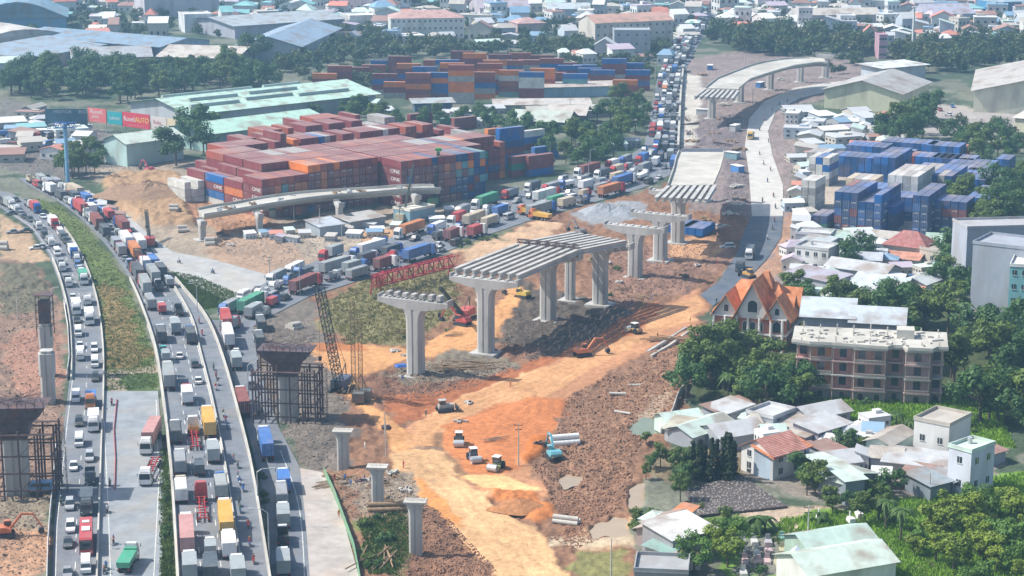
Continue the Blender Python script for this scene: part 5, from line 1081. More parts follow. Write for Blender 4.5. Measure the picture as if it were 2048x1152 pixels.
roller(918, 893, math.pi, (.55, .5, .4), 'white-topped road roller, farthest of the three on the orange pit'); roller(948, 925, math.pi+.3, (.25, .25, .35), 'dark road roller, middle of the three on the orange pit'); roller(992, 942, math.pi-.45, (.3, .38, .1), 'olive road roller, nearest of the three on the orange pit'); roller(1267, 668, .7, (.45, .3, .12), 'small yellowish road roller on the red edge of the haul road')
def dozer(px, py, rz, c, lb):
    p = G(px, py); o = thing('bulldozer', lb, 'bulldozer', (p.x, p.y, ground(p.x, p.y)), rz); tracks(o, 4, 2.8, 1.0)
    b_ = MB(); b_.prof([(-1.5, .8, .8), (2.0, .8, .7), (2.0, 1.7, .7), (.2, 1.8, .75), (-1.5, 1.7, .8)]); link('body', b_.mesh('body', 'mach'), o, color=c)
    g = MB(); g.box((0, -.6, 2.2), (1.4, 1.4, .95), top=.9); link('window', g.mesh('window', 'glass'), o); r = MB(); r.box((0, -.6, 2.75), (1.6, 1.7, .12)); link('cab_roof', r.mesh('cab_roof', 'mach'), o, color=c)
    bl_ = MB(); bl_.prof([(2.7, .1, 1.7), (2.9, .1, 1.7), (2.75, .7, 1.7), (2.95, 1.3, 1.7), (2.7, 1.25, 1.7)]); link('blade', bl_.mesh('blade', 'chassis'), o)
dozer(890, 826, -1.3, (.45, .45, .42), 'grey bulldozer on the pale track at the foot of the dark slope'); dozer(1497, 555, .6, (.55, .3, .05), 'yellow and black bulldozer where the dark road meets the orange haul road')
M['craneb'] = noisy('dark_crane_paint', (.05, .065, .06), 1, .3, .6)
def crawler_crane(px, py, tip, zt, c, lb, w=1.3):
    p = G(px, py); t = G(tip[0], tip[1], zt); o = thing('crawler_crane', lb, 'crane', (p.x, p.y, ground(p.x, p.y))); d = Vector((t.x-p.x, t.y-p.y, t.z))
    rz = math.atan2(-d.x, d.y) if abs(d.x)+abs(d.y) > 1 else 0
    for s in (-1, 1):
        tr = MB(); tr.prof([(-3, .5, .4), (-2.7, 0, .4), (2.7, 0, .4), (3, .5, .4), (2.7, 1.0, .4), (-2.7, 1., .4)]); x = link('track', tr.mesh('track', 'chassis'), o, (s*1.9*math.cos(rz), s*1.9*math.sin(rz), 0), rz)
    b_ = MB(); b_.prof([(-3.5, 1.2, 1.5), (1.8, 1.2, 1.5), (1.8, 3.0, 1.5), (-3.2, 3.2, 1.5)]); link('body', b_.mesh('body', 'mach'), o, rz=rz, color=c)
    k = MB(); k.box((1.1, 1.8, 2.2), (1.1, 1.8, 1.9), top=.9); link('cab', k.mesh('cab', 'glass'), o, rz=rz)
    f = Vector((-math.sin(rz), math.cos(rz), 0)); q = MB(); q.truss(f*1.2+Vector((0, 0, 1.8)), d, w, w, 22, .1); link('boom', q.mesh('boom', 'craneb'), o)
    cb_ = MB(); cb_.tube(d, f*-2.5+Vector((0, 0, 6)), .05, 4); cb_.tube(f*-2.5+Vector((0, 0, 6)), f*-3+Vector((0, 0, 3)), .12, 4); cb_.tube(f*-2.5+Vector((0, 0, 6)), f*.5+Vector((0, 0, 3)), .12, 4)
    hk = d+Vector((f.x*.6, f.y*.6, 0)); cb_.tube(hk, hk-Vector((0, 0, d.z*.6)), .04, 4); cb_.box(tuple(hk-Vector((0, 0, d.z*.6))), (.7, .7, 1.0)); link('hoist_cable', cb_.mesh('hoist_cable', 'chassis'), o)
crawler_crane(683, 782, (639, 578), 27, (.06, .08, .14), 'dark crawler crane with a tall black lattice boom leaning left', 1.7)
crawler_crane(868, 412, (877, 303), 18, (.1, .32, .12), 'small crane with a lattice tail behind the curved ramp end', .8)
crawler_crane(805, 445, (827, 330), 17.5, (.5, .45, .3), 'mobile crane with a thin pale boom crossing the curved ramp', .45)
crawler_crane(300, 492, (292, 420), 9, (.5, .04, .03), 'red drilling rig with a short mast beside the grey road', 1.0)
crawler_crane(930, 640, (880, 575), 12, (.55, .08, .06), 'red and white telescopic crane working beside the second tall pier', .6)
gb = MB(); a, b2 = G(878, 352, 9), G(877, 299, 18.5); gb.tube(a, b2, .45, 8, r2=.35); gb.box(tuple(b2), (2.2, 1.2, 1.0)); tag(link('concrete_pump_boom', gb.mesh('concrete_pump_boom', noisy('green_paint', (.1, .4, .08), 1, .2, .4))), 'bright green boom standing up in front of the brown container wall', 'boom')
def rig(px, py, h, lb, mat='scaf'):
    p = G(px, py); o = thing('drill_rig', lb, 'drill rig', (p.x, p.y, ground(p.x, p.y))); m2 = MB(); m2.truss((0, 0, 0), (0, 0, h), .9, .9, 18, .06, up=(0, 1, 0)); link('mast', m2.mesh('mast', mat), o)
    b_ = MB(); b_.box((1.2, -1.2, 1.6), (2.6, 3.2, 2.2)); link('body', b_.mesh('body', 'mach'), o, color=(.12, .13, .12)); [link('leg', MB().tube((0, 0, 6), (sx*2.2, sy*2.2, 0), .1, 5).mesh('leg', mat), o) for sx in (-1, 1) for sy in (-1, 1)]
rig(708, 805, 24, 'thin pale drill mast right of the crawler crane', 'wood'); rig(722, 800, 19, 'thin lattice drill mast, second one right of the crawler crane', 'wood')
# red launching gantry
a, b2 = G(752, 604, 1.5), G(905, 561, 1.5); a.z = b2.z = 6.0
a, b2 = G(748, 562, 4.5), G(912, 520, 4.5)
o = thing('launching_gantry', 'long red lattice launching gantry lying beside the diagonal road', 'gantry', tuple(a)); q = MB(); q.truss((0, 0, 0), b2-a, 2.2, 3.2, 16, .16); link('truss', q.mesh('truss', 'redsteel'), o)
for t in (.02, .97):
    c = (b2-a)*t; l = MB(); [l.tube(c+Vector((s, s*.4, -1.5)), c+Vector((s*1.8, s*.7, -4.8)), .2, 5) for s in (-1, 1)]; link('leg', l.mesh('leg', 'redsteel'), o)
l = MB(); l.truss((0, 0, 0), (G(768, 552, 4.5)-G(745, 568, 4.5)), 1.2, 1.6, 3, .12); link('truss', l.mesh('truss', 'redsteel'), o)
# girder stub on the first pier, with loose steel
p = G(832, 752); o = thing('girder_stub', 'short grey girder ends and steel beams resting on the nearest pier cap', 'girder', (p.x, p.y, 19.3)); mb = MB()
for k in range(7): c0 = AP*(-7+k*2.3); mb.box((c0.x, c0.y, .7), (1.1, 2.2, 1.2 if k > 4 else .8), math.atan2(AP.y, AP.x))
link('stub', mb.mesh('stub', 'conc'), o); mb = MB(); [mb.tube(AP*random.uniform(-9, 9)+Vector((0, random.uniform(0, 2), .5)), AP*random.uniform(-9, 9)+Vector((0, 1, random.uniform(.8, 2))), .08, 4) for _ in range(12)]; link('steel_bars', mb.mesh('steel_bars', 'scaf'), o)
# cross beams lying on the girders
for px, py, lb in [(1040, 523, 'dark steel cross beam lying on the second girder span')]:
    p = G(1096, 641); q = MB(); q.truss((-9*AP.x, -9*AP.y, 0), (9*AP.x, 9*AP.y, 0), 1.0, .8, 12, .12); tag(link('steel_beam', q.mesh('steel_beam', 'scaf'), None, (p.x, p.y, 21)), lb, 'steel beam')
# ---------------------------------------------------------------- poles, lamps, fences, debris
def lamp(px, py, zt, arm, lb, top=None):
    p = G(px, py); z0 = 0
    o = thing('street_lamp', lb, 'street lamp', (p.x, p.y, z0), 0, 'street lamps'); q = MB(); q.tube((0, 0, 0), (0, 0, zt-.8), .16, 8, r2=.09); link('pole', q.mesh('pole', 'galv'), o)
    q = MB(); q.tube((0, 0, zt-.8), (arm*.35, 0, zt-.15), .07, 6); q.tube((arm*.35, 0, zt-.15), (arm, 0, zt), .06, 6); link('arm', q.mesh('arm', 'galv'), o); q = MB(); q.box((arm*1.12, 0, zt), (.9, .32, .14)); link('lamp_head', q.mesh('lamp_head', 'galv'), o)
for x, y, h, a, lb in [(517, 1052, 11.5, 2.6, 'street lamp whose arm reaches right over the service road'), (540, 1175, 14.5, -2.6, 'tall street lamp at the foot of the deck, near the bottom edge'), (497, 800, 9, 2, 'street lamp beside the queue below the expressway'), (395, 628, 8.5, -1.6, 'lamp post on the green triangle'), (287, 560, 9, -1.5, 'lamp post at the top of the expressway curve'), (130, 372, 9, 1.5, 'lamp post by the upper left traffic'), (105, 640, 9, 1.5, 'lamp post on the left verge'), (800, 560, 9, -1.8, 'lamp post beside the red gantry'), (684, 505, 9, 1.6, 'lamp post in the interchange works'), (1093, 428, 9, -1.6, 'lamp post near the yellow machines'), (1310, 250, 10, -2, 'lamp post on the far highway'), (1180, 345, 9, 1.6, 'lamp post over the diagonal queue'), (940, 470, 9, 1.6, 'lamp post over the diagonal road behind the heap'), (1177, 365, 9, -1.6, 'lamp post in front of the dark trees')]: lamp(x, y, h, a, lb)
def upole(px, py, h, lb, cross=True):
    p = G(px, py); o = thing('utility_pole', lb, 'utility pole', (p.x, p.y, ground(p.x, p.y)-.2), 0, 'utility poles'); q = MB(); q.tube((0, 0, 0), (0, 0, h), .17, 8, r2=.1); link('pole', q.mesh('pole', 'pipe'), o)
    if cross: q = MB(); q.box((0, 0, h-.5), (1.8, .12, .12)); q.box((0, 0, h-1.4), (1.5, .12, .12)); [q.tube((x, 0, h-.45), (x, 0, h-.15), .06, 5) for x in (-.8, 0, .8)]; link('crossarm', q.mesh('crossarm', 'chassis'), o)
upole(1037, 936, 9.5, 'concrete utility pole standing in the orange pit'); upole(1614, 1115, 10, 'utility pole by the graves'); upole(1222, 1160, 8, 'utility pole near the bottom edge', False); upole(1858, 1000, 6, 'utility pole beside the dark carport', False); upole(772, 915, 8, 'thin pole beside the middle flared column', False); upole(770, 870, 5, 'thin pole left of the orange pit', False)
for i, (x, y) in enumerate([(1140, 225), (1100, 330), (1505, 210), (1310, 160), (1490, 130), (640, 470), (540, 570), (588, 440), (170, 460), (600, 590), (36, 640), (1455, 140), (1228, 230)]): upole(x, y, 9, ['thin pole above the roofs', 'thin pole in the works', 'bare pole'][i % 3])
# white mast far right
p = G(1824, 118); o = thing('radio_mast', 'tall slim white mast rising above the far city', 'mast', (p.x, p.y, 0)); q = MB(); q.tube((0, 0, 0), (0, 0, 29), .8, 8, r2=.55); link('pole', q.mesh('pole', 'white'), o); q = MB(); q.box((0, 0, 29), (2.4, 2.4, .4)); q.box((0, 0, 27.5), (2, 2, .2)); link('platform', q.mesh('platform', 'white'), o)
# fences
M['gfence'] = noisy('green_hoarding', (.16, .34, .2), .5, .2, .6, wave=('X', 1, .4), dirt=((.35, .3, .2), .4))
barrier('hoarding', 'long green sheet hoarding between the pale lane and the bare columns', [G(x, y) for x, y in [(648, 948), (668, 990), (690, 1050), (708, 1100), (724, 1185)]], .15, 1.5, 'gfence', 'fence')
barrier('hoarding', 'weathered white hoarding between the left road and the dug verge', [G(x, y) for x, y in [(112, 900), (108, 960), (100, 1040), (96, 1100), (94, 1185)]], .15, 1.6, 'white', 'fence')
barrier('hoarding', 'white hoarding strip along the upper left curve', [G(x, y) for x, y in [(128, 610), (136, 660), (139, 720), (134, 760)]], .15, 1.6, 'white', 'fence')
barrier('boundary_wall', 'pale boundary wall running down to the village pond', [G(x, y) for x, y in [(1375, 770), (1355, 800), (1345, 830), (1322, 870)]], .3, 1.6, 'conc', 'wall')
barrier('crash_rail', 'pale crash rail stacked along the orange haul road', [G(x, y) for x, y in [(1296, 706), (1330, 685), (1372, 658)]], 1.0, .6, 'conc', 'rail')
barrier('crash_rail', 'second pale rail bundle lying beside the haul road', [G(x, y) for x, y in [(1302, 714), (1340, 692), (1378, 664)]], .9, .5, 'deck', 'rail')
def pipes(px, py, n, L, r, rz, lb, mat='pipe', lying=True):
    p = G(px, py); o = thing('pipe_stack', lb, 'pipes', (p.x, p.y, ground(p.x, p.y)), rz); d = (Vector((1, 0, 0)))
    k = 0
    for i in range(n):
        row = 0 if i < (n+1)//2+(n > 3) else 1; j = i if row == 0 else i-((n+1)//2+(n > 3)); q = MB(); y = (j+.5*row)*2.05*r; q.tube((-L/2, y, r+row*1.75*r), (L/2, y, r+row*1.75*r), r, 14); link('pipe', q.mesh('pipe', mat, False), o)
pipes(1132, 888, 4, 6, .65, .25, 'stack of big white pipes beside the light blue excavator', 'white'); pipes(1130, 1050, 4, 5, .45, -.35, 'grey concrete pipes dumped on the red clods')
pipes(783, 1025, 2, 9, .5, .1, 'two brown steel tubes beside the middle flared column', 'wood'); pipes(420, 492, 5, 3, .7, .2, 'concrete pipes lying in front of the first ramp pier'); pipes(348, 438, 4, 3, .6, 0, 'concrete pipes on the brown mound slope'); pipes(365, 466, 4, 3, .6, .2, 'concrete pipes near the red drilling rig')
pipes(1235, 792, 1, 4, .35, -.1, 'pale pipe piece lying on the clods'); pipes(1245, 828, 1, 4, .3, -.5, 'thin pale pipe on the clods above the pond'); pipes(1270, 770, 1, 3.5, .35, .1, 'pale block on the upper clods'); pipes(965, 600, 1, 4, .5, .5, 'pipe beside the second tall pier'); pipes(5, 500, 3, 3, .8, 0, 'concrete pipes at the left edge'); pipes(595, 660, 6, 3, .5, .7, 'grey precast pieces beside the olive field')
p = G(803, 745); o = thing('tarpaulin_shelter', 'small bright blue tarpaulin shelter beside the nearest tall pier', 'shelter', (p.x, p.y, ground(p.x, p.y)), .3); q = MB(); q.box((0, 0, 1.7), (3.0, 2.4, .5), top=.7); link('tarpaulin', q.mesh('tarpaulin', 'bluep'), o); q = MB(); [q.tube((x, y, 0), (x, y, 1.6), .05, 4) for x in (-1.4, 1.4) for y in (-1.1, 1.1)]; link('frame', q.mesh('frame', 'scaf'), o)
p = G(80, 985); place('van', (p.x, p.y, .2), math.radians(95), 'blue three-wheeled cart parked below the left scaffolded pier', 'cart', (.15, .35, .6), None, True, None, 0, 'cargo_tricycle')
for x, y, lb in [(1058, 432, 'orange and yellow concrete pump truck parked by the diagonal road'), (1080, 440, 'yellow roller-like machine parked by the diagonal road')]:
    p = G(x, y); place('dump_truck', (p.x, p.y, .1), .9, lb, 'truck', (.7, .4, .05), (.65, .15, .03), True, None, 0, 'site_truck')
# workers
for i, (x, y, c, lb) in enumerate([(805, 765, BL, 'worker in blue beside the nearest tall pier'), (1255, 805, RD_, 'worker in red walking on the clods'), (852, 835, DK, 'worker in dark clothes on the pale track'), (1315, 680, (.5, .25, .05), 'worker in orange by the rail bundle'), (730, 900, WH, 'worker in white near the first flared column'), (1105, 925, BK, 'worker in black beside the blue excavator'), (225, 1098, WH, 'pedestrian in white on the grey lot'), (690, 960, BL, 'worker in blue by the green hoarding'), (1380, 650, YL, 'worker in yellow where the haul road narrows'), (500, 470, RD_, 'worker in red under the curved ramp')]):
    p = G(x, y); person('stand', (p.x, p.y, ground(p.x, p.y) if x != 225 else .06), i*1.3, lb, c, YL)
# heaps
def heap(px, py, rx, ry, h, mat, lb, name='gravel_heap', seed=0):
    p = G(px, py); q = MB(); n, m2 = 26, 8; rr = random.Random(seed); secs = []
    for j in range(m2+1):
        t = j/m2; secs.append([(rx*(1-t*.97)*math.cos(a)*(1+.25*math.sin(3*a+seed)), ry*(1-t*.97)*math.sin(a)*(1+.2*math.cos(2*a+seed)), h*t**.9*(1+rr.uniform(-.08, .08))-.2) for a in [2*math.pi*i/n for i in range(n)]])
    q.loft(secs); tag(link(name, q.mesh(name, mat), None, (p.x, p.y, ground(p.x, p.y)-.1)), lb, 'heap')
M['gravel'] = noisy('grey_gravel', (.3, .32, .35), 1.5, .25, .95, bump=.6); M['soilh'] = noisy('orange_soil_heap', (.42, .19, .08), 1.2, .3, .95, bump=.8); M['soilb'] = noisy('brown_soil_heap', (.3, .19, .12), 1.2, .3, .95, bump=.8)
heap(1205, 428, 9, 7, 4, 'gravel', 'grey gravel heap behind the girder spans, left one', seed=1); heap(1245, 430, 8, 6, 3.2, 'gravel', 'grey gravel heap behind the girder spans, right one', seed=2)
heap(1040, 1020, 6, 4, 1.8, 'soilh', 'orange soil heap at the near end of the pit', seed=3); heap(300, 400, 17, 12, 5, 'soilb', 'large brown soil mound left of the container yard', seed=4); heap(1160, 468, 6, 4, 2.4, 'soilb', 'dark heap with scrap behind the girder spans', seed=5); heap(855, 900, 4, 2, .8, 'soilb', 'low soil ridge at the left of the pit', seed=6)
heap(250, 395, 9, 7, 3, 'soilb', 'reddish soil heap on the left flank of the mound', seed=8)
cr_ = random.Random(8)
for i, (x, y) in enumerate([(1381, 250), (1378, 268), (1384, 284), (1470, 262), (1462, 285), (1400, 300), (1465, 318), (1475, 345), (1470, 375), (1478, 402), (1460, 430), (1410, 440), (1440, 455), (1405, 230), (1440, 240), (1460, 250), (1500, 150), (1520, 175), (1560, 160), (1450, 210), (1470, 410), (1480, 300), (1425, 270), (1445, 290), (1405, 150), (1420, 140), (1372, 240)]):
    p = G(x, y); q = MB(); nm = cr_.choice(['timber_stack', 'rebar_bundle', 'site_cabin', 'formwork_stack'])
    if nm == 'site_cabin':
        o = thing(nm, 'small blue or grey site cabin under the far part of the new flyover', 'cabin', (p.x, p.y, 0), cr_.uniform(0, 3), 'site cabins'); q.box((0, 0, 1.4), (5.5, 2.6, 2.6)); link('wall', q.mesh('wall', 'wall'), o, color=cr_.choice([(.05, .2, .5), (.5, .5, .5), (.2, .35, .4)])); q = MB(); q.box((0, 0, 2.8), (6, 3.1, .14)); link('roof', q.mesh('roof', 'white'), o)
    else:
        for k in range(9):
            if nm == 'rebar_bundle': a0 = cr_.uniform(-.2, .2); q.tube((-4, cr_.uniform(-1.5, 1.5), .3), (4, cr_.uniform(-1.5, 1.5), .4+.1*k), .12, 4)
            else: q.box((cr_.uniform(-2.5, 2.5), cr_.uniform(-2, 2), .4+.2*(k % 3)), (cr_.uniform(1, 3.5), cr_.uniform(.5, 1.5), .4), cr_.uniform(0, 3))
        tag(link(nm, q.mesh(nm, {'timber_stack': 'wood', 'rebar_bundle': 'scaf', 'formwork_stack': 'deck'}[nm]), None, (p.x, p.y, 0), cr_.uniform(0, 3)), {'timber_stack': 'stack of timber boards', 'rebar_bundle': 'bundle of dark steel bars', 'formwork_stack': 'heap of pale form panels'}[nm]+' on the flyover site', 'material heap', 'material heaps')
for i in range(46):
    x, y = cr_.choice([(cr_.uniform(700, 1080), cr_.uniform(640, 900)), (cr_.uniform(1140, 1420), cr_.uniform(480, 620)), (cr_.uniform(640, 820), cr_.uniform(930, 1050)), (cr_.uniform(440, 900), cr_.uniform(450, 500))]); p = G(x, y); q = MB(); k_ = cr_.randrange(3)
    for _ in range(7):
        if k_ == 0: a0 = cr_.uniform(-.5, .5); c0 = Vector((cr_.uniform(-1.5, 1.5), cr_.uniform(-1.5, 1.5), .25)); q.tube(c0-Vector((2, a0, 0)), c0+Vector((2, a0, .1)), .09, 4)
        else: q.box((cr_.uniform(-1, 1), cr_.uniform(-1, 1), .25), (cr_.uniform(.5, 1.6), .6, .4), cr_.uniform(0, 3))
    nm = ['timber_poles', 'block_heap', 'panel_heap'][k_]; tag(link(nm, q.mesh(nm, ['wood', 'pipe', 'scaf'][k_]), None, (p.x, p.y, ground(p.x, p.y)), cr_.uniform(0, 3)), ['few loose timber poles', 'small heap of concrete blocks', 'small heap of dark panels'][k_]+' on the earthworks', 'material heap', 'loose site material')
for i in range(22):
    x, y = cr_.choice([(cr_.uniform(720, 1060), cr_.uniform(690, 800)), (cr_.uniform(1250, 1440), cr_.uniform(490, 640)), (cr_.uniform(660, 820), cr_.uniform(940, 1060)), (cr_.uniform(1370, 1480), cr_.uniform(160, 440))]); p = G(x, y); c = cr_.choice([BL, YL, RD_, DK, OR]); person('stand', (p.x, p.y, ground(p.x, p.y)), cr_.uniform(0, 6), f'site worker in {CN[c]} clothes', c, YL, 'site workers')
# loose stuff
def scatter(poly, n, fn, seed=1, zlift=0):
    rr = random.Random(seed); xs = [q[0] for q in poly]; ysx = [q[1] for q in poly]; out = []; tries = 0
    A = np.array(poly)
    while len(out) < n and tries < n*30:
        tries += 1; x, y = rr.uniform(min(xs), max(xs)), rr.uniform(min(ysx), max(ysx))
        if inpoly(np.array([x]), np.array([y]), poly)[0] and not any(inpoly(np.array([x]), np.array([y]), pp_)[0] for pp_, _ in POOLS): out.append((x, y))
    for x, y in out: p = G(x, y); fn(Vector((p.x, p.y, ground(p.x, p.y))), rr)
def rubble_into(mb, lo, hi):
    def f(p, rr):
        s = lo*.5+(min(hi, .95)*.5-lo*.5)*rr.random()**2; mb.box((p.x, p.y, p.z+s*.12), (s*rr.uniform(.6, 1.6), s, s*.8), rr.uniform(0, 3), 0, rr.uniform(.4, .9))
    return f
ROUGH = [(1130, 800), (1200, 760), (1300, 715), (1395, 695), (1385, 760), (1340, 825), (1280, 895), (1262, 960), (1240, 1020), (1130, 1060), (1080, 960), (1062, 935), (1110, 880)]
for poly, n, lo, hi, c, nm in [(ROUGH, 5200, .3, 1.0, (.3, .165, .1), 'clods'), ([(760, 1040), (840, 1000), (900, 1045), (1000, 1152), (790, 1152)], 2200, .25, .7, (.27, .15, .1), 'clods'), ([(1150, 1050), (1260, 1060), (1150, 1100), (1090, 1080)], 400, .3, .7, (.3, .16, .1), 'clods'),
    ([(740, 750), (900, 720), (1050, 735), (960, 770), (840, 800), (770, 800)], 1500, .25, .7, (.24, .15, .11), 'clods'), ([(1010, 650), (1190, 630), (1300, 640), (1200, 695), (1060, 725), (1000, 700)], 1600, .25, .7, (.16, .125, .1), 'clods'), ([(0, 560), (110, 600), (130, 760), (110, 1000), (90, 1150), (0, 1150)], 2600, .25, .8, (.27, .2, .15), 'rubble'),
    ([(500, 660), (620, 640), (690, 800), (700, 940), (600, 935), (540, 820)], 2200, .2, .7, (.27, .22, .18), 'rubble'), ([(640, 950), (830, 950), (830, 1050), (700, 1050)], 1300, .2, .7, (.34, .25, .19), 'rubble'), ([(420, 440), (640, 470), (760, 440), (900, 410), (1000, 430), (800, 470), (640, 500), (560, 540), (430, 500)], 1500, .3, 1.1, (.38, .33, .28), 'rubble'), ([(1370, 230), (1490, 240), (1500, 430), (1450, 430), (1446, 300), (1370, 290)], 1300, .3, 1.2, (.34, .29, .26), 'rubble'), ([(1560, 220), (1600, 210), (1600, 420), (1572, 430)], 500, .3, 1.0, (.42, .36, .31), 'rubble'), ([(20, 250), (200, 260), (320, 340), (160, 350), (0, 340)], 1500, .5, 2.0, (.3, .24, .22), 'rubble'), ([(1190, 500), (1440, 480), (1400, 570), (1220, 620)], 1500, .3, .9, (.24, .14, .1), 'clods')]:
    mb = MB(); scatter(poly, int(n*1.5), rubble_into(mb, lo, hi), n); o = link(nm, mb.mesh(nm, noisy(nm+'_soil', c, .8, .35, .95, world=True))); o['kind'] = 'stuff'
# timber poles lying in heaps between the columns
for (x, y, n, L, sp, lb) in [(930, 735, 16, 11, 5, 'loose bundle of long timber poles at the foot of the second tall pier'), (800, 668, 12, 9, 5, 'timber poles scattered left of the nearest tall pier'), (750, 1120, 10, 9, 3, 'pale timber poles lying beside the green hoarding'), (700, 960, 10, 8, 4, 'steel poles behind the first flared column'), (1335, 680, 8, 10, 3, 'poles along the haul road')]:
    p = G(x, y); q = MB()
    for k in range(n): a0 = random.uniform(-.5, .5)+(1.3 if x == 750 else 0); c0 = Vector((random.uniform(-sp, sp), random.uniform(-sp, sp)*.8, random.uniform(.1, .5))); d = Vector((math.cos(a0), math.sin(a0), random.uniform(-.03, .03)))*L/2; q.tube(c0-d, c0+d, .13, 5)
    tag(link('timber_poles', q.mesh('timber_poles', 'wood'), None, (p.x, p.y, ground(p.x, p.y))), lb, 'poles')
# ---------------------------------------------------------------- buildings
BOX = []
wm = MB(); wm.box((0, -.03, 0), (1.1, .08, 1.3), m=0); wm.box((0, -.05, -.72), (1.35, .2, .1), m=1); wm.box((0, -.075, 0), (.06, .05, 1.3), m=1); WIN = wm.mesh('window', ['glass', 'white'])
dm = MB(); dm.box((0, -.03, 1.1), (1.1, .1, 2.2)); DOOR = dm.mesh('door', 'chassis')
def bld(lb, cat, a, b2, depth, h, wc, rc, roof='gable', ridge='w', rise=None, over=.5, win=None, name=None, group=None, z=0.0, doors=0, tank=False, sidewin=0, rmat=None, wmat='wall', group_=None):
    A, B = G(*a), G(*b2); w = (B-A).length; rz = math.atan2(B.y-A.y, B.x-A.x)
    z0 = max(-.1, min(ground(A.x, A.y), .6))-.3
    o = thing(name or 'house', lb, cat, (A.x, A.y, z0), rz, group); H_ = h+.3
    nb = max(1, int(max(w, depth)/min(w, depth)+.5)); dv = Vector((-math.sin(rz), math.cos(rz), 0)); uv = (B-A).normalized()
    for ib in range(nb):
        t_ = (ib+.5)/nb; cb2 = A+(uv*w*t_+dv*depth/2 if w > depth else uv*w/2+dv*depth*t_); BOX.append((cb2.x, cb2.y, min(w, depth)*.62))
    mb = MB(); rise = rise if rise is not None else (min(w, depth)*.18 if roof in ('gable', 'hip') else .8)
    if roof == 'gable' and ridge == 'd':
        mb.loft([[(0, y, 0), (w, y, 0), (w, y, H_), (w/2, y, H_+rise), (0, y, H_)] for y in (0, depth)])
    elif roof == 'gable':
        mb.loft([[(x, 0, 0), (x, depth, 0), (x, depth, H_), (x, depth/2, H_+rise), (x, 0, H_)] for x in (0, w)])
    elif roof == 'shed': mb.loft([[(x, 0, 0), (x, depth, 0), (x, depth, H_+rise), (x, 0, H_)] for x in (0, w)])
    else: mb.box((w/2, depth/2, H_/2), (w, depth, H_))
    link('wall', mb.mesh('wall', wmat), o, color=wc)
    r = MB(); t = .12; v = over; mt = 'roofy'
    if roof == 'gable' and ridge == 'd':
        k = rise/(w/2)
        r.loft([[(-v, y, H_-v*k+.02), (w/2, y, H_+rise+.02), (w+v, y, H_-v*k+.02), (w+v, y, H_-v*k+t), (w/2, y, H_+rise+t), (-v, y, H_-v*k+t)] for y in (-v, depth+v)]); mt = 'roofy'
    elif roof == 'gable':
        k = rise/(depth/2)
        r.loft([[(x, -v, H_-v*k+.02), (x, depth/2, H_+rise+.02), (x, depth+v, H_-v*k+.02), (x, depth+v, H_-v*k+t), (x, depth/2, H_+rise+t), (x, -v, H_-v*k+t)] for x in (-v, w+v)]); mt = 'roof'
    elif roof == 'shed': r.loft([[(x, -v, H_-.05), (x, depth+v, H_+rise+.05), (x, depth+v, H_+rise+.17), (x, -v, H_+.07)] for x in (-v, w+v)]); mt = 'roof'
    elif roof == 'hip':
        q = min(w, depth)*.45; r.add([(-v, -v, H_), (w+v, -v, H_), (w+v, depth+v, H_), (-v, depth+v, H_), (q, depth/2, H_+rise), (w-q, depth/2, H_+rise)], [(0, 1, 5, 4), (2, 3, 4, 5), (1, 2, 5), (3, 0, 4), (0, 3, 2, 1)]); mt = 'tile'
    elif roof == 'curve':
        n = 8; r.loft([[(w*i/n+(-v if i == 0 else v if i == n else 0), y, H_+rise*math.sin(math.pi*i/n)+.02) for i in range(n+1)]+[(w*i/n, y, H_+rise*math.sin(math.pi*i/n)+.2) for i in range(n, -1, -1)] for y in (-v, depth+v)])
    else:
        r.box((w/2, depth/2, H_+.06), (w+.3, depth+.3, .14)); 
        for c_, d in (((w/2, 0, H_+.45), (w+.3, .2, .7)), ((w/2, depth, H_+.45), (w+.3, .2, .7)), ((0, depth/2, H_+.45), (.2, depth-.2, .7)), ((w, depth/2, H_+.45), (.2, depth-.2, .7))): r.box(c_, d)
        mt = 'wall'
    link('roof', r.mesh('roof', rmat or mt), o, color=rc)
    if win:
        rows, cols = win
        for i in range(rows):
            for j in range(cols): link('window', WIN, o, (w*(j+.5)/cols, 0, .3+h*(i+.58)/rows), 0)
    if sidewin:
        rows, cols = sidewin
        for i in range(rows):
            for j in range(cols): link('window', WIN, o, (0, depth*(j+.5)/cols, .3+h*(i+.58)/rows), -math.pi/2); link('window', WIN, o, (w, depth*(j+.5)/cols, .3+h*(i+.58)/rows), math.pi/2)
    for k in range(doors): link('door', DOOR, o, (w*(k+.25)/max(doors, 1), 0, .3))
    if tank:
        q = MB(); q.tube((0, 0, 0), (0, 0, 1.3), .5, 10); link('water_tank', q.mesh('water_tank', 'galv'), o, (w*.3, depth*.6, H_+.1))
    return o
mint, tin, grn, rust, tanr, blu, sal, crm, wht, gry, tealw, ora = (.6, .74, .66), (.55, .56, .57), (.36, .52, .42), (.36, .2, .16), (.5, .46, .4), (.22, .36, .5), (.62, .24, .17), (.6, .58, .45), (.72, .72, .7), (.36, .38, .42), (.25, .52, .52), (.75, .24, .08)
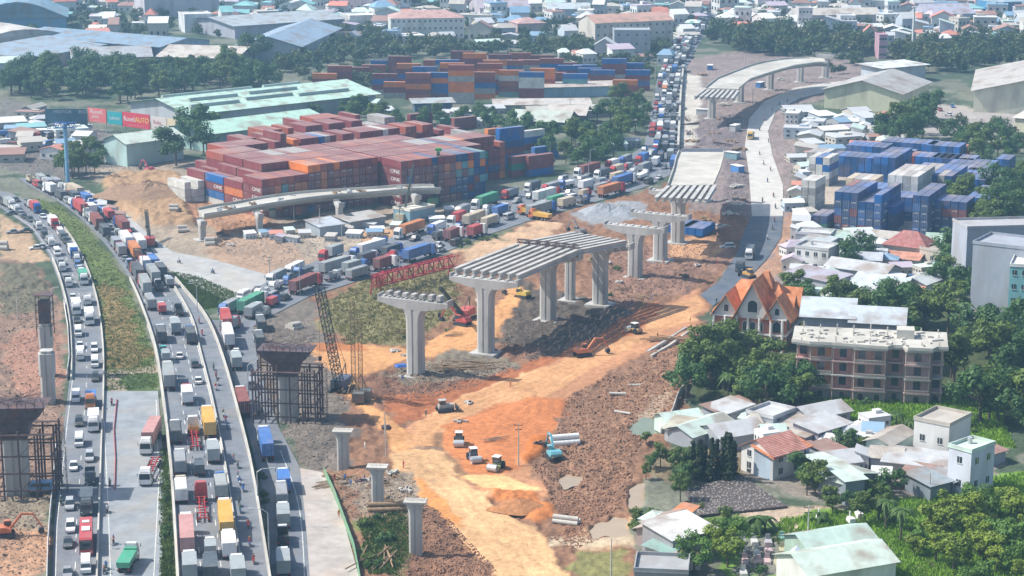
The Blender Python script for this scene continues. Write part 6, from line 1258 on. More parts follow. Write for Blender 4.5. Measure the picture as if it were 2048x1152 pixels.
# village at the lower right: (label, cat, a, b, depth, h, wall, roof, kw)
V = [
 ('pale green shed with a light roof, first house above the pond', (1335, 872), (1405, 862), 6, 3.2, mint, mint, dict(roof='gable', win=(1, 2))),
 ('small white house with a grey cap at the wood edge', (1412, 842), (1455, 858), 7, 3.6, wht, tin, dict(roof='shed', win=(1, 1))),
 ('low house with a brown roof right of the small white one', (1448, 858), (1520, 840), 7, 3, gry, rust, dict(roof='shed')),
 ('long shed with green sheet roof above the bamboo row', (1385, 900), (1470, 872), 8, 3.0, gry, mint, dict(roof='gable')),
 ('low shed with a cream roof by the village lane', (1330, 885), (1380, 892), 7, 2.8, wht, crm, dict(roof='shed', win=(1, 2))),
 ('grey shed with a wide light roof in the village middle', (1440, 905), (1530, 890), 9, 3.2, gry, tin, dict(roof='gable')),
 ('house with a flat pale roof behind the red-roofed one', (1530, 880), (1610, 905), 9, 3.4, gry, tanr, dict(roof='shed', win=(1, 2))),
 ('two-storey house with white walls and a red hipped roof', (1482, 940), (1545, 962), 9, 5.2, wht, sal, dict(roof='gable', ridge='d', win=(2, 2), sidewin=(2, 2), rise=2.4, doors=1, rmat='tile')),
 ('pale blue annex with windows on the side of the red-roofed house', (1546, 962), (1618, 935), 5, 4.6, (.5, .6, .7), ora, dict(roof='shed', win=(2, 3), rise=1.6, rmat='tile')),
 ('light grey house with balcony posts in the upper village', (1545, 880), (1590, 862), 7, 4.6, gry, tin, dict(roof='flat', win=(2, 2))),
 ('row house with a whitish roof at the top of the village', (1480, 862), (1560, 872), 7, 3, wht, mint, dict(roof='shed')),
 ('long house with two pale roofs at the top of the village', (1620, 868), (1700, 852), 8, 3.6, gry, tin, dict(roof='gable', win=(1, 3))),
 ('house with a purple-shaded front and slatted balcony', (1635, 905), (1700, 885), 7, 4.5, (.3, .28, .33), tin, dict(roof='shed', win=(2, 3))),
 ('brown-roofed lean-to beside the banana bush', (1660, 935), (1695, 925), 6, 2.8, gry, rust, dict(roof='shed')),
 ('mint green shed with a grey gable roof', (1730, 920), (1780, 930), 11, 4.4, mint, tanr, dict(roof='gable', ridge='d')),
 ('big white two-storey house with a blank front', (1825, 915), (1895, 930), 10, 8.2, wht, tanr, dict(roof='flat', win=(1, 2))),
 ('tall narrow white house with an arched balcony window', (1893, 985), (1938, 998), 8, 9.5, (.62, .66, .74), mint, dict(roof='flat', win=(2, 1), sidewin=(2, 2), tank=True)),
 ('lean-to with a tiled roof behind the tall white house', (1975, 935), (2010, 925), 7, 2.6, gry, rust, dict(roof='shed')),
 ('grey shed with a low roof below the tall white house', (1860, 1002), (1900, 992), 7, 3.2, (.2, .24, .28), (.3, .35, .38), dict(roof='shed')),
 ('open carport with a dark sheet roof', (1905, 992), (1925, 985), 6, 2.6, (.2, .22, .26), (.35, .38, .42), dict(roof='shed')),
 ('low workshop with a rusty brown front roof', (1800, 975), (1858, 985), 6, 2.8, (.25, .2, .2), rust, dict(roof='shed')),
 ('wide tin-roofed workshop in front of the white house', (1765, 955), (1890, 970), 8, 3.6, tanr, tin, dict(roof='shed')),
 ('long pale roof behind the workshop', (1740, 945), (1800, 950), 8, 3.4, gry, tanr, dict(roof='gable')),
 ('light green roofed barn, larger of the two by the plot', (1690, 1010), (1728, 1005), 17, 5.0, (.2, .24, .27), mint, dict(roof='gable', ridge='w')),
 ('pale shed with a green gable roof by the crop plot', (1640, 990), (1690, 1006), 10, 4.0, gry, (.5, .6, .52), dict(roof='gable')),
 ('white roofed hut between barn and village lane', (1650, 958), (1720, 950), 8, 3.0, wht, tin, dict(roof='gable')),
 ('pink-roofed hut beside the mint shed', (1650, 968), (1668, 960), 6, 2.6, wht, (.5, .3, .28), dict(roof='shed')),
 ('beige hipped-roof house right of the muddy pool', (1272, 1090), (1345, 1108), 10, 3.4, (.42, .33, .3), (.44, .35, .3), dict(roof='gable', ridge='d')),
 ('long white-roofed house with a grey end wall', (1345, 1130), (1432, 1108), 9, 4.6, (.3, .3, .32), (.72, .72, .7), dict(roof='shed', rise=.6, win=(1, 2))),
 ('low house with a teal-edged roof by the bottom edge', (1290, 1120), (1340, 1138), 6, 2.8, (.5, .48, .46), (.25, .42, .38), dict(roof='shed')),
 ('grey flat shed at the bottom edge', (1268, 1175), (1375, 1180), 8, 3.0, (.28, .28, .3), (.36, .37, .38), dict(roof='flat')),
 ('small tent-roofed hut above the beige house', (1282, 1060), (1310, 1066), 5, 2.4, wht, mint, dict(roof='hip')),
 ('small stall with an orange awning beside the tin fence', (1345, 1050), (1370, 1056), 4, 2.2, wht, ora, dict(roof='shed')),
 ('long green-roofed hall, the upper one at the bottom edge', (1620, 1150), (1752, 1128), 9, 4.4, grn, (.5, .66, .58), dict(roof='gable')),
 ('wide pale green roof cut by the bottom edge', (1618, 1200), (1790, 1170), 11, 4.6, wht, (.62, .74, .64), dict(roof='gable')),
]
for lb, a, b2, d, h, wc, rc, kw in V: bld(lb, 'house', a, b2, d, h, wc, rc, over=.6, **kw)
# middle right houses
V2 = [
 ('modern white house with a flat roof and glass corner', (1588, 540), (1655, 548), 9, 7, wht, tin, dict(roof='flat', win=(2, 4), tank=True)),
 ('pale green fronted shed beside the modern house', (1668, 520), (1698, 525), 8, 5, mint, grn, dict(roof='gable', ridge='d')),
 ('house with a steep dark red roof and an orange lower roof', (1765, 520), (1850, 530), 10, 5, (.5, .45, .4), (.42, .12, .1), dict(roof='hip', rise=4, rmat='tile')),
 ('orange lower roof beneath the dark red one', (1770, 532), (1835, 538), 6, 2.6, wht, (.6, .25, .15), dict(roof='shed', rmat='tile')),
 ('long pale tin house in the shade of the trees', (1650, 555), (1770, 572), 10, 3.6, gry, tin, dict(roof='gable')),
 ('blue-white tin roofs joined over a workshop', (1700, 590), (1800, 605), 12, 3.6, (.45, .52, .58), (.6, .68, .72), dict(roof='gable')),
 ('long shed with grey and purple roof patches', (1570, 570), (1660, 590), 9, 3.4, gry, (.45, .42, .5), dict(roof='shed')),
 ('white house with small windows between the trees', (1740, 630), (1800, 640), 8, 6, (.55, .62, .68), tin, dict(roof='gable', win=(2, 3))),
 ('beige walled house by the tree-lined lane', (1838, 530), (1888, 540), 8, 5, (.55, .48, .4), tanr, dict(roof='flat', win=(1, 3))),
 ('green roofed house at the wood edge', (1852, 505), (1905, 508), 9, 4, gry, grn, dict(roof='gable')),
 ('small hut with a bluish tin roof by the dirt verge', (1598, 505), (1650, 512), 8, 3.4, gry, (.5, .55, .56), dict(roof='shed')),
 ('tin-roofed house with a terrace above the modern house', (1590, 490), (1660, 495), 8, 3.6, gry, tin, dict(roof='flat')),
 ('grey tin house behind the dark red roof', (1700, 545), (1760, 548), 8, 4.0, (.4, .42, .45), (.5, .53, .58), dict(roof='gable')),
 ('whitish tin shed right of the blue-white workshop', (1800, 590), (1850, 598), 9, 4.2, wht, (.62, .66, .66), dict(roof='gable', ridge='d')),
 ('house with a mint roof squeezed under the container piles', (1650, 492), (1700, 497), 7, 3.2, gry, (.45, .6, .52), dict(roof='shed')),
 ('low roofs in front of the container yard, right part', (1730, 492), (1790, 498), 8, 3.2, gry, tanr, dict(roof='gable')),
 ('shed with a bright tin roof at the curve', (1610, 620), (1640, 632), 6, 3.4, mint, (.6, .68, .62), dict(roof='shed')),
 ('big grey windowless apartment block at the right edge', (1938, 640), (2120, 665), 14, 21, (.34, .37, .43), (.34, .37, .43), dict(roof='flat')),
 ('tall grey rear block with a white framed window, right edge', (1928, 590), (2090, 585), 12, 19, (.36, .39, .46), (.4, .4, .42), dict(roof='flat', win=(1, 3))),
 ('slim teal apartment block with rows of twin windows', (2012, 672), (2110, 680), 12, 18.5, (.2, .5, .52), wht, dict(roof='flat', win=(5, 5))),
 ('low teal and pink shop in front of the grey block', (1950, 662), (1985, 664), 6, 3, (.05, .4, .42), (.5, .4, .4), dict(roof='shed')),
 ('salmon tiled roof behind the grey block', (1995, 520), (2100, 522), 12, 8, (.5, .4, .38), (.5, .2, .18), dict(roof='hip', rise=3)),
]
for lb, a, b2, d, h, wc, rc, kw in V2: bld(lb, 'building' if 'block' in lb else 'house', a, b2, d, h, wc, rc, over=.6, name='apartment_building' if 'block' in lb else None, **kw)
# warehouses
WR = [
 ('long warehouse with pale green roof and roof vents', (382, 262), (752, 219), 50, 7.5, (.42, .45, .48), (.52, .76, .63), dict(roof='gable', rise=4, over=2), 'warehouse'),
 ('pale green roofed warehouse behind the container piles', (412, 304), (650, 272), 26, 7.5, (.3, .48, .45), (.46, .72, .58), dict(roof='gable', rise=2.6, over=2), 'warehouse'),
 ('small mint warehouse with a gable front and blue side', (210, 324), (255, 334), 26, 9, (.42, .6, .58), (.62, .72, .62), dict(roof='gable', ridge='d', rise=2.5, over=1), 'warehouse'),
 ('long tan warehouse with yellow gable wall', (1648, 216), (1800, 226), 48, 9, (.6, .6, .42), (.5, .48, .45), dict(roof='gable', ridge='d', rise=5, over=1.5), 'warehouse'),
 ('large tan warehouse with a long white side wall', (1946, 224), (2180, 232), 80, 10, (.66, .64, .5), (.52, .49, .45), dict(roof='gable', ridge='d', rise=6, over=1.5), 'warehouse'),
 ('cream warehouse roof cut by the right edge', (2028, 272), (2200, 290), 26, 8, (.6, .58, .42), (.74, .68, .6), dict(roof='gable', rise=2, over=1), 'warehouse'),
 ('white open shed right of the tan warehouse', (1765, 168), (1850, 160), 16, 8, (.5, .55, .6), (.74, .76, .74), dict(roof='shed', rise=.6, over=2), 'warehouse'),
 ('big blue-roofed factory hall with a pale end wall', (476, 122), (600, 124), 100, 9, (.5, .54, .58), (.3, .42, .56), dict(roof='gable', ridge='d', rise=5, over=2), 'factory'),
 ('long factory hall with steel blue roof', (320, 122), (420, 108), 110, 8, (.3, .42, .55), (.24, .36, .48), dict(roof='gable', ridge='d', rise=3, over=2), 'factory'),
 ('grey factory hall with a blue wall strip', (150, 142), (300, 138), 50, 7, (.5, .5, .48), (.42, .44, .46), dict(roof='gable', rise=3, over=2), 'factory'),
 ('cream gabled factory roof right of the grey hall', (320, 134), (470, 138), 40, 6, (.4, .36, .32), (.64, .58, .5), dict(roof='gable', rise=4, over=2), 'factory'),
 ('long narrow white-edged blue hall on the left', (60, 142), (230, 110), 45, 7, (.4, .44, .48), (.32, .42, .52), dict(roof='shed', rise=2, over=2), 'factory'),
 ('white curved factory roof at the left edge', (-60, 112), (150, 96), 50, 7, (.6, .55, .52), (.74, .7, .64), dict(roof='curve', rise=6, over=2), 'factory'),
 ('low warehouse under the white curved roof', (-40, 128), (60, 122), 20, 6, (.5, .4, .42), (.6, .55, .56), dict(roof='shed', over=2), 'factory'),
 ('blue lens-shaped hall roof at the top left', (-60, 70), (132, 66), 60, 10, (.1, .3, .5), (.22, .4, .52), dict(roof='curve', rise=10, over=2), 'factory'),
 ('long pale factory behind the big blue hall', (470, 78), (690, 62), 60, 8, (.4, .42, .5), (.42, .48, .52), dict(roof='gable', rise=3, over=2), 'factory'),
 ('white industrial block with many small openings', (370, 66), (426, 64), 20, 11, (.66, .7, .72), wht, dict(roof='flat'), 'factory'),
 ('tall pink-roofed building with white striped front', (290, 38), (440, 32), 30, 14, (.55, .52, .58), (.58, .34, .36), dict(roof='hip', rise=5), 'building'),
 ('wide school with a salmon roof and white arcades', (782, 80), (928, 78), 25, 13, (.62, .64, .62), (.62, .36, .3), dict(roof='hip', rise=4, win=(3, 14)), 'school'),
 ('orange-roofed school with a cream end wall', (1190, 98), (1345, 90), 22, 15, (.6, .56, .5), (.66, .36, .26), dict(roof='gable', rise=4, win=(3, 12)), 'school'),
 ('plain grey block in front of the orange-roofed school', (1228, 116), (1300, 116), 18, 15, (.36, .4, .44), (.4, .43, .46), dict(roof='flat', win=(3, 4)), 'building'),
 ('white block with a green canopy left of the tall grey slab', (700, 62), (752, 60), 22, 9, (.62, .64, .6), wht, dict(roof='flat', win=(1, 4)), 'building'),
 ('long tan open shed in front of the rear yard', (990, 224), (1180, 222), 18, 3.4, (.4, .38, .35), (.62, .57, .52), dict(roof='gable', rise=1.5, over=1), 'shed'),
 ('pale shed roof stepping down from the tan shed', (1060, 238), (1230, 234), 15, 3.4, (.4, .36, .32), (.56, .56, .48), dict(roof='gable', rise=1.5, over=1), 'shed'),
 ('greenish open shed with dark shade beneath', (1030, 262), (1130, 266), 16, 5.5, (.1, .14, .18), (.55, .6, .52), dict(roof='gable', over=2), 'shed'),  # dark wall colour stands in for the shade under the open roof
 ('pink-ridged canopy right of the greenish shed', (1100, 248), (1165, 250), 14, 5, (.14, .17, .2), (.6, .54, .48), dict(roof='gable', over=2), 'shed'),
 ('small white hut beside the green warehouse end', (722, 222), (752, 224), 8, 4, wht, mint, dict(roof='gable'), 'shed'),
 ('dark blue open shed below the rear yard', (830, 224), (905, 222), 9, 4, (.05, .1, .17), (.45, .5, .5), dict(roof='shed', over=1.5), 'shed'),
 ('long blue-edged shed right of the rear yard', (1085, 196), (1235, 192), 12, 5, (.3, .45, .55), (.6, .52, .46), dict(roof='shed', over=1), 'shed'),
 ('low white roofed stall row below the green sheds', (745, 240), (790, 238), 8, 4, (.1, .25, .4), (.66, .7, .72), dict(roof='shed'), 'shed'),
 ('white-roofed site office in the interchange works', (820, 450), (870, 440), 8, 4.5, (.2, .35, .42), (.74, .7, .6), dict(roof='flat'), 'office'),
 ('low blue-roofed site shed under the curved ramp', (640, 475), (690, 468), 9, 3.2, (.35, .4, .45), (.5, .55, .62), dict(roof='shed'), 'shed'),
 ('tin-roofed storage hut beside the works road', (700, 462), (770, 450), 8, 3, (.3, .33, .35), (.5, .48, .45), dict(roof='shed'), 'shed'),
 ('long salmon-grey roof at the top of the school grounds', (960, 40), (1060, 38), 40, 8, (.5, .45, .5), (.5, .42, .48), dict(roof='gable'), 'building'),
 ('salmon gabled hall between the two schools', (1035, 70), (1092, 68), 18, 7, (.55, .4, .38), (.6, .36, .32), dict(roof='hip', rise=3), 'building'),
 ('wide bluish canopy roof near the top middle', (1095, 42), (1180, 42), 26, 8, (.4, .5, .55), (.55, .62, .64), dict(roof='gable', rise=3), 'building'),
 ('long lilac shed roof in the far right city', (1855, 50), (1950, 48), 30, 7, (.45, .45, .55), (.48, .47, .58), dict(roof='gable'), 'factory'),
 ('dark blue walled hall at the far top right', (1990, 36), (2070, 34), 30, 10, (.05, .22, .42), (.3, .42, .5), dict(roof='flat'), 'factory'),
 ('long cream shed strip in the far right city', (1590, 52), (1760, 50), 20, 7, (.5, .5, .5), (.62, .56, .48), dict(roof='gable'), 'factory'),
]
for lb, a, b2, d, h, wc, rc, kw, cat in WR:
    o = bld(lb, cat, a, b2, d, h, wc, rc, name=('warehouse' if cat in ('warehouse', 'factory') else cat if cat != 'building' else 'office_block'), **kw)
    if 'roof vents' in lb:
        w_ = (G(752, 219)-G(382, 262)).length
        for k, (t0, t1, y, s) in enumerate([(.05, .3, 8, 1), (.35, .6, 10, 1), (.62, .9, 8, 1), (.1, .35, 17, 1), (.42, .68, 18, 1), (.05, .3, 31, 1), (.3, .55, 35, 1), (.6, .8, 33, 1), (.15, .4, 42, 1)]):
            zz = 7.8+4*(1-abs(y-25)/25); q = MB(); q.box((w_*(t0+t1)/2, y, zz+.7), (w_*(t1-t0), 2.4, 1.2), top=1, topy=.5); link('roof_vent', q.mesh('roof_vent', 'wall'), o, color=(.35, .45, .42))
# sign boards on the warehouse front
def board(name, lb, a, b2, z0, z1, c, texts, frame=True):
    A, B = G(a[0], a[1], 0), G(b2[0], b2[1], 0); w = (B-A).length; rz = math.atan2(B.y-A.y, B.x-A.x); o = thing(name, lb, 'sign', (A.x, A.y, 0), rz)
    q = MB(); q.box((w/2, 0, (z0+z1)/2), (w, .35, z1-z0)); link('panel', q.mesh('panel', 'flat'), o, color=c)
    f = MB(); [f.tube((x, .5, 0), (x, .5, z1-.3), .18, 6) for x in np.linspace(.6, w-.6, max(2, int(w/7)))]; link('frame', f.mesh('frame', 'galv'), o)
    for (t, x, z, s, mt, sx) in texts: l = link('lettering', textmesh(t, s, mt, sx), o, (w*x, -.2, z0+(z1-z0)*z)); l.rotation_euler = (math.pi/2, 0, 0)
    return o
M['flat'] = noisy('printed_sign_sheet', None, .3, .06, .6); M['signy'] = noisy('yellow_sign_letters', (.85, .6, .1), 1, .05, .6)
board('shop_sign', 'coral red sign board with white lettering, leftmost on the warehouse front', (178, 262), (214, 266), 4.2, 10.2, (.72, .16, .15), [('RoseL', .5, .75, 2.6, 'white', 1.2), ('auto', .4, .42, 2.2, 'white', 1.0), ('............', .5, .15, 1.4, 'white', 1)])
board('shop_sign', 'teal sign board between the two red boards', (217, 267), (246, 270), 4.2, 9.6, (.02, .38, .42), [('Lubricant', .5, .5, 1.9, 'white', .8)])
board('shop_sign', 'long red sign board with white and yellow lettering', (247, 270), (301, 277), 3.8, 10.0, (.62, .04, .07), [('RoseL', .27, .55, 3.0, 'white', 1.0), ('AUTO', .72, .55, 3.0, 'signy', 1.0), ('_______________', .5, .22, 1.2, 'white', 1)])
board('shop_sign', 'white sign board with a pink mark and orange strip', (304, 277), (335, 281), 4.2, 9.4, (.7, .62, .58), [('Ruby', .4, .55, 2.2, 'redsteel', 1.0)])
board('shop_sign', 'white sign board with two blue panels, rightmost on the front', (336, 281), (378, 287), 4.2, 9.4, (.72, .6, .4), [('___', .25, .6, 2.2, 'bluep', 1.4), ('___', .75, .6, 2.2, 'bluep', 1.4)])
board('billboard', 'big dark blue billboard with pale letters on the left', (92, 262), (176, 262), 1.5, 9.6, (.03, .11, .16), [('MOTOR', .42, .84, 1.8, 'galv', 1.2), ('RO', .9, .84, 2.2, 'galv', 1.2)])
p = G(136, 366); o = thing('advertising_mast', 'tall light blue steel mast in front of the dark billboard', 'mast', (p.x, p.y, 0)); q = MB(); q.tube((0, 0, 0), (0, 0, 22), .75, 10); link('pole', q.mesh('pole', noisy('light_blue_paint', (.2, .42, .6), 1, .1, .5)), o)
q = MB(); q.truss((-4, 0, 21.5), (4, 0, 21.5), 2.5, 2.0, 6, .14); link('head_frame', q.mesh('head_frame', 'bluep'), o)
# mansion with orange roofs
A_, B_ = G(1424, 692), G(1552, 704); W_m = (B_-A_).length; rzm = math.atan2(B_.y-A_.y, B_.x-A_.x); o = thing('mansion', 'mansion with steep orange roofs and brick and white gables', 'mansion', (A_.x, A_.y, 0), rzm)
D_m = 17; o.scale = (1.12, 1.12, 1.08); brk = (.5, .14, .06)
q = MB(); q.box((W_m/2, D_m/2, 3.9), (W_m, D_m, 7.8)); link('wall', q.mesh('wall', 'brickn'), o, color=brk)
def gable(x0, x1, zb, zt, y0, y1, oc, wallc, up=.9):
    g = MB(); g.loft([[(x0, y, zb), (x1, y, zb), ((x0+x1)/2, y, zt)] for y in (y0, y0+.5)]); link('gable', g.mesh('gable', 'wall'), o, color=wallc)
    r = MB(); xm = (x0+x1)/2; v = .7; k = (zt-zb)/((x1-x0)/2)
    r.loft([[(x0-v, y, zb-v*k*.6), (xm, y, zt+.15), (x1+v, y, zb-v*k*.6), (x1+v, y, zb-v*k*.6+.35), (xm, y, zt+.55), (x0-v, y, zb-v*k*.6+.35)] for y in (y0-.9, y1)]); link('roof', r.mesh('roof', 'tile'), o, color=oc)
oc = (.78, .25, .06)
gable(.2, 6.0, 8.0, 12.6, 0, 9, oc, wht); gable(5.4, 13.2, 8.0, 16.0, -.6, 12, oc, wht); gable(12.2, 17.5, 8.0, 12.6, 0, 9, oc, wht)
r = MB(); r.add([(-.8, 2, 8), (W_m+.8, 2, 8), (W_m+.8, D_m+.8, 8), (-.8, D_m+.8, 8), (4, D_m/2+1, 14.5), (W_m-4, D_m/2+1, 14.5)], [(0, 1, 5, 4), (2, 3, 4, 5), (1, 2, 5), (3, 0, 4), (0, 3, 2, 1)]); link('roof', r.mesh('roof', 'tile'), o, color=oc)
r = MB(); r.loft([[(x, y, 8.0) for x, y in ((7, 5), (14, 5), (14, 13), (7, 13))], [(x, y, 17) for x, y in ((9.6, 8.4), (10.6, 8.4), (10.6, 9.4), (9.6, 9.4))]]); link('roof', r.mesh('roof', 'tile'), o, color=oc)
for y0 in (4, 11):
    g = MB(); g.loft([[(x, y0, 8), (x, y0+5, 8), (x, y0+2.5, 11.8)] for x in (W_m-.1, W_m+.4)]); link('gable', g.mesh('gable', 'wall'), o, color=wht)
    r = MB(); r.loft([[(x, y0-.6, 7.6), (x, y0+2.5, 12.2), (x, y0+5.6, 7.6), (x, y0+5.6, 7.95), (x, y0+2.5, 12.6), (x, y0-.6, 7.95)] for x in (W_m-5, W_m+1)]); link('roof', r.mesh('roof', 'tile'), o, color=oc)
for z in (4.0, 7.8): q = MB(); q.box((W_m/2, D_m/2, z), (W_m+.9, D_m+.9, .35)); link('cornice', q.mesh('cornice', 'white'), o)
for x in np.linspace(.4, W_m-.4, 7): q = MB(); q.tube((x, -.5, 0), (x, -.5, 7.8), .28, 8); link('column', q.mesh('column', 'white'), o)
def archwin(o, x, y, z, w, h, rz=0, fr='white'):
    g, f = MB(), MB(); n = 8; pts = [(-w/2, 0), (w/2, 0)]+[(w/2*math.cos(a), h-w/2+w/2*math.sin(a)) for a in [math.pi*i/n for i in range(n+1)]]
    g.loft([[(px_, yy_, pz) for px_, pz in pts] for yy_ in (-.06, .02)]); k = 1.22; f.loft([[(px_*k, yy_, pz*1.08-.06) for px_, pz in pts] for yy_ in (-.03, .02)])
    fo = link('window', f.mesh('window', fr), o, (x, y, z), rz, (.46, .3, .24)); link('pane', g.mesh('pane', 'glass'), fo)
for x, z, w, h in [(3.1, 1, 1.6, 2.4), (9.3, 1, 1.8, 2.6), (14.8, 1, 1.6, 2.4), (3.1, 4.6, 1.8, 2.6), (7.6, 4.6, 1.2, 2.2), (9.3, 4.6, 1.2, 2.2), (11, 4.6, 1.2, 2.2), (14.8, 4.6, 1.8, 2.6), (9.3, 9.2, 2.2, 2.8), (3.1, 8.8, 1.0, 1.6), (14.8, 8.8, 1.0, 1.6)]: archwin(o, x, -.64 if 9 < z < 10 else -.04, z, w, h)
for y in (3, 8, 13):
    for z in (1, 4.6): archwin(o, W_m+.04, y, z, 1.5, 2.4, math.pi/2)
# unfinished brick building
A_, B_ = G(1590, 797), G(1882, 812); W_u = (B_-A_).length; rzu = math.atan2(B_.y-A_.y, B_.x-A_.x); o = thing('unfinished_building', 'unfinished three-storey brick building with arched windows and a flat slab roof', 'building', (A_.x, A_.y, 0), rzu); o.scale = (1, 1, .95)
pk, bk2 = (.62, .24, .19), (.68, .24, .1); D_u2 = 15
bays = [(0, 3, .9, pk), (3, 8.2, 0, bk2), (8.2, 13, -.5, pk), (13, 20.3, -1.2, (.5, .24, .17)), (20.3, 24.5, .8, (.52, .28, .22)), (24.5, 30.2, -1.4, (.46, .3, .28)), (30.2, W_u, .6, (.38, .27, .26))]  # shade of the right half is mixed into the bay colours
for fl in range(4):
    z0 = fl*3.45; 
    for (x0, x1, y0, c) in bays:
        cc = (.46, .4, .35) if fl == 0 else c
        q = MB(); q.box(((x0+x1)/2, (y0+.4+D_u2)/2, z0+1.7), (x1-x0-.02, D_u2-y0-.4, 3.38)); link('wall', q.mesh('wall', 'brickn'), o, color=cc)
        q = MB(); q.box(((x0+x1)/2, y0-.1, z0+3.35), (x1-x0+.3, 2.2, .32)); link('floor_band', q.mesh('floor_band', 'deck' if fl in (1, 3) else 'wall'), o, color=(.5, .33, .3))
        n = max(1, int((x1-x0)/3.1))
        for i in range(n):
            x = x0+(x1-x0)*(i+.5)/n; archwin(o, x, y0+.36, z0+.7, 1.6 if fl else 1.1, 2.4 if fl else 1.6, 0, 'wall')  # dark panes fill the open arches, standing in for the shade inside
        for x in (x0+.2, x1-.2): q = MB(); q.tube((x, y0-.75, z0), (x, y0-.75, z0+3.3), .18, 6); link('column', q.mesh('column', 'wall'), o, color=(.5, .36, .3))
        if fl and x1-x0 > 5:
            q = MB(); q.box(((x0+x1)/2, y0-1.15, z0+.75), (x1-x0-.3, .12, .12)); [q.tube((x0+.3+(x1-x0-.6)*k/14, y0-1.15, z0), (x0+.3+(x1-x0-.6)*k/14, y0-1.15, z0+.75), .07, 5) for k in range(15)]; link('balustrade', q.mesh('balustrade', 'deck'), o)
r = MB(); out = [(-1, -1)]; 
pts = [(-1.2, 0), (3, -1.6), (8, -1.6), (13, -2.2), (20.5, -3), (21.5, -1.2), (24, -1.2), (25, -3), (30.5, -3), (31.5, -1), (W_u+1, -1), (W_u+1, D_u2), (-1.2, D_u2)]
r.loft([[(x, y, 13.9) for x, y in pts], [(x, y, 14.3) for x, y in pts]]); link('roof_slab', r.mesh('roof_slab', 'deck'), o)
r = MB(); wall_along(r, [Vector((x, y, 14.3)) for x, y in pts[:11]], .25, .7); [r.tube((x, y, 14.3), (x, y, 14.3+random.uniform(.8, 1.6)), .16, 5) for x in np.linspace(1, W_u-1, 9) for y in (1, 8, 14)]; [r.box((random.uniform(1, W_u-1), random.uniform(1, 13), 14.5), (random.uniform(.5, 3), random.uniform(.3, 1.5), .4), random.uniform(0, 3)) for _ in range(40)]; r.box((24.5, 9, 15.4), (4, 4, 2.2)); link('roof_clutter', r.mesh('roof_clutter', 'deck'), o)
for lb, a, b2, d, rc in [('corrugated bluish tin roof behind the unfinished building, gabled part', (1603, 735), (1700, 740), 20, (.55, .62, .68)), ('lower ribbed tin roof joining the unfinished building', (1700, 742), (1800, 748), 12, (.52, .58, .62))]: bld(lb, 'shed', a, b2, d, 13.2 if d == 20 else 12.5, (.4, .42, .45), rc, 'gable', 'w', 2.4, 1.0, name='tin_shed')
# shacks: mid right roadside houses, scrap yard, works huts
SH = [([(1578, 225), (1770, 235), (1770, 300), (1640, 330), (1590, 320)], 34, '%s-roofed house right of the dusty road', (6, 13)), ([(0, 215), (90, 225), (170, 270), (200, 300), (60, 330), (0, 320)], 22, '%s-roofed scrap yard shack', (6, 14)), ([(1575, 330), (1615, 330), (1625, 480), (1590, 480)], 12, 'small %s-roofed hut by the dirt verge', (4, 7)), ([(130, 395), (290, 470), (270, 440), (170, 385)], 4, 'small roof of a works hut, %s', (3, 5)),
      ([(1600, 560), (1760, 560), (1840, 580), (1800, 620), (1640, 610)], 16, '%s village roof in the mid-right trees', (6, 10)), ([(840, 235), (990, 225), (980, 260)], 5, 'low stall with a %s roof below the rear yard', (6, 9)), ([(1240, 285), (1290, 290), (1280, 300), (1220, 300)], 3, 'hut with a %s roof beside the far highway', (6, 8))]
SH += [([(1590, 470), (1700, 480), (1880, 500), (1880, 560), (1840, 620), (1660, 630), (1600, 600), (1580, 540)], 46, '%s village roof in the mid-right trees', (5, 9)), ([(1330, 860), (1500, 850), (1720, 850), (1880, 940), (1860, 985), (1720, 1000), (1620, 930), (1480, 900)], 30, '%s-roofed hut in the lower village', (3.5, 6)), ([(1690, 235), (1800, 290), (1740, 320), (1640, 330)], 14, '%s-roofed house right of the dusty road', (6, 10)), ([(1290, 1060), (1440, 1120), (1400, 1160), (1270, 1120)], 4, '%s-roofed hut near the bottom edge', (3, 5)), ([(440, 450), (640, 470), (880, 420), (1000, 420), (860, 450), (640, 500), (480, 480)], 9, '%s-roofed works hut in the interchange', (3, 5))]
RC = [(wht, 'white'), (tin, 'tin grey'), (rust, 'rusty'), (mint, 'pale green'), (blu, 'blue'), (sal, 'salmon'), (tanr, 'tan'), (tealw, 'teal'), ((.5, .42, .5), 'lilac')]
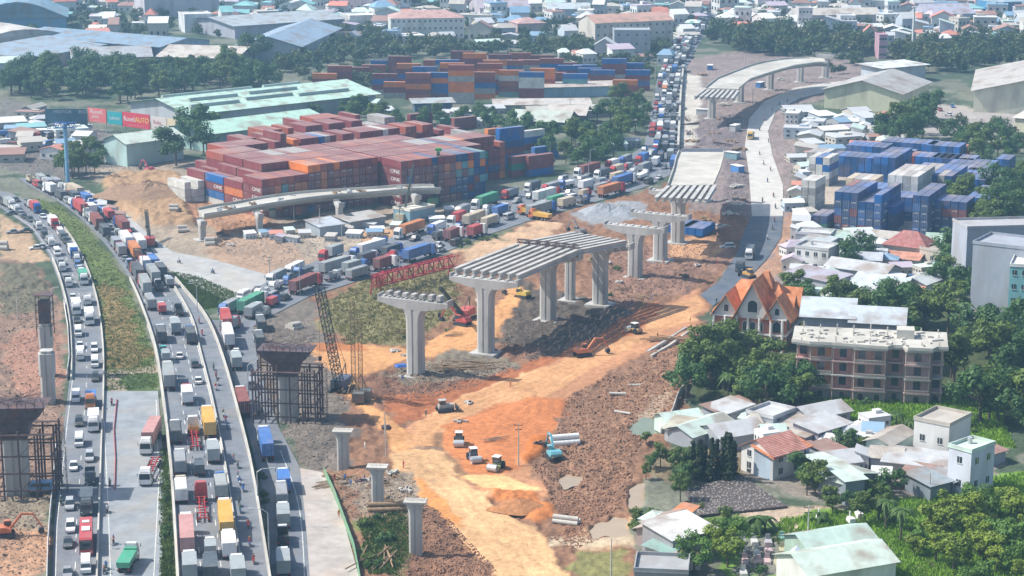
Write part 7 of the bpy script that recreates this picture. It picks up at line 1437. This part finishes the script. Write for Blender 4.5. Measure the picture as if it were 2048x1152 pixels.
def protohouse(kind_):
    q = MB(); w, d, h = 1, 1, 1
    if kind_ == 'gable': q.loft([[(x, -.5, 0), (x, .5, 0), (x, .5, .7), (x, 0, .95), (x, -.5, .7)] for x in (-.5, .5)], 0); q.loft([[(x, -.56, .68), (x, 0, .97), (x, .56, .68), (x, .56, .71), (x, 0, 1.0), (x, -.56, .71)] for x in (-.55, .55)], 1)
    elif kind_ == 'flat': q.box((0, 0, .48), (1, 1, .96), m=0); q.box((0, 0, .97), (1.04, 1.04, .04), m=1); q.box((.2, .2, 1.05), (.3, .35, .16), m=0)
    elif kind_ == 'shed': q.loft([[(x, -.5, 0), (x, .5, 0), (x, .5, .95), (x, -.5, .75)] for x in (-.5, .5)], 0); q.loft([[(x, -.56, .74), (x, .56, .97), (x, .56, 1.0), (x, -.56, .78)] for x in (-.55, .55)], 1)
    else: q.box((0, 0, .35), (1, 1, .7), m=0); q.add([(-.56, -.56, .7), (.56, -.56, .7), (.56, .56, .7), (-.56, .56, .7), (-.2, 0, 1), (.2, 0, 1)], [(0, 1, 5, 4), (2, 3, 4, 5), (1, 2, 5), (3, 0, 4), (0, 3, 2, 1)], 1)
    for i in range(3):
        for j in range(2 if kind_ == 'flat' else 1): q.box((-.33+.33*i, -.5, .3+.38*j), (.12, .03, .16), m=2); q.box((-.5, -.33+.33*i, .3+.38*j), (.03, .12, .16), m=2); q.box((.5, -.33+.33*i, .3+.38*j), (.03, .12, .16), m=2)
    return q
WALLM = [noisy('plaster_'+n, c, .5, .15, .9, dirt=((.3, .27, .24), .4)) for n, c in (('white', (.62, .62, .6)), ('cream', (.52, .48, .42)), ('bluish', (.46, .52, .58)), ('grey', (.36, .36, .37)))]
roofobj = noisy('roof_sheet', None, .4, .2, .7, dirt=((.3, .22, .17), .4))
PH = {(k, i): protohouse(k).mesh('house', [WALLM[i], roofobj, M['glass']]) for k in ('gable', 'flat', 'shed', 'hip') for i in range(4)}
HR = random.Random(21)
def small_house(p, w, d, h, rz, lb, cat='house', group='small houses', rc=None, kind_=None):
    k = kind_ or HR.choice(['gable', 'gable', 'flat', 'shed', 'hip'])
    c, cn = rc or HR.choices(RC, [6, 5, 2, 1.5, 1, 1.6 if k != 'flat' else .1, 3, .7, 1])[0]
    o = tag(link('house', PH[(k, HR.randrange(4))], None, (p.x, p.y, p.z-.1), rz, c), (lb % cn) if '%' in lb else lb, cat, group); o.scale = (w, d, h); BOX.append((p.x, p.y, max(w, d)*.6)); return o
def free(p, r): return all(abs(p.x-x)+abs(p.y-y) > (r+q) for x, y, q in BOX)
for poly, n, lb, (s0, s1) in SH:
    cnt = [0]
    def f(p, rr, lb=lb, s0=s0, s1=s1):
        w, d = rr.uniform(s0, s1), rr.uniform(s0, s1)*.8
        if free(p, max(w, d)*.42): small_house(p, w, d, rr.uniform(3, 5.5) if 'works' not in lb else 2.4, rr.choice([.15, -.2, 1.3, .4]), lb, kind_='shed' if 'works' in lb else None)
    scatter(poly, n*2, f, n+5)
# far city
CITY = [([(600, 30), (1400, 30), (1400, 100), (1190, 100), (1000, 100), (600, 95)], 70), ([(-80, -12), (2130, -12), (2130, 22), (1400, 30), (980, 32), (700, 40), (440, 28), (-80, 40)], 560), ([(440, 28), (780, 20), (780, 70), (700, 60), (560, 40), (440, 60)], 45), ([(1440, 25), (2130, 20), (2130, 78), (1840, 95), (1640, 70), (1440, 60)], 260), ([(930, 30), (1190, 30), (1190, 90), (960, 80)], 36), ([(140, 40), (290, 45), (360, 60), (300, 95), (160, 85)], 16), ([(1020, 108), (1340, 118), (1330, 135), (1160, 132)], 12), ([(0, 120), (110, 118), (120, 150), (0, 150)], 9), ([(1540, 60), (1900, 80), (1840, 110), (1540, 80)], 14)]
allc = []
for poly, n in CITY:
    def f(p, rr):
        w, d = rr.uniform(6, 15), rr.uniform(7, 16)
        if free(p, max(w, d)*.5): BOX.append((p.x, p.y, max(w, d)*.55)); allc.append((p.copy(), w, d, rr.choice([4, 5, 6.5, 8, 10, 13]), rr.choice([.1, .35, -.2, 1.4])))
    scatter(poly, n, f, n)
allc.sort(key=lambda t: t[0].y)
for t in allc[:95]: small_house(*t[:1], *t[1:], 'city house with a %s roof', group='houses of the far city')
mb = MB(); rcs = [c for c, n in RC]
for p, w, d, h, rz in allc[95:]: q = protohouse(HR.choice(['gable', 'flat', 'hip'])); T = Matrix.Translation(p) @ Matrix.Rotation(rz, 4, 'Z') @ Matrix.Diagonal((w, d, h, 1)); k = HR.randrange(len(rcs)); [mb.add([v], [], 0) for v in []]; base = len(mb.v); mb.v += [tuple(T @ Vector(v)) for v in q.v]; mb.f += [tuple(i+base for i in f) for f in q.f]; mb.m += [0 if m_ == 0 else 2 if m_ == 2 else 3+k for m_ in q.m]
o = tag(link('city_houses', mb.mesh('city_houses', [WALLM[0], WALLM[1], M['glass']]+[noisy('roof_'+n.replace(' ', '_'), c, .3, .2, .7, world=True) for c, n in RC])), 'hazy far-off mass of city houses along the top edge', 'houses', None, 'stuff')
for i, (px, py, w, h, c, lb) in enumerate([(757, 28, 12, 26, (.42, .42, .55), 'tall lilac slab block left of the top middle'), (735, 30, 12, 14, (.6, .5, .55), 'pale pink block beside the lilac slab'), (1115, 10, 14, 16, (.5, .5, .6), 'pale lilac block near the top middle'), (1210, 14, 12, 14, (.6, .5, .4), 'small block with an orange side at the top'), (1610, 62, 14, 14, (.64, .6, .58), 'white block with an orange stripe in the far right city'), (1695, 72, 16, 12, (.66, .66, .66), 'white villa above the far wood'), (1775, 20, 14, 16, (.55, .55, .62), 'tall pale block at the top right'), (1990, 12, 14, 14, (.6, .6, .58), 'cream block at the top right'), (1765, 118, 8, 13, (.5, .28, .36), 'narrow dark pink tower behind the tan warehouse'), (905, 8, 12, 14, (.6, .6, .62), 'white block at the top edge, middle'), (1560, 12, 10, 14, (.6, .62, .6), 'white block at the top edge, right of the highway'), (1885, 14, 8, 18, (.58, .6, .66), 'slim white block at the top right')]):
    bld(lb, 'building', (px-w, py), (px+w, py), 14, h, c, c, 'flat', win=(3, 4), name='apartment_building')
# ---------------------------------------------------------------- vegetation
def leafblob(mb, c, r, n, ls, rr, flat=.75, m=0):
    for _ in range(n):
        d = Vector((rr.gauss(0, 1), rr.gauss(0, 1), rr.gauss(0, 1))).normalized(); p = Vector(c)+Vector((d.x*r, d.y*r, d.z*r*flat))*(rr.random()**.35)
        nrm = (d*1.0+Vector((rr.uniform(-1, 1), rr.uniform(-1, 1), rr.uniform(-.2, 1.1)))).normalized(); u = nrm.orthogonal().normalized(); v = nrm.cross(u); a = rr.uniform(0, 6.28); u, v = u*math.cos(a)+v*math.sin(a), v*math.cos(a)-u*math.sin(a); s = ls*rr.uniform(.6, 1.3)
        o = len(mb.v); mb.v += [tuple(p-u*s), tuple(p-v*s*.5), tuple(p+u*s), tuple(p+v*s*.5)]; mb.f.append((o, o+1, o+2, o+3)); mb.m.append(m)
def tree_mesh(seed, R=4, h=9, n=14, per=110, ls=.42, mat='leaf'):
    rr = random.Random(seed); cr, tr = MB(), MB(); tr.tube((0, 0, -.5), (0, 0, h*.45), .28, 7, r2=.2)
    for k in range(n):
        a = rr.uniform(0, 6.28); q = rr.random()**.5; z = h*.45+rr.random()*h*.5; rad = R*q*(1-.45*abs((z-h*.6)/(h*.5))); c = (rad*math.cos(a), rad*math.sin(a), z); leafblob(cr, c, R*rr.uniform(.28, .48), per, ls, rr)
        if k < 7: tr.tube((0, 0, h*.4), c, .13, 5, r2=.04)
    return cr.mesh('crown', mat), tr.mesh('trunk', 'bark')
TREES = [tree_mesh(i, R=3.6+.5*(i % 3), h=8+(i % 4), n=13+i % 4, mat='leaf' if i % 3 else 'leaf2') for i in range(7)]
def palm_mesh(seed, h=7, n=16, L=3.2, banana=False):
    rr = random.Random(seed); cr, tr = MB(), MB(); tr.tube((0, 0, -.3), (.3, 0, h), .22, 7, r2=.14)
    for k in range(n):
        a = 6.28*k/n+rr.uniform(-.2, .2); e = rr.uniform(.1, 1.0); d = Vector((math.cos(a), math.sin(a), 0)); s = Vector((-d.y, d.x, 0)); pts = []
        for j in range(7): t = j/6; pts.append(Vector((.3, 0, h))+d*L*t*math.cos(e*.6)+Vector((0, 0, L*(e*t-1.1*t*t))))
        for j in range(6):
            w0 = (.5 if banana else .42)*math.sin(math.pi*min(1, (j+.35)/6.3)); w1 = (.5 if banana else .42)*math.sin(math.pi*min(1, (j+1.35)/6.3)) if j < 5 else .02
            for sg in (-1, 1): cr.add([pts[j], pts[j+1], pts[j+1]+s*sg*w1-Vector((0, 0, .12)), pts[j]+s*sg*w0-Vector((0, 0, .12))], [(0, 1, 2, 3)])
    return cr.mesh('crown', 'frond'), tr.mesh('trunk', 'bark')
PALMS = [palm_mesh(i, 6+i, 18) for i in range(2)]; BAN = [palm_mesh(9+i, 2.2+.5*i, 10, 2.8, True) for i in range(2)]
def cyp_mesh(seed, h=8, r=1.1):
    rr = random.Random(seed); cr, tr = MB(), MB(); tr.tube((0, 0, -.3), (0, 0, h*.9), .15, 6, r2=.04)
    for k in range(12): z = .8+k*(h-.8)/12; leafblob(cr, (rr.uniform(-.15, .15), rr.uniform(-.15, .15), z), r*(1-z/h*.75), 60, .3, rr, 1.2)
    return cr.mesh('crown', 'cypress'), tr.mesh('trunk', 'bark')
CYP = [cyp_mesh(40+i) for i in range(3)]
def shrub_mesh(seed, mat='leaf2'):
    rr = random.Random(seed); cr = MB(); 
    for k in range(6): leafblob(cr, (rr.uniform(-1.1, 1.1), rr.uniform(-1.1, 1.1), rr.uniform(.4, 1.3)), .8, 60, .26, rr)
    return cr.mesh('shrub', mat)
SHR = [shrub_mesh(60+i, ['leaf2', 'frond', 'leaf'][i % 3]) for i in range(4)]
TR = random.Random(77); TL = []
def tree(p, s, lb, protos=TREES, name='tree', cat='tree', group='trees', tint=(1, 1, 1)):
    cm, tm = TR.choice(protos); o = thing(name, lb, cat, (p.x, p.y, p.z-.1), TR.uniform(0, 6.28), group); o.scale = (s*TR.uniform(.9, 1.15), s*TR.uniform(.9, 1.15), s); link('crown', cm, o, color=tint); link('trunk', tm, o)
def near_road(p):
    x, y = P(p.x, p.y); a = np.array([x]), np.array([y])
    return any(inpoly(*a, poly)[0] for k, poly in ROADS.items()) or inpoly(*a, BP)[0]
# (polygon, count, min size, max size, label)
FOR = [
 ([(1390, 745), (1440, 742), (1560, 748), (1590, 770), (1620, 830), (1560, 842), (1440, 838), (1380, 825), (1372, 790)], 30, .9, 1.35, 'dense leafy tree below the orange-roofed mansion', 2.2),
 ([(1600, 650), (1700, 640), (1850, 650), (1860, 700), (1700, 690), (1610, 680)], 14, .9, 1.4, 'tree behind the unfinished brick building', 2.4),
 ([(1890, 660), (1930, 690), (2048, 690), (2060, 900), (1960, 860), (1895, 800)], 26, 1.0, 1.5, 'big tree right of the unfinished brick building', 2.5),
 ([(1880, 500), (1930, 520), (1930, 640), (1880, 680), (1850, 600)], 12, .9, 1.3, 'tree along the lane left of the grey block', 2.2),
 ([(1560, 590), (1640, 620), (1700, 600), (1720, 640), (1600, 650)], 10, .8, 1.2, 'tree among the mid village roofs', 2.2),
 ([(1690, 500), (1760, 505), (1745, 560), (1690, 550)], 5, .9, 1.3, 'dark tree beside the dark red roof', 2.2),
 ([(1870, 420), (2048, 380), (2060, 500), (1930, 500), (1860, 480)], 20, .9, 1.3, 'tree right of the blue container piles', 2.4),
 ([(1870, 285), (2060, 285), (2060, 380), (2000, 350), (1900, 310)], 16, .8, 1.3, 'tree at the upper right behind the yard', 2.5),
 ([(1780, 230), (1860, 240), (1870, 290), (1800, 300), (1760, 280)], 14, 1.0, 1.6, 'tall tree between the two tan warehouses', 2.0),
 ([(1850, 1050), (2060, 1020), (2060, 1200), (1840, 1200), (1820, 1120)], 34, .5, .9, 'olive-green tree in the bottom right corner', 2.4),
 ([(1250, 880), (1330, 900), (1360, 960), (1330, 1000), (1280, 960)], 5, .3, .5, 'bush by the muddy pools', 2),
 ([(1380, 1120), (1500, 1100), (1520, 1190), (1400, 1190)], 4, .7, .9, 'olive tree at the bottom edge between roofs and graves', 2),
 ([(1640, 1000), (1790, 990), (1810, 1060), (1700, 1080)], 9, .4, .7, 'small tree in the green below the barn', 2),
 ([(1330, 940), (1380, 930), (1390, 990), (1350, 1010)], 6, .5, .7, 'dark bush left of the crop plot', 1.6),
 ([(1590, 960), (1640, 960), (1640, 1000), (1595, 1000)], 3, .6, .8, 'round tree between the annex and the barn', 1.6),
 ([(1690, 895), (1735, 890), (1735, 920), (1690, 920)], 3, .5, .7, 'bush beside the mint green shed', 1.6),
 ([(960, 260), (1070, 250), (1290, 300), (1290, 330), (1200, 345), (1090, 360), (1080, 300)], 42, .8, 1.25, 'tree between the container yard and the far highway', 2.3),
 ([(1180, 235), (1300, 200), (1300, 290), (1240, 280)], 18, .8, 1.2, 'tree left of the far highway', 2.2),
 ([(590, 215), (770, 225), (760, 262), (600, 258)], 12, .7, 1.1, 'tree between the green warehouses', 2.2),
 ([(760, 235), (990, 232), (960, 252), (780, 258)], 14, .6, 1.0, 'low tree behind the main container yard', 2.2),
 ([(330, 290), (400, 270), (420, 310), (345, 335)], 7, 1.3, 1.8, 'large dark tree left of the container yard', 2.0),
 ([(120, 300), (215, 305), (215, 350), (130, 370)], 11, .8, 1.2, 'tree near the blue mast', 2.2),
 ([(385, 262), (640, 250), (640, 262), (390, 290)], 8, .6, .9, 'tree in front of the long green warehouse', 2.2),
 ([(20, 150), (540, 150), (540, 190), (180, 210), (20, 200)], 130, 1.0, 1.5, 'dark tree in the belt behind the billboard', 2.2),
]
ntree = 0
for poly, n, s0, s1, lb, gap in FOR:
    pts = []
    def f(p, rr, pts=pts, s0=s0, s1=s1, lb=lb, gap=gap):
        if near_road(p) or any((p-q).length < gap for q in pts): return
        if not free(p, .5): return
        pts.append(p.copy()); tree(p, rr.uniform(s0, s1), lb, tint=(1.6, 1.5, .9) if 'olive' in lb else (.85, .9, 1.0) if 'dark' in lb else (1, 1, 1))
    scatter(poly, n, f, n+3)
# far woods: one mass each kind of ground
mb = MB(); mb2 = MB(); rr = random.Random(5)
WOODS = [([(1420, 75), (1600, 72), (1760, 85), (1760, 112), (1600, 122), (1480, 108), (1430, 110)], 150, 1.3), ([(1780, 100), (2140, 80), (2140, 135), (1990, 140), (1880, 150), (1800, 140)], 130, 1.2), ([(600, 80), (790, 90), (1190, 90), (1190, 118), (1020, 112), (760, 120), (640, 135), (540, 150)], 190, .95), ([(-60, 40), (2140, 30), (2140, 76), (-60, 76)], 420, .8), ([(-60, -12), (2140, -12), (2140, 30), (-60, 40)], 480, .8), ([(130, 80), (330, 60), (300, 100), (180, 105)], 30, .8), ([(1300, 95), (1345, 60), (1340, 110), (1310, 135)], 18, .7), ([(1000, 120), (1340, 125), (1320, 150), (1160, 200), (1150, 150)], 40, .8), ([(540, 125), (780, 125), (780, 195), (600, 175)], 45, .8), ([(0, 95), (140, 100), (300, 150), (0, 150)], 26, .9), ([(1640, 120), (1760, 118), (1700, 150), (1650, 150)], 10, .7), ([(1880, 245), (2060, 270), (2060, 300), (1880, 290)], 16, .7), ([(600, 40), (1190, 45), (1190, 80), (930, 75), (760, 80), (620, 70)], 70, .8)]
def mass(poly, n, s):
    pts = []
    def f(p, rr):
        if near_road(p) or not free(p, 2): return
        R = 4*s*rr.uniform(.8, 1.3); H_2 = R*2; m_ = 0 if rr.random() < .65 else 1
        for k in range(6): a = rr.uniform(0, 6.28); leafblob(mb, (p.x+R*.5*math.cos(a), p.y+R*.5*math.sin(a), H_2*rr.uniform(.35, .8)), R*.55, 26, 1.0*s, rr, .8, m_)
    scatter(poly, n, f, n)
for t in WOODS: mass(*t)
M['leafw'] = leafmat('far_leaves', (.05, .09, .04)); M['leafw2'] = leafmat('far_olive_leaves', (.075, .1, .04))
tag(link('woods', mb.mesh('woods', ['leafw', 'leafw2'])), 'far-off belts of trees between the roofs of the city', 'woods', None, 'stuff')
def at_(px, py): p = G(px, py); return Vector((p.x, p.y, ground(p.x, p.y)))
tree(at_(508, 128), 1.9, 'large solitary dark tree in front of the blue factory hall', tint=(.8, .85, .9))
for x, y, s in [(1385, 955, 1.05), (1398, 960, 1.15), (1410, 957, 1.0), (1422, 962, 1.2), (1434, 955, 1.1), (1446, 960, 1.25), (1458, 965, 1.35), (1468, 958, 1.1), (1405, 950, .9), (1452, 950, 1.2)]: tree(at_(x, y), s, 'dark pointed conifer in the row above the crop plot', CYP, 'conifer', 'tree', 'dark conifers')
for x, y, s, lb in [(1770, 1060, .9, 'palm with spreading fronds above the green halls'), (1800, 1085, 1.0, 'palm beside the long green-roofed hall'), (1790, 870, .8, 'palm in the bright grass'), (1820, 880, .7, 'small palm beside the white house'), (1940, 280, .9, 'palm left of the cream warehouse'), (1455, 800, 1.0, 'palm standing in front of the mansion trees'), (1800, 240, .8, 'palm between the warehouses')]: tree(at_(x, y), s, lb, PALMS, 'palm_tree', 'palm', 'palms')
for x, y, s, lb in [(1515, 1070, 1.2, 'banana clump by the dirt lane, left one'), (1530, 1065, 1.1, 'banana clump by the dirt lane, right one'), (1500, 1062, 1.0, 'low banana plant left of the lane'), (1690, 900, 1.0, 'banana plant beside the lean-to'), (1740, 1005, 1.0, 'banana plant below the barn'), (1760, 1000, 1.1, 'second banana plant below the barn'), (1775, 1040, 1.0, 'banana plant by the palms'), (1640, 1050, .9, 'banana plant beside the field'), (1870, 845, 1.1, 'banana plant in the tall grass'), (1900, 850, 1.2, 'broad banana plant in the tall grass'), (1930, 860, 1.1, 'banana plant near the white house'), (1850, 870, 1.0, 'banana plant behind the white house')]: tree(at_(x, y), s, lb, BAN, 'banana_plant', 'plant', 'banana plants')
# shrubs in individual places
for poly, n, lb in [([(1610, 800), (1990, 820), (2010, 890), (1850, 870), (1700, 840)], 26, 'shrub in the bright grass behind the village'), ([(1270, 1020), (1340, 1040), (1270, 1060)], 5, 'shrub between pools and huts'), ([(640, 560), (900, 530), (900, 690), (700, 690)], 16, 'weedy shrub on the olive field'), ([(720, 1040), (815, 1030), (810, 1110), (740, 1140)], 8, 'bright weed clump beside the nearest flared column'), ([(1130, 430), (1220, 600), (1230, 560), (1240, 520)], 5, 'green bush behind the girder span'), ([(920, 460), (1030, 445), (1000, 480), (900, 500)], 12, 'dark bush below the diagonal road'), ([(322, 960), (340, 960), (345, 1080), (326, 1080)], 7, 'bush in the strip between lot and expressway'), ([(1380, 1000), (1490, 1040), (1560, 1050), (1420, 1070)], 9, 'bush along the field edge'), ([(500, 940), (535, 940), (540, 1010), (520, 1010)], 5, 'bush under the expressway deck'), ([(1480, 1080), (1620, 1060), (1640, 1140), (1500, 1150)], 10, 'bush among the graves'), ([(60, 400), (300, 700), (310, 740), (215, 740), (180, 540)], 8, 'small bush on the median grass')]:
    def f(p, rr, lb=lb):
        if near_road(p): return
        o = tag(link('shrub', TR.choice(SHR), None, (p.x, p.y, p.z), rr.uniform(0, 6), (1, 1, 1)), lb, 'shrub', 'shrubs'); s = rr.uniform(.5, 1.0)*(.5 if 'median' in lb or 'olive' in lb else 1); o.scale = (s, s, s)
    scatter(poly, n, f, n)
# grass and weeds
def weeds(poly, n, hgt, mat, nm, lb, seed):
    mb = MB()
    def f(p, rr):
        for _ in range(4):
            a = rr.uniform(0, 6.28); h = hgt*rr.uniform(.5, 1.3); w = .16*hgt+.05; c = (p.x+rr.uniform(-.4, .4), p.y+rr.uniform(-.4, .4)); dx, dy = math.cos(a)*w, math.sin(a)*w; ox, oy = rr.uniform(-.3, .3)*h, rr.uniform(-.3, .3)*h
            o = len(mb.v); mb.v += [(c[0]-dx, c[1]-dy, p.z-.05), (c[0]+dx, c[1]+dy, p.z-.05), (c[0]+dx*.5+ox, c[1]+dy*.5+oy, p.z+h), (c[0]-dx*.5+ox, c[1]-dy*.5+oy, p.z+h*.9)]; mb.f.append((o, o+1, o+2, o+3)); mb.m.append(0)
    scatter(poly, n, f, seed); o = link(nm, mb.mesh(nm, mat)); o['kind'] = 'stuff'
M['grassb'] = leafmat('bright_grass_blades', (.19, .36, .05), .35); M['grasso'] = leafmat('dry_grass_blades', (.2, .2, .08), .4); M['grassd'] = leafmat('dark_grass_blades', (.09, .15, .045), .4)
weeds([(1600, 785), (1830, 790), (1990, 815), (2030, 900), (1900, 880), (1780, 850), (1640, 840)], 5200, .8, 'grassb', 'grass', '', 1)
weeds([(1560, 1040), (1700, 1025), (1850, 985), (2060, 945), (2060, 1170), (1560, 1170)], 7000, .6, 'grassb', 'grass', '', 2)
weeds([(60, 396), (116, 408), (168, 450), (216, 505), (256, 566), (286, 640), (308, 715), (316, 775), (214, 780), (208, 690), (196, 600), (170, 520), (130, 455)], 4200, .25, 'grassd', 'grass', '', 3)
weeds([(344, 543), (400, 555), (480, 590), (455, 612), (405, 620), (365, 575)], 2200, .45, 'grassd', 'grass', '', 4)
weeds([(640, 610), (740, 562), (900, 525), (925, 575), (900, 640), (800, 690), (690, 690)], 3000, .45, 'grasso', 'grass', '', 5)
weeds([(320, 900), (334, 900), (352, 1180), (322, 1180)], 900, .5, 'grassd', 'grass', '', 6)
weeds([(720, 1040), (810, 1020), (820, 1100), (790, 1152), (735, 1152)], 1200, .5, 'grassd', 'grass', '', 7)
# crop plot: dark hummocky rows
rows = MB(); a0, a1, a2, a3 = G(1372, 985), G(1480, 955), G(1572, 1018), G(1400, 1036)
M['mulch'] = noisy('dark_bed_soil', (.1, .085, .08), 1, .3, .95, bump=.6); M['pale'] = noisy('pale_straw', (.42, .38, .35), 2, .3, .9)
pl = thing('crop_plot', 'dark plot of narrow slanting beds at the foot of the conifers', 'crop plot', (0, 0, .0)); 
for k in range(34):
    t = k/33; p0, p1 = a0.lerp(a3, t*.0)+(a1-a0)*t, a3+(a2-a3)*t; q = MB(); d = (p1-p0).normalized(); n_ = Vector((-d.y, d.x, 0)); 
    q.loft([[p+n_*-.42+Vector((0, 0, .0)), p+n_*.42, p+n_*.25+Vector((0, 0, .6)), p+n_*-.25+Vector((0, 0, .6))] for p in (p0, p1)], 0)
    for _ in range(14): c = p0.lerp(p1, random.random()); q.box((c.x+random.uniform(-.2, .2), c.y, .62), (.22, .22, .15), random.uniform(0, 3), 1)
    link('bed', q.mesh('bed', ['mulch', 'pale']), pl)
# graves
for i in range(16):
    x, y = 1488+(i % 5)*24+random.uniform(-4, 4), 1088+(i//5)*20+random.uniform(-3, 3); p = at_(x, y); o = thing('grave', 'small stone grave beside the utility pole', 'grave', tuple(p), random.uniform(-.2, .2), 'graves'); c = random.choice([(.55, .55, .52), (.2, .42, .4), (.5, .45, .3), (.4, .4, .42), (.55, .4, .4)])
    q = MB(); q.box((0, 0, .3), (1.3, 2.4, .6), top=.9); link('tomb', q.mesh('tomb', 'wall'), o, color=c); q = MB(); q.box((0, 1.1, 1.0), (1.0, .2, 1.1), top=.8); link('headstone', q.mesh('headstone', 'wall'), o, color=c)
for (x, y) in [(1640, 1040), (1718, 1038), (1702, 1050)]:
    p = at_(x, y); o = thing('grave', 'white grave standing in the bright grass', 'grave', tuple(p), .2, 'graves in the grass'); q = MB(); q.box((0, 0, .5), (1.4, 2.2, 1.0), top=.8); link('tomb', q.mesh('tomb', 'white'), o); q = MB(); q.tube((0, .8, 1), (0, .8, 2), .15, 6); link('headstone', q.mesh('headstone', 'white'), o)
# church-like little tower by the bottom halls
p = at_(1592, 1150); o = thing('shrine', 'small pale blue shrine tower at the bottom beside the green halls', 'shrine', tuple(p), .1); q = MB(); q.box((0, 0, 2.2), (1.8, 1.8, 4.4)); link('wall', q.mesh('wall', 'wall'), o, color=(.5, .58, .7)); q = MB(); q.box((0, 0, 4.9), (2.0, 2.0, 1.2), top=.1); link('roof', q.mesh('roof', 'wall'), o, color=(.5, .58, .7))
# scrap cars and vans in the left yard, parked vehicles far right
for i in range(26):
    x, y = 5+(i % 9)*21+random.uniform(-5, 5), 262+(i//9)*16+random.uniform(-3, 3); p = G(x, y); c = random.choice([RD_, WH, BL, SV, DK, MR]); place('van' if i % 3 else 'small_truck', (p.x, p.y, .4), random.uniform(0, 3), f"{CN[c]} vehicle parked in the scrap yard at the left", 'vehicle', c, None, False, 'parked scrap yard vehicles', 0, 'parked_vehicle')
for i, (x, y) in enumerate([(1880, 222), (1898, 232), (1925, 262), (1905, 215), (1876, 205), (1640, 330), (1655, 325), (1612, 300), (1820, 560), (1905, 590)]):
    p = G(x, y); c = [RD_, WH, SV, BL, DK][i % 5]; place('car', (p.x, p.y, .2), i, f"{CN[c]} car parked on the right side of the photo", 'car', c, None, False, 'cars parked on the right', 0, 'car')
# ---------------------------------------------------------------- air
hz = MB(); hz.box((0, 4200, 69), (14000, 9400, 145)); 
hm_, hnt, hb = newmat('haze_air'); hnt.nodes.remove(hb)
pv = N(hnt, 'ShaderNodeVolumePrincipled'); pv.inputs['Color'].default_value = (.4, .7, 1, 1); pv.inputs['Density'].default_value = .00024; pv.inputs['Anisotropy'].default_value = .2
hnt.links.new(pv.outputs[0], hnt.nodes['Material Output'].inputs['Volume'])
ho = link('haze', hz.mesh('haze', hm_)); ho['kind'] = 'stuff'; ho['label'] = 'thin bluish haze hanging over the far city'; ho['category'] = 'haze'
# ---------------------------------------------------------------- labels that single things out
LM = [(835, 750, 'the first T pier'), (970, 705, 'the second tall pier'), (1500, 690, 'the orange-roofed mansion'), (1720, 800, 'the unfinished building'), (830, 560, 'the red lattice gantry'), (877, 410, 'the green boom crane'), (173, 1113, 'the red coach'), (453, 1085, 'the near yellow lorry'), (575, 830, 'the dark scaffolded pier'), (400, 480, 'the first ramp pier'), (135, 360, 'the blue billboard post'), (1355, 485, 'the last T pier'), (1420, 200, 'the far ramp'), (20, 400, 'the left edge'), (1700, 220, 'the long tan warehouse'), (1200, 400, 'the grey gravel heap'), (260, 520, 'the upper grass strip'), (1320, 60, 'the orange-roofed school'), (1560, 920, 'the little red-roofed house'), (1930, 960, 'the tall white house'), (2020, 640, 'the teal apartment block'), (1400, 990, 'the crop plot'), (560, 60, 'the blue-roofed factory'), (90, 60, 'the white curved roof'), (560, 220, 'the green-roofed warehouse'), (1120, 890, 'the teal excavator'), (700, 480, 'the middle ramp pier'), (1950, 210, 'the large tan warehouse'), (1500, 110, 'the far wood'), (1700, 430, 'the blue container piles'), (290, 912, 'the pink lorry'), (700, 770, 'the crawler crane')]
ORD = ['nearest', 'second nearest', 'third nearest', 'fourth nearest', 'fifth nearest', 'sixth nearest', 'seventh nearest', 'eighth nearest', 'ninth nearest', 'tenth nearest']
def opx(o):
    p = o.matrix_basis.translation; return P(p.x, p.y, p.z)
groups = {}; MERGE = {}
for o in ALL: groups.setdefault(o['label'], []).append(o)
for lab, os_ in list(groups.items()):
    if len(os_) == 1: continue
    base = lab
    if len(lab.split()) > 9:
        import re as _re
        for a, b2 in ((r' with \w+( \w+)? cab', ''), (' that can be seen', ''), (' shipping', '')):
            if len(lab.split()) > 9: lab = _re.sub(a, b2, lab)
    if lab != base: MERGE.setdefault(lab, []).extend(os_); continue
    MERGE.setdefault(lab, []).extend(os_)
for lab, os_ in MERGE.items():
    byl = {}
    for o in os_:
        x, y = opx(o); l = min(range(len(LM)), key=lambda k: (LM[k][0]-x)**2+(LM[k][1]-y)**2*4); byl.setdefault(l, []).append((math.hypot(LM[l][0]-x, (LM[l][1]-y)*2), o))
    for l, xs in byl.items():
        xs.sort(key=lambda t: t[0])
        words = len(lab.split())+len(LM[l][2].split())
        for n, (d, o) in enumerate(xs):
            if len(xs) == 1: s = f"{lab}, near {LM[l][2]}"
            elif n < len(ORD): s = f"{lab}, {ORD[n]} {LM[l][2]}"
            else: s = f"{lab}, farther round {LM[l][2]}"
            w = s.split()
            if len(w) > 16: # shorten
                for a in (' that', ' standing', ' clothes', ' shipping', ' of its pile', ' the photo'):
                    if len(s.split()) > 16: s = s.replace(a, '')
            if len(s.split()) > 16: s = s.replace(', nearest ', ', near ').replace(' a ', ' ').replace(' the ', ' ')
            o['label'] = ' '.join(s.split()[:16])
            if 'group' not in o: o['group'] = (o['category']+'s') if not o['category'].endswith('s') else o['category']
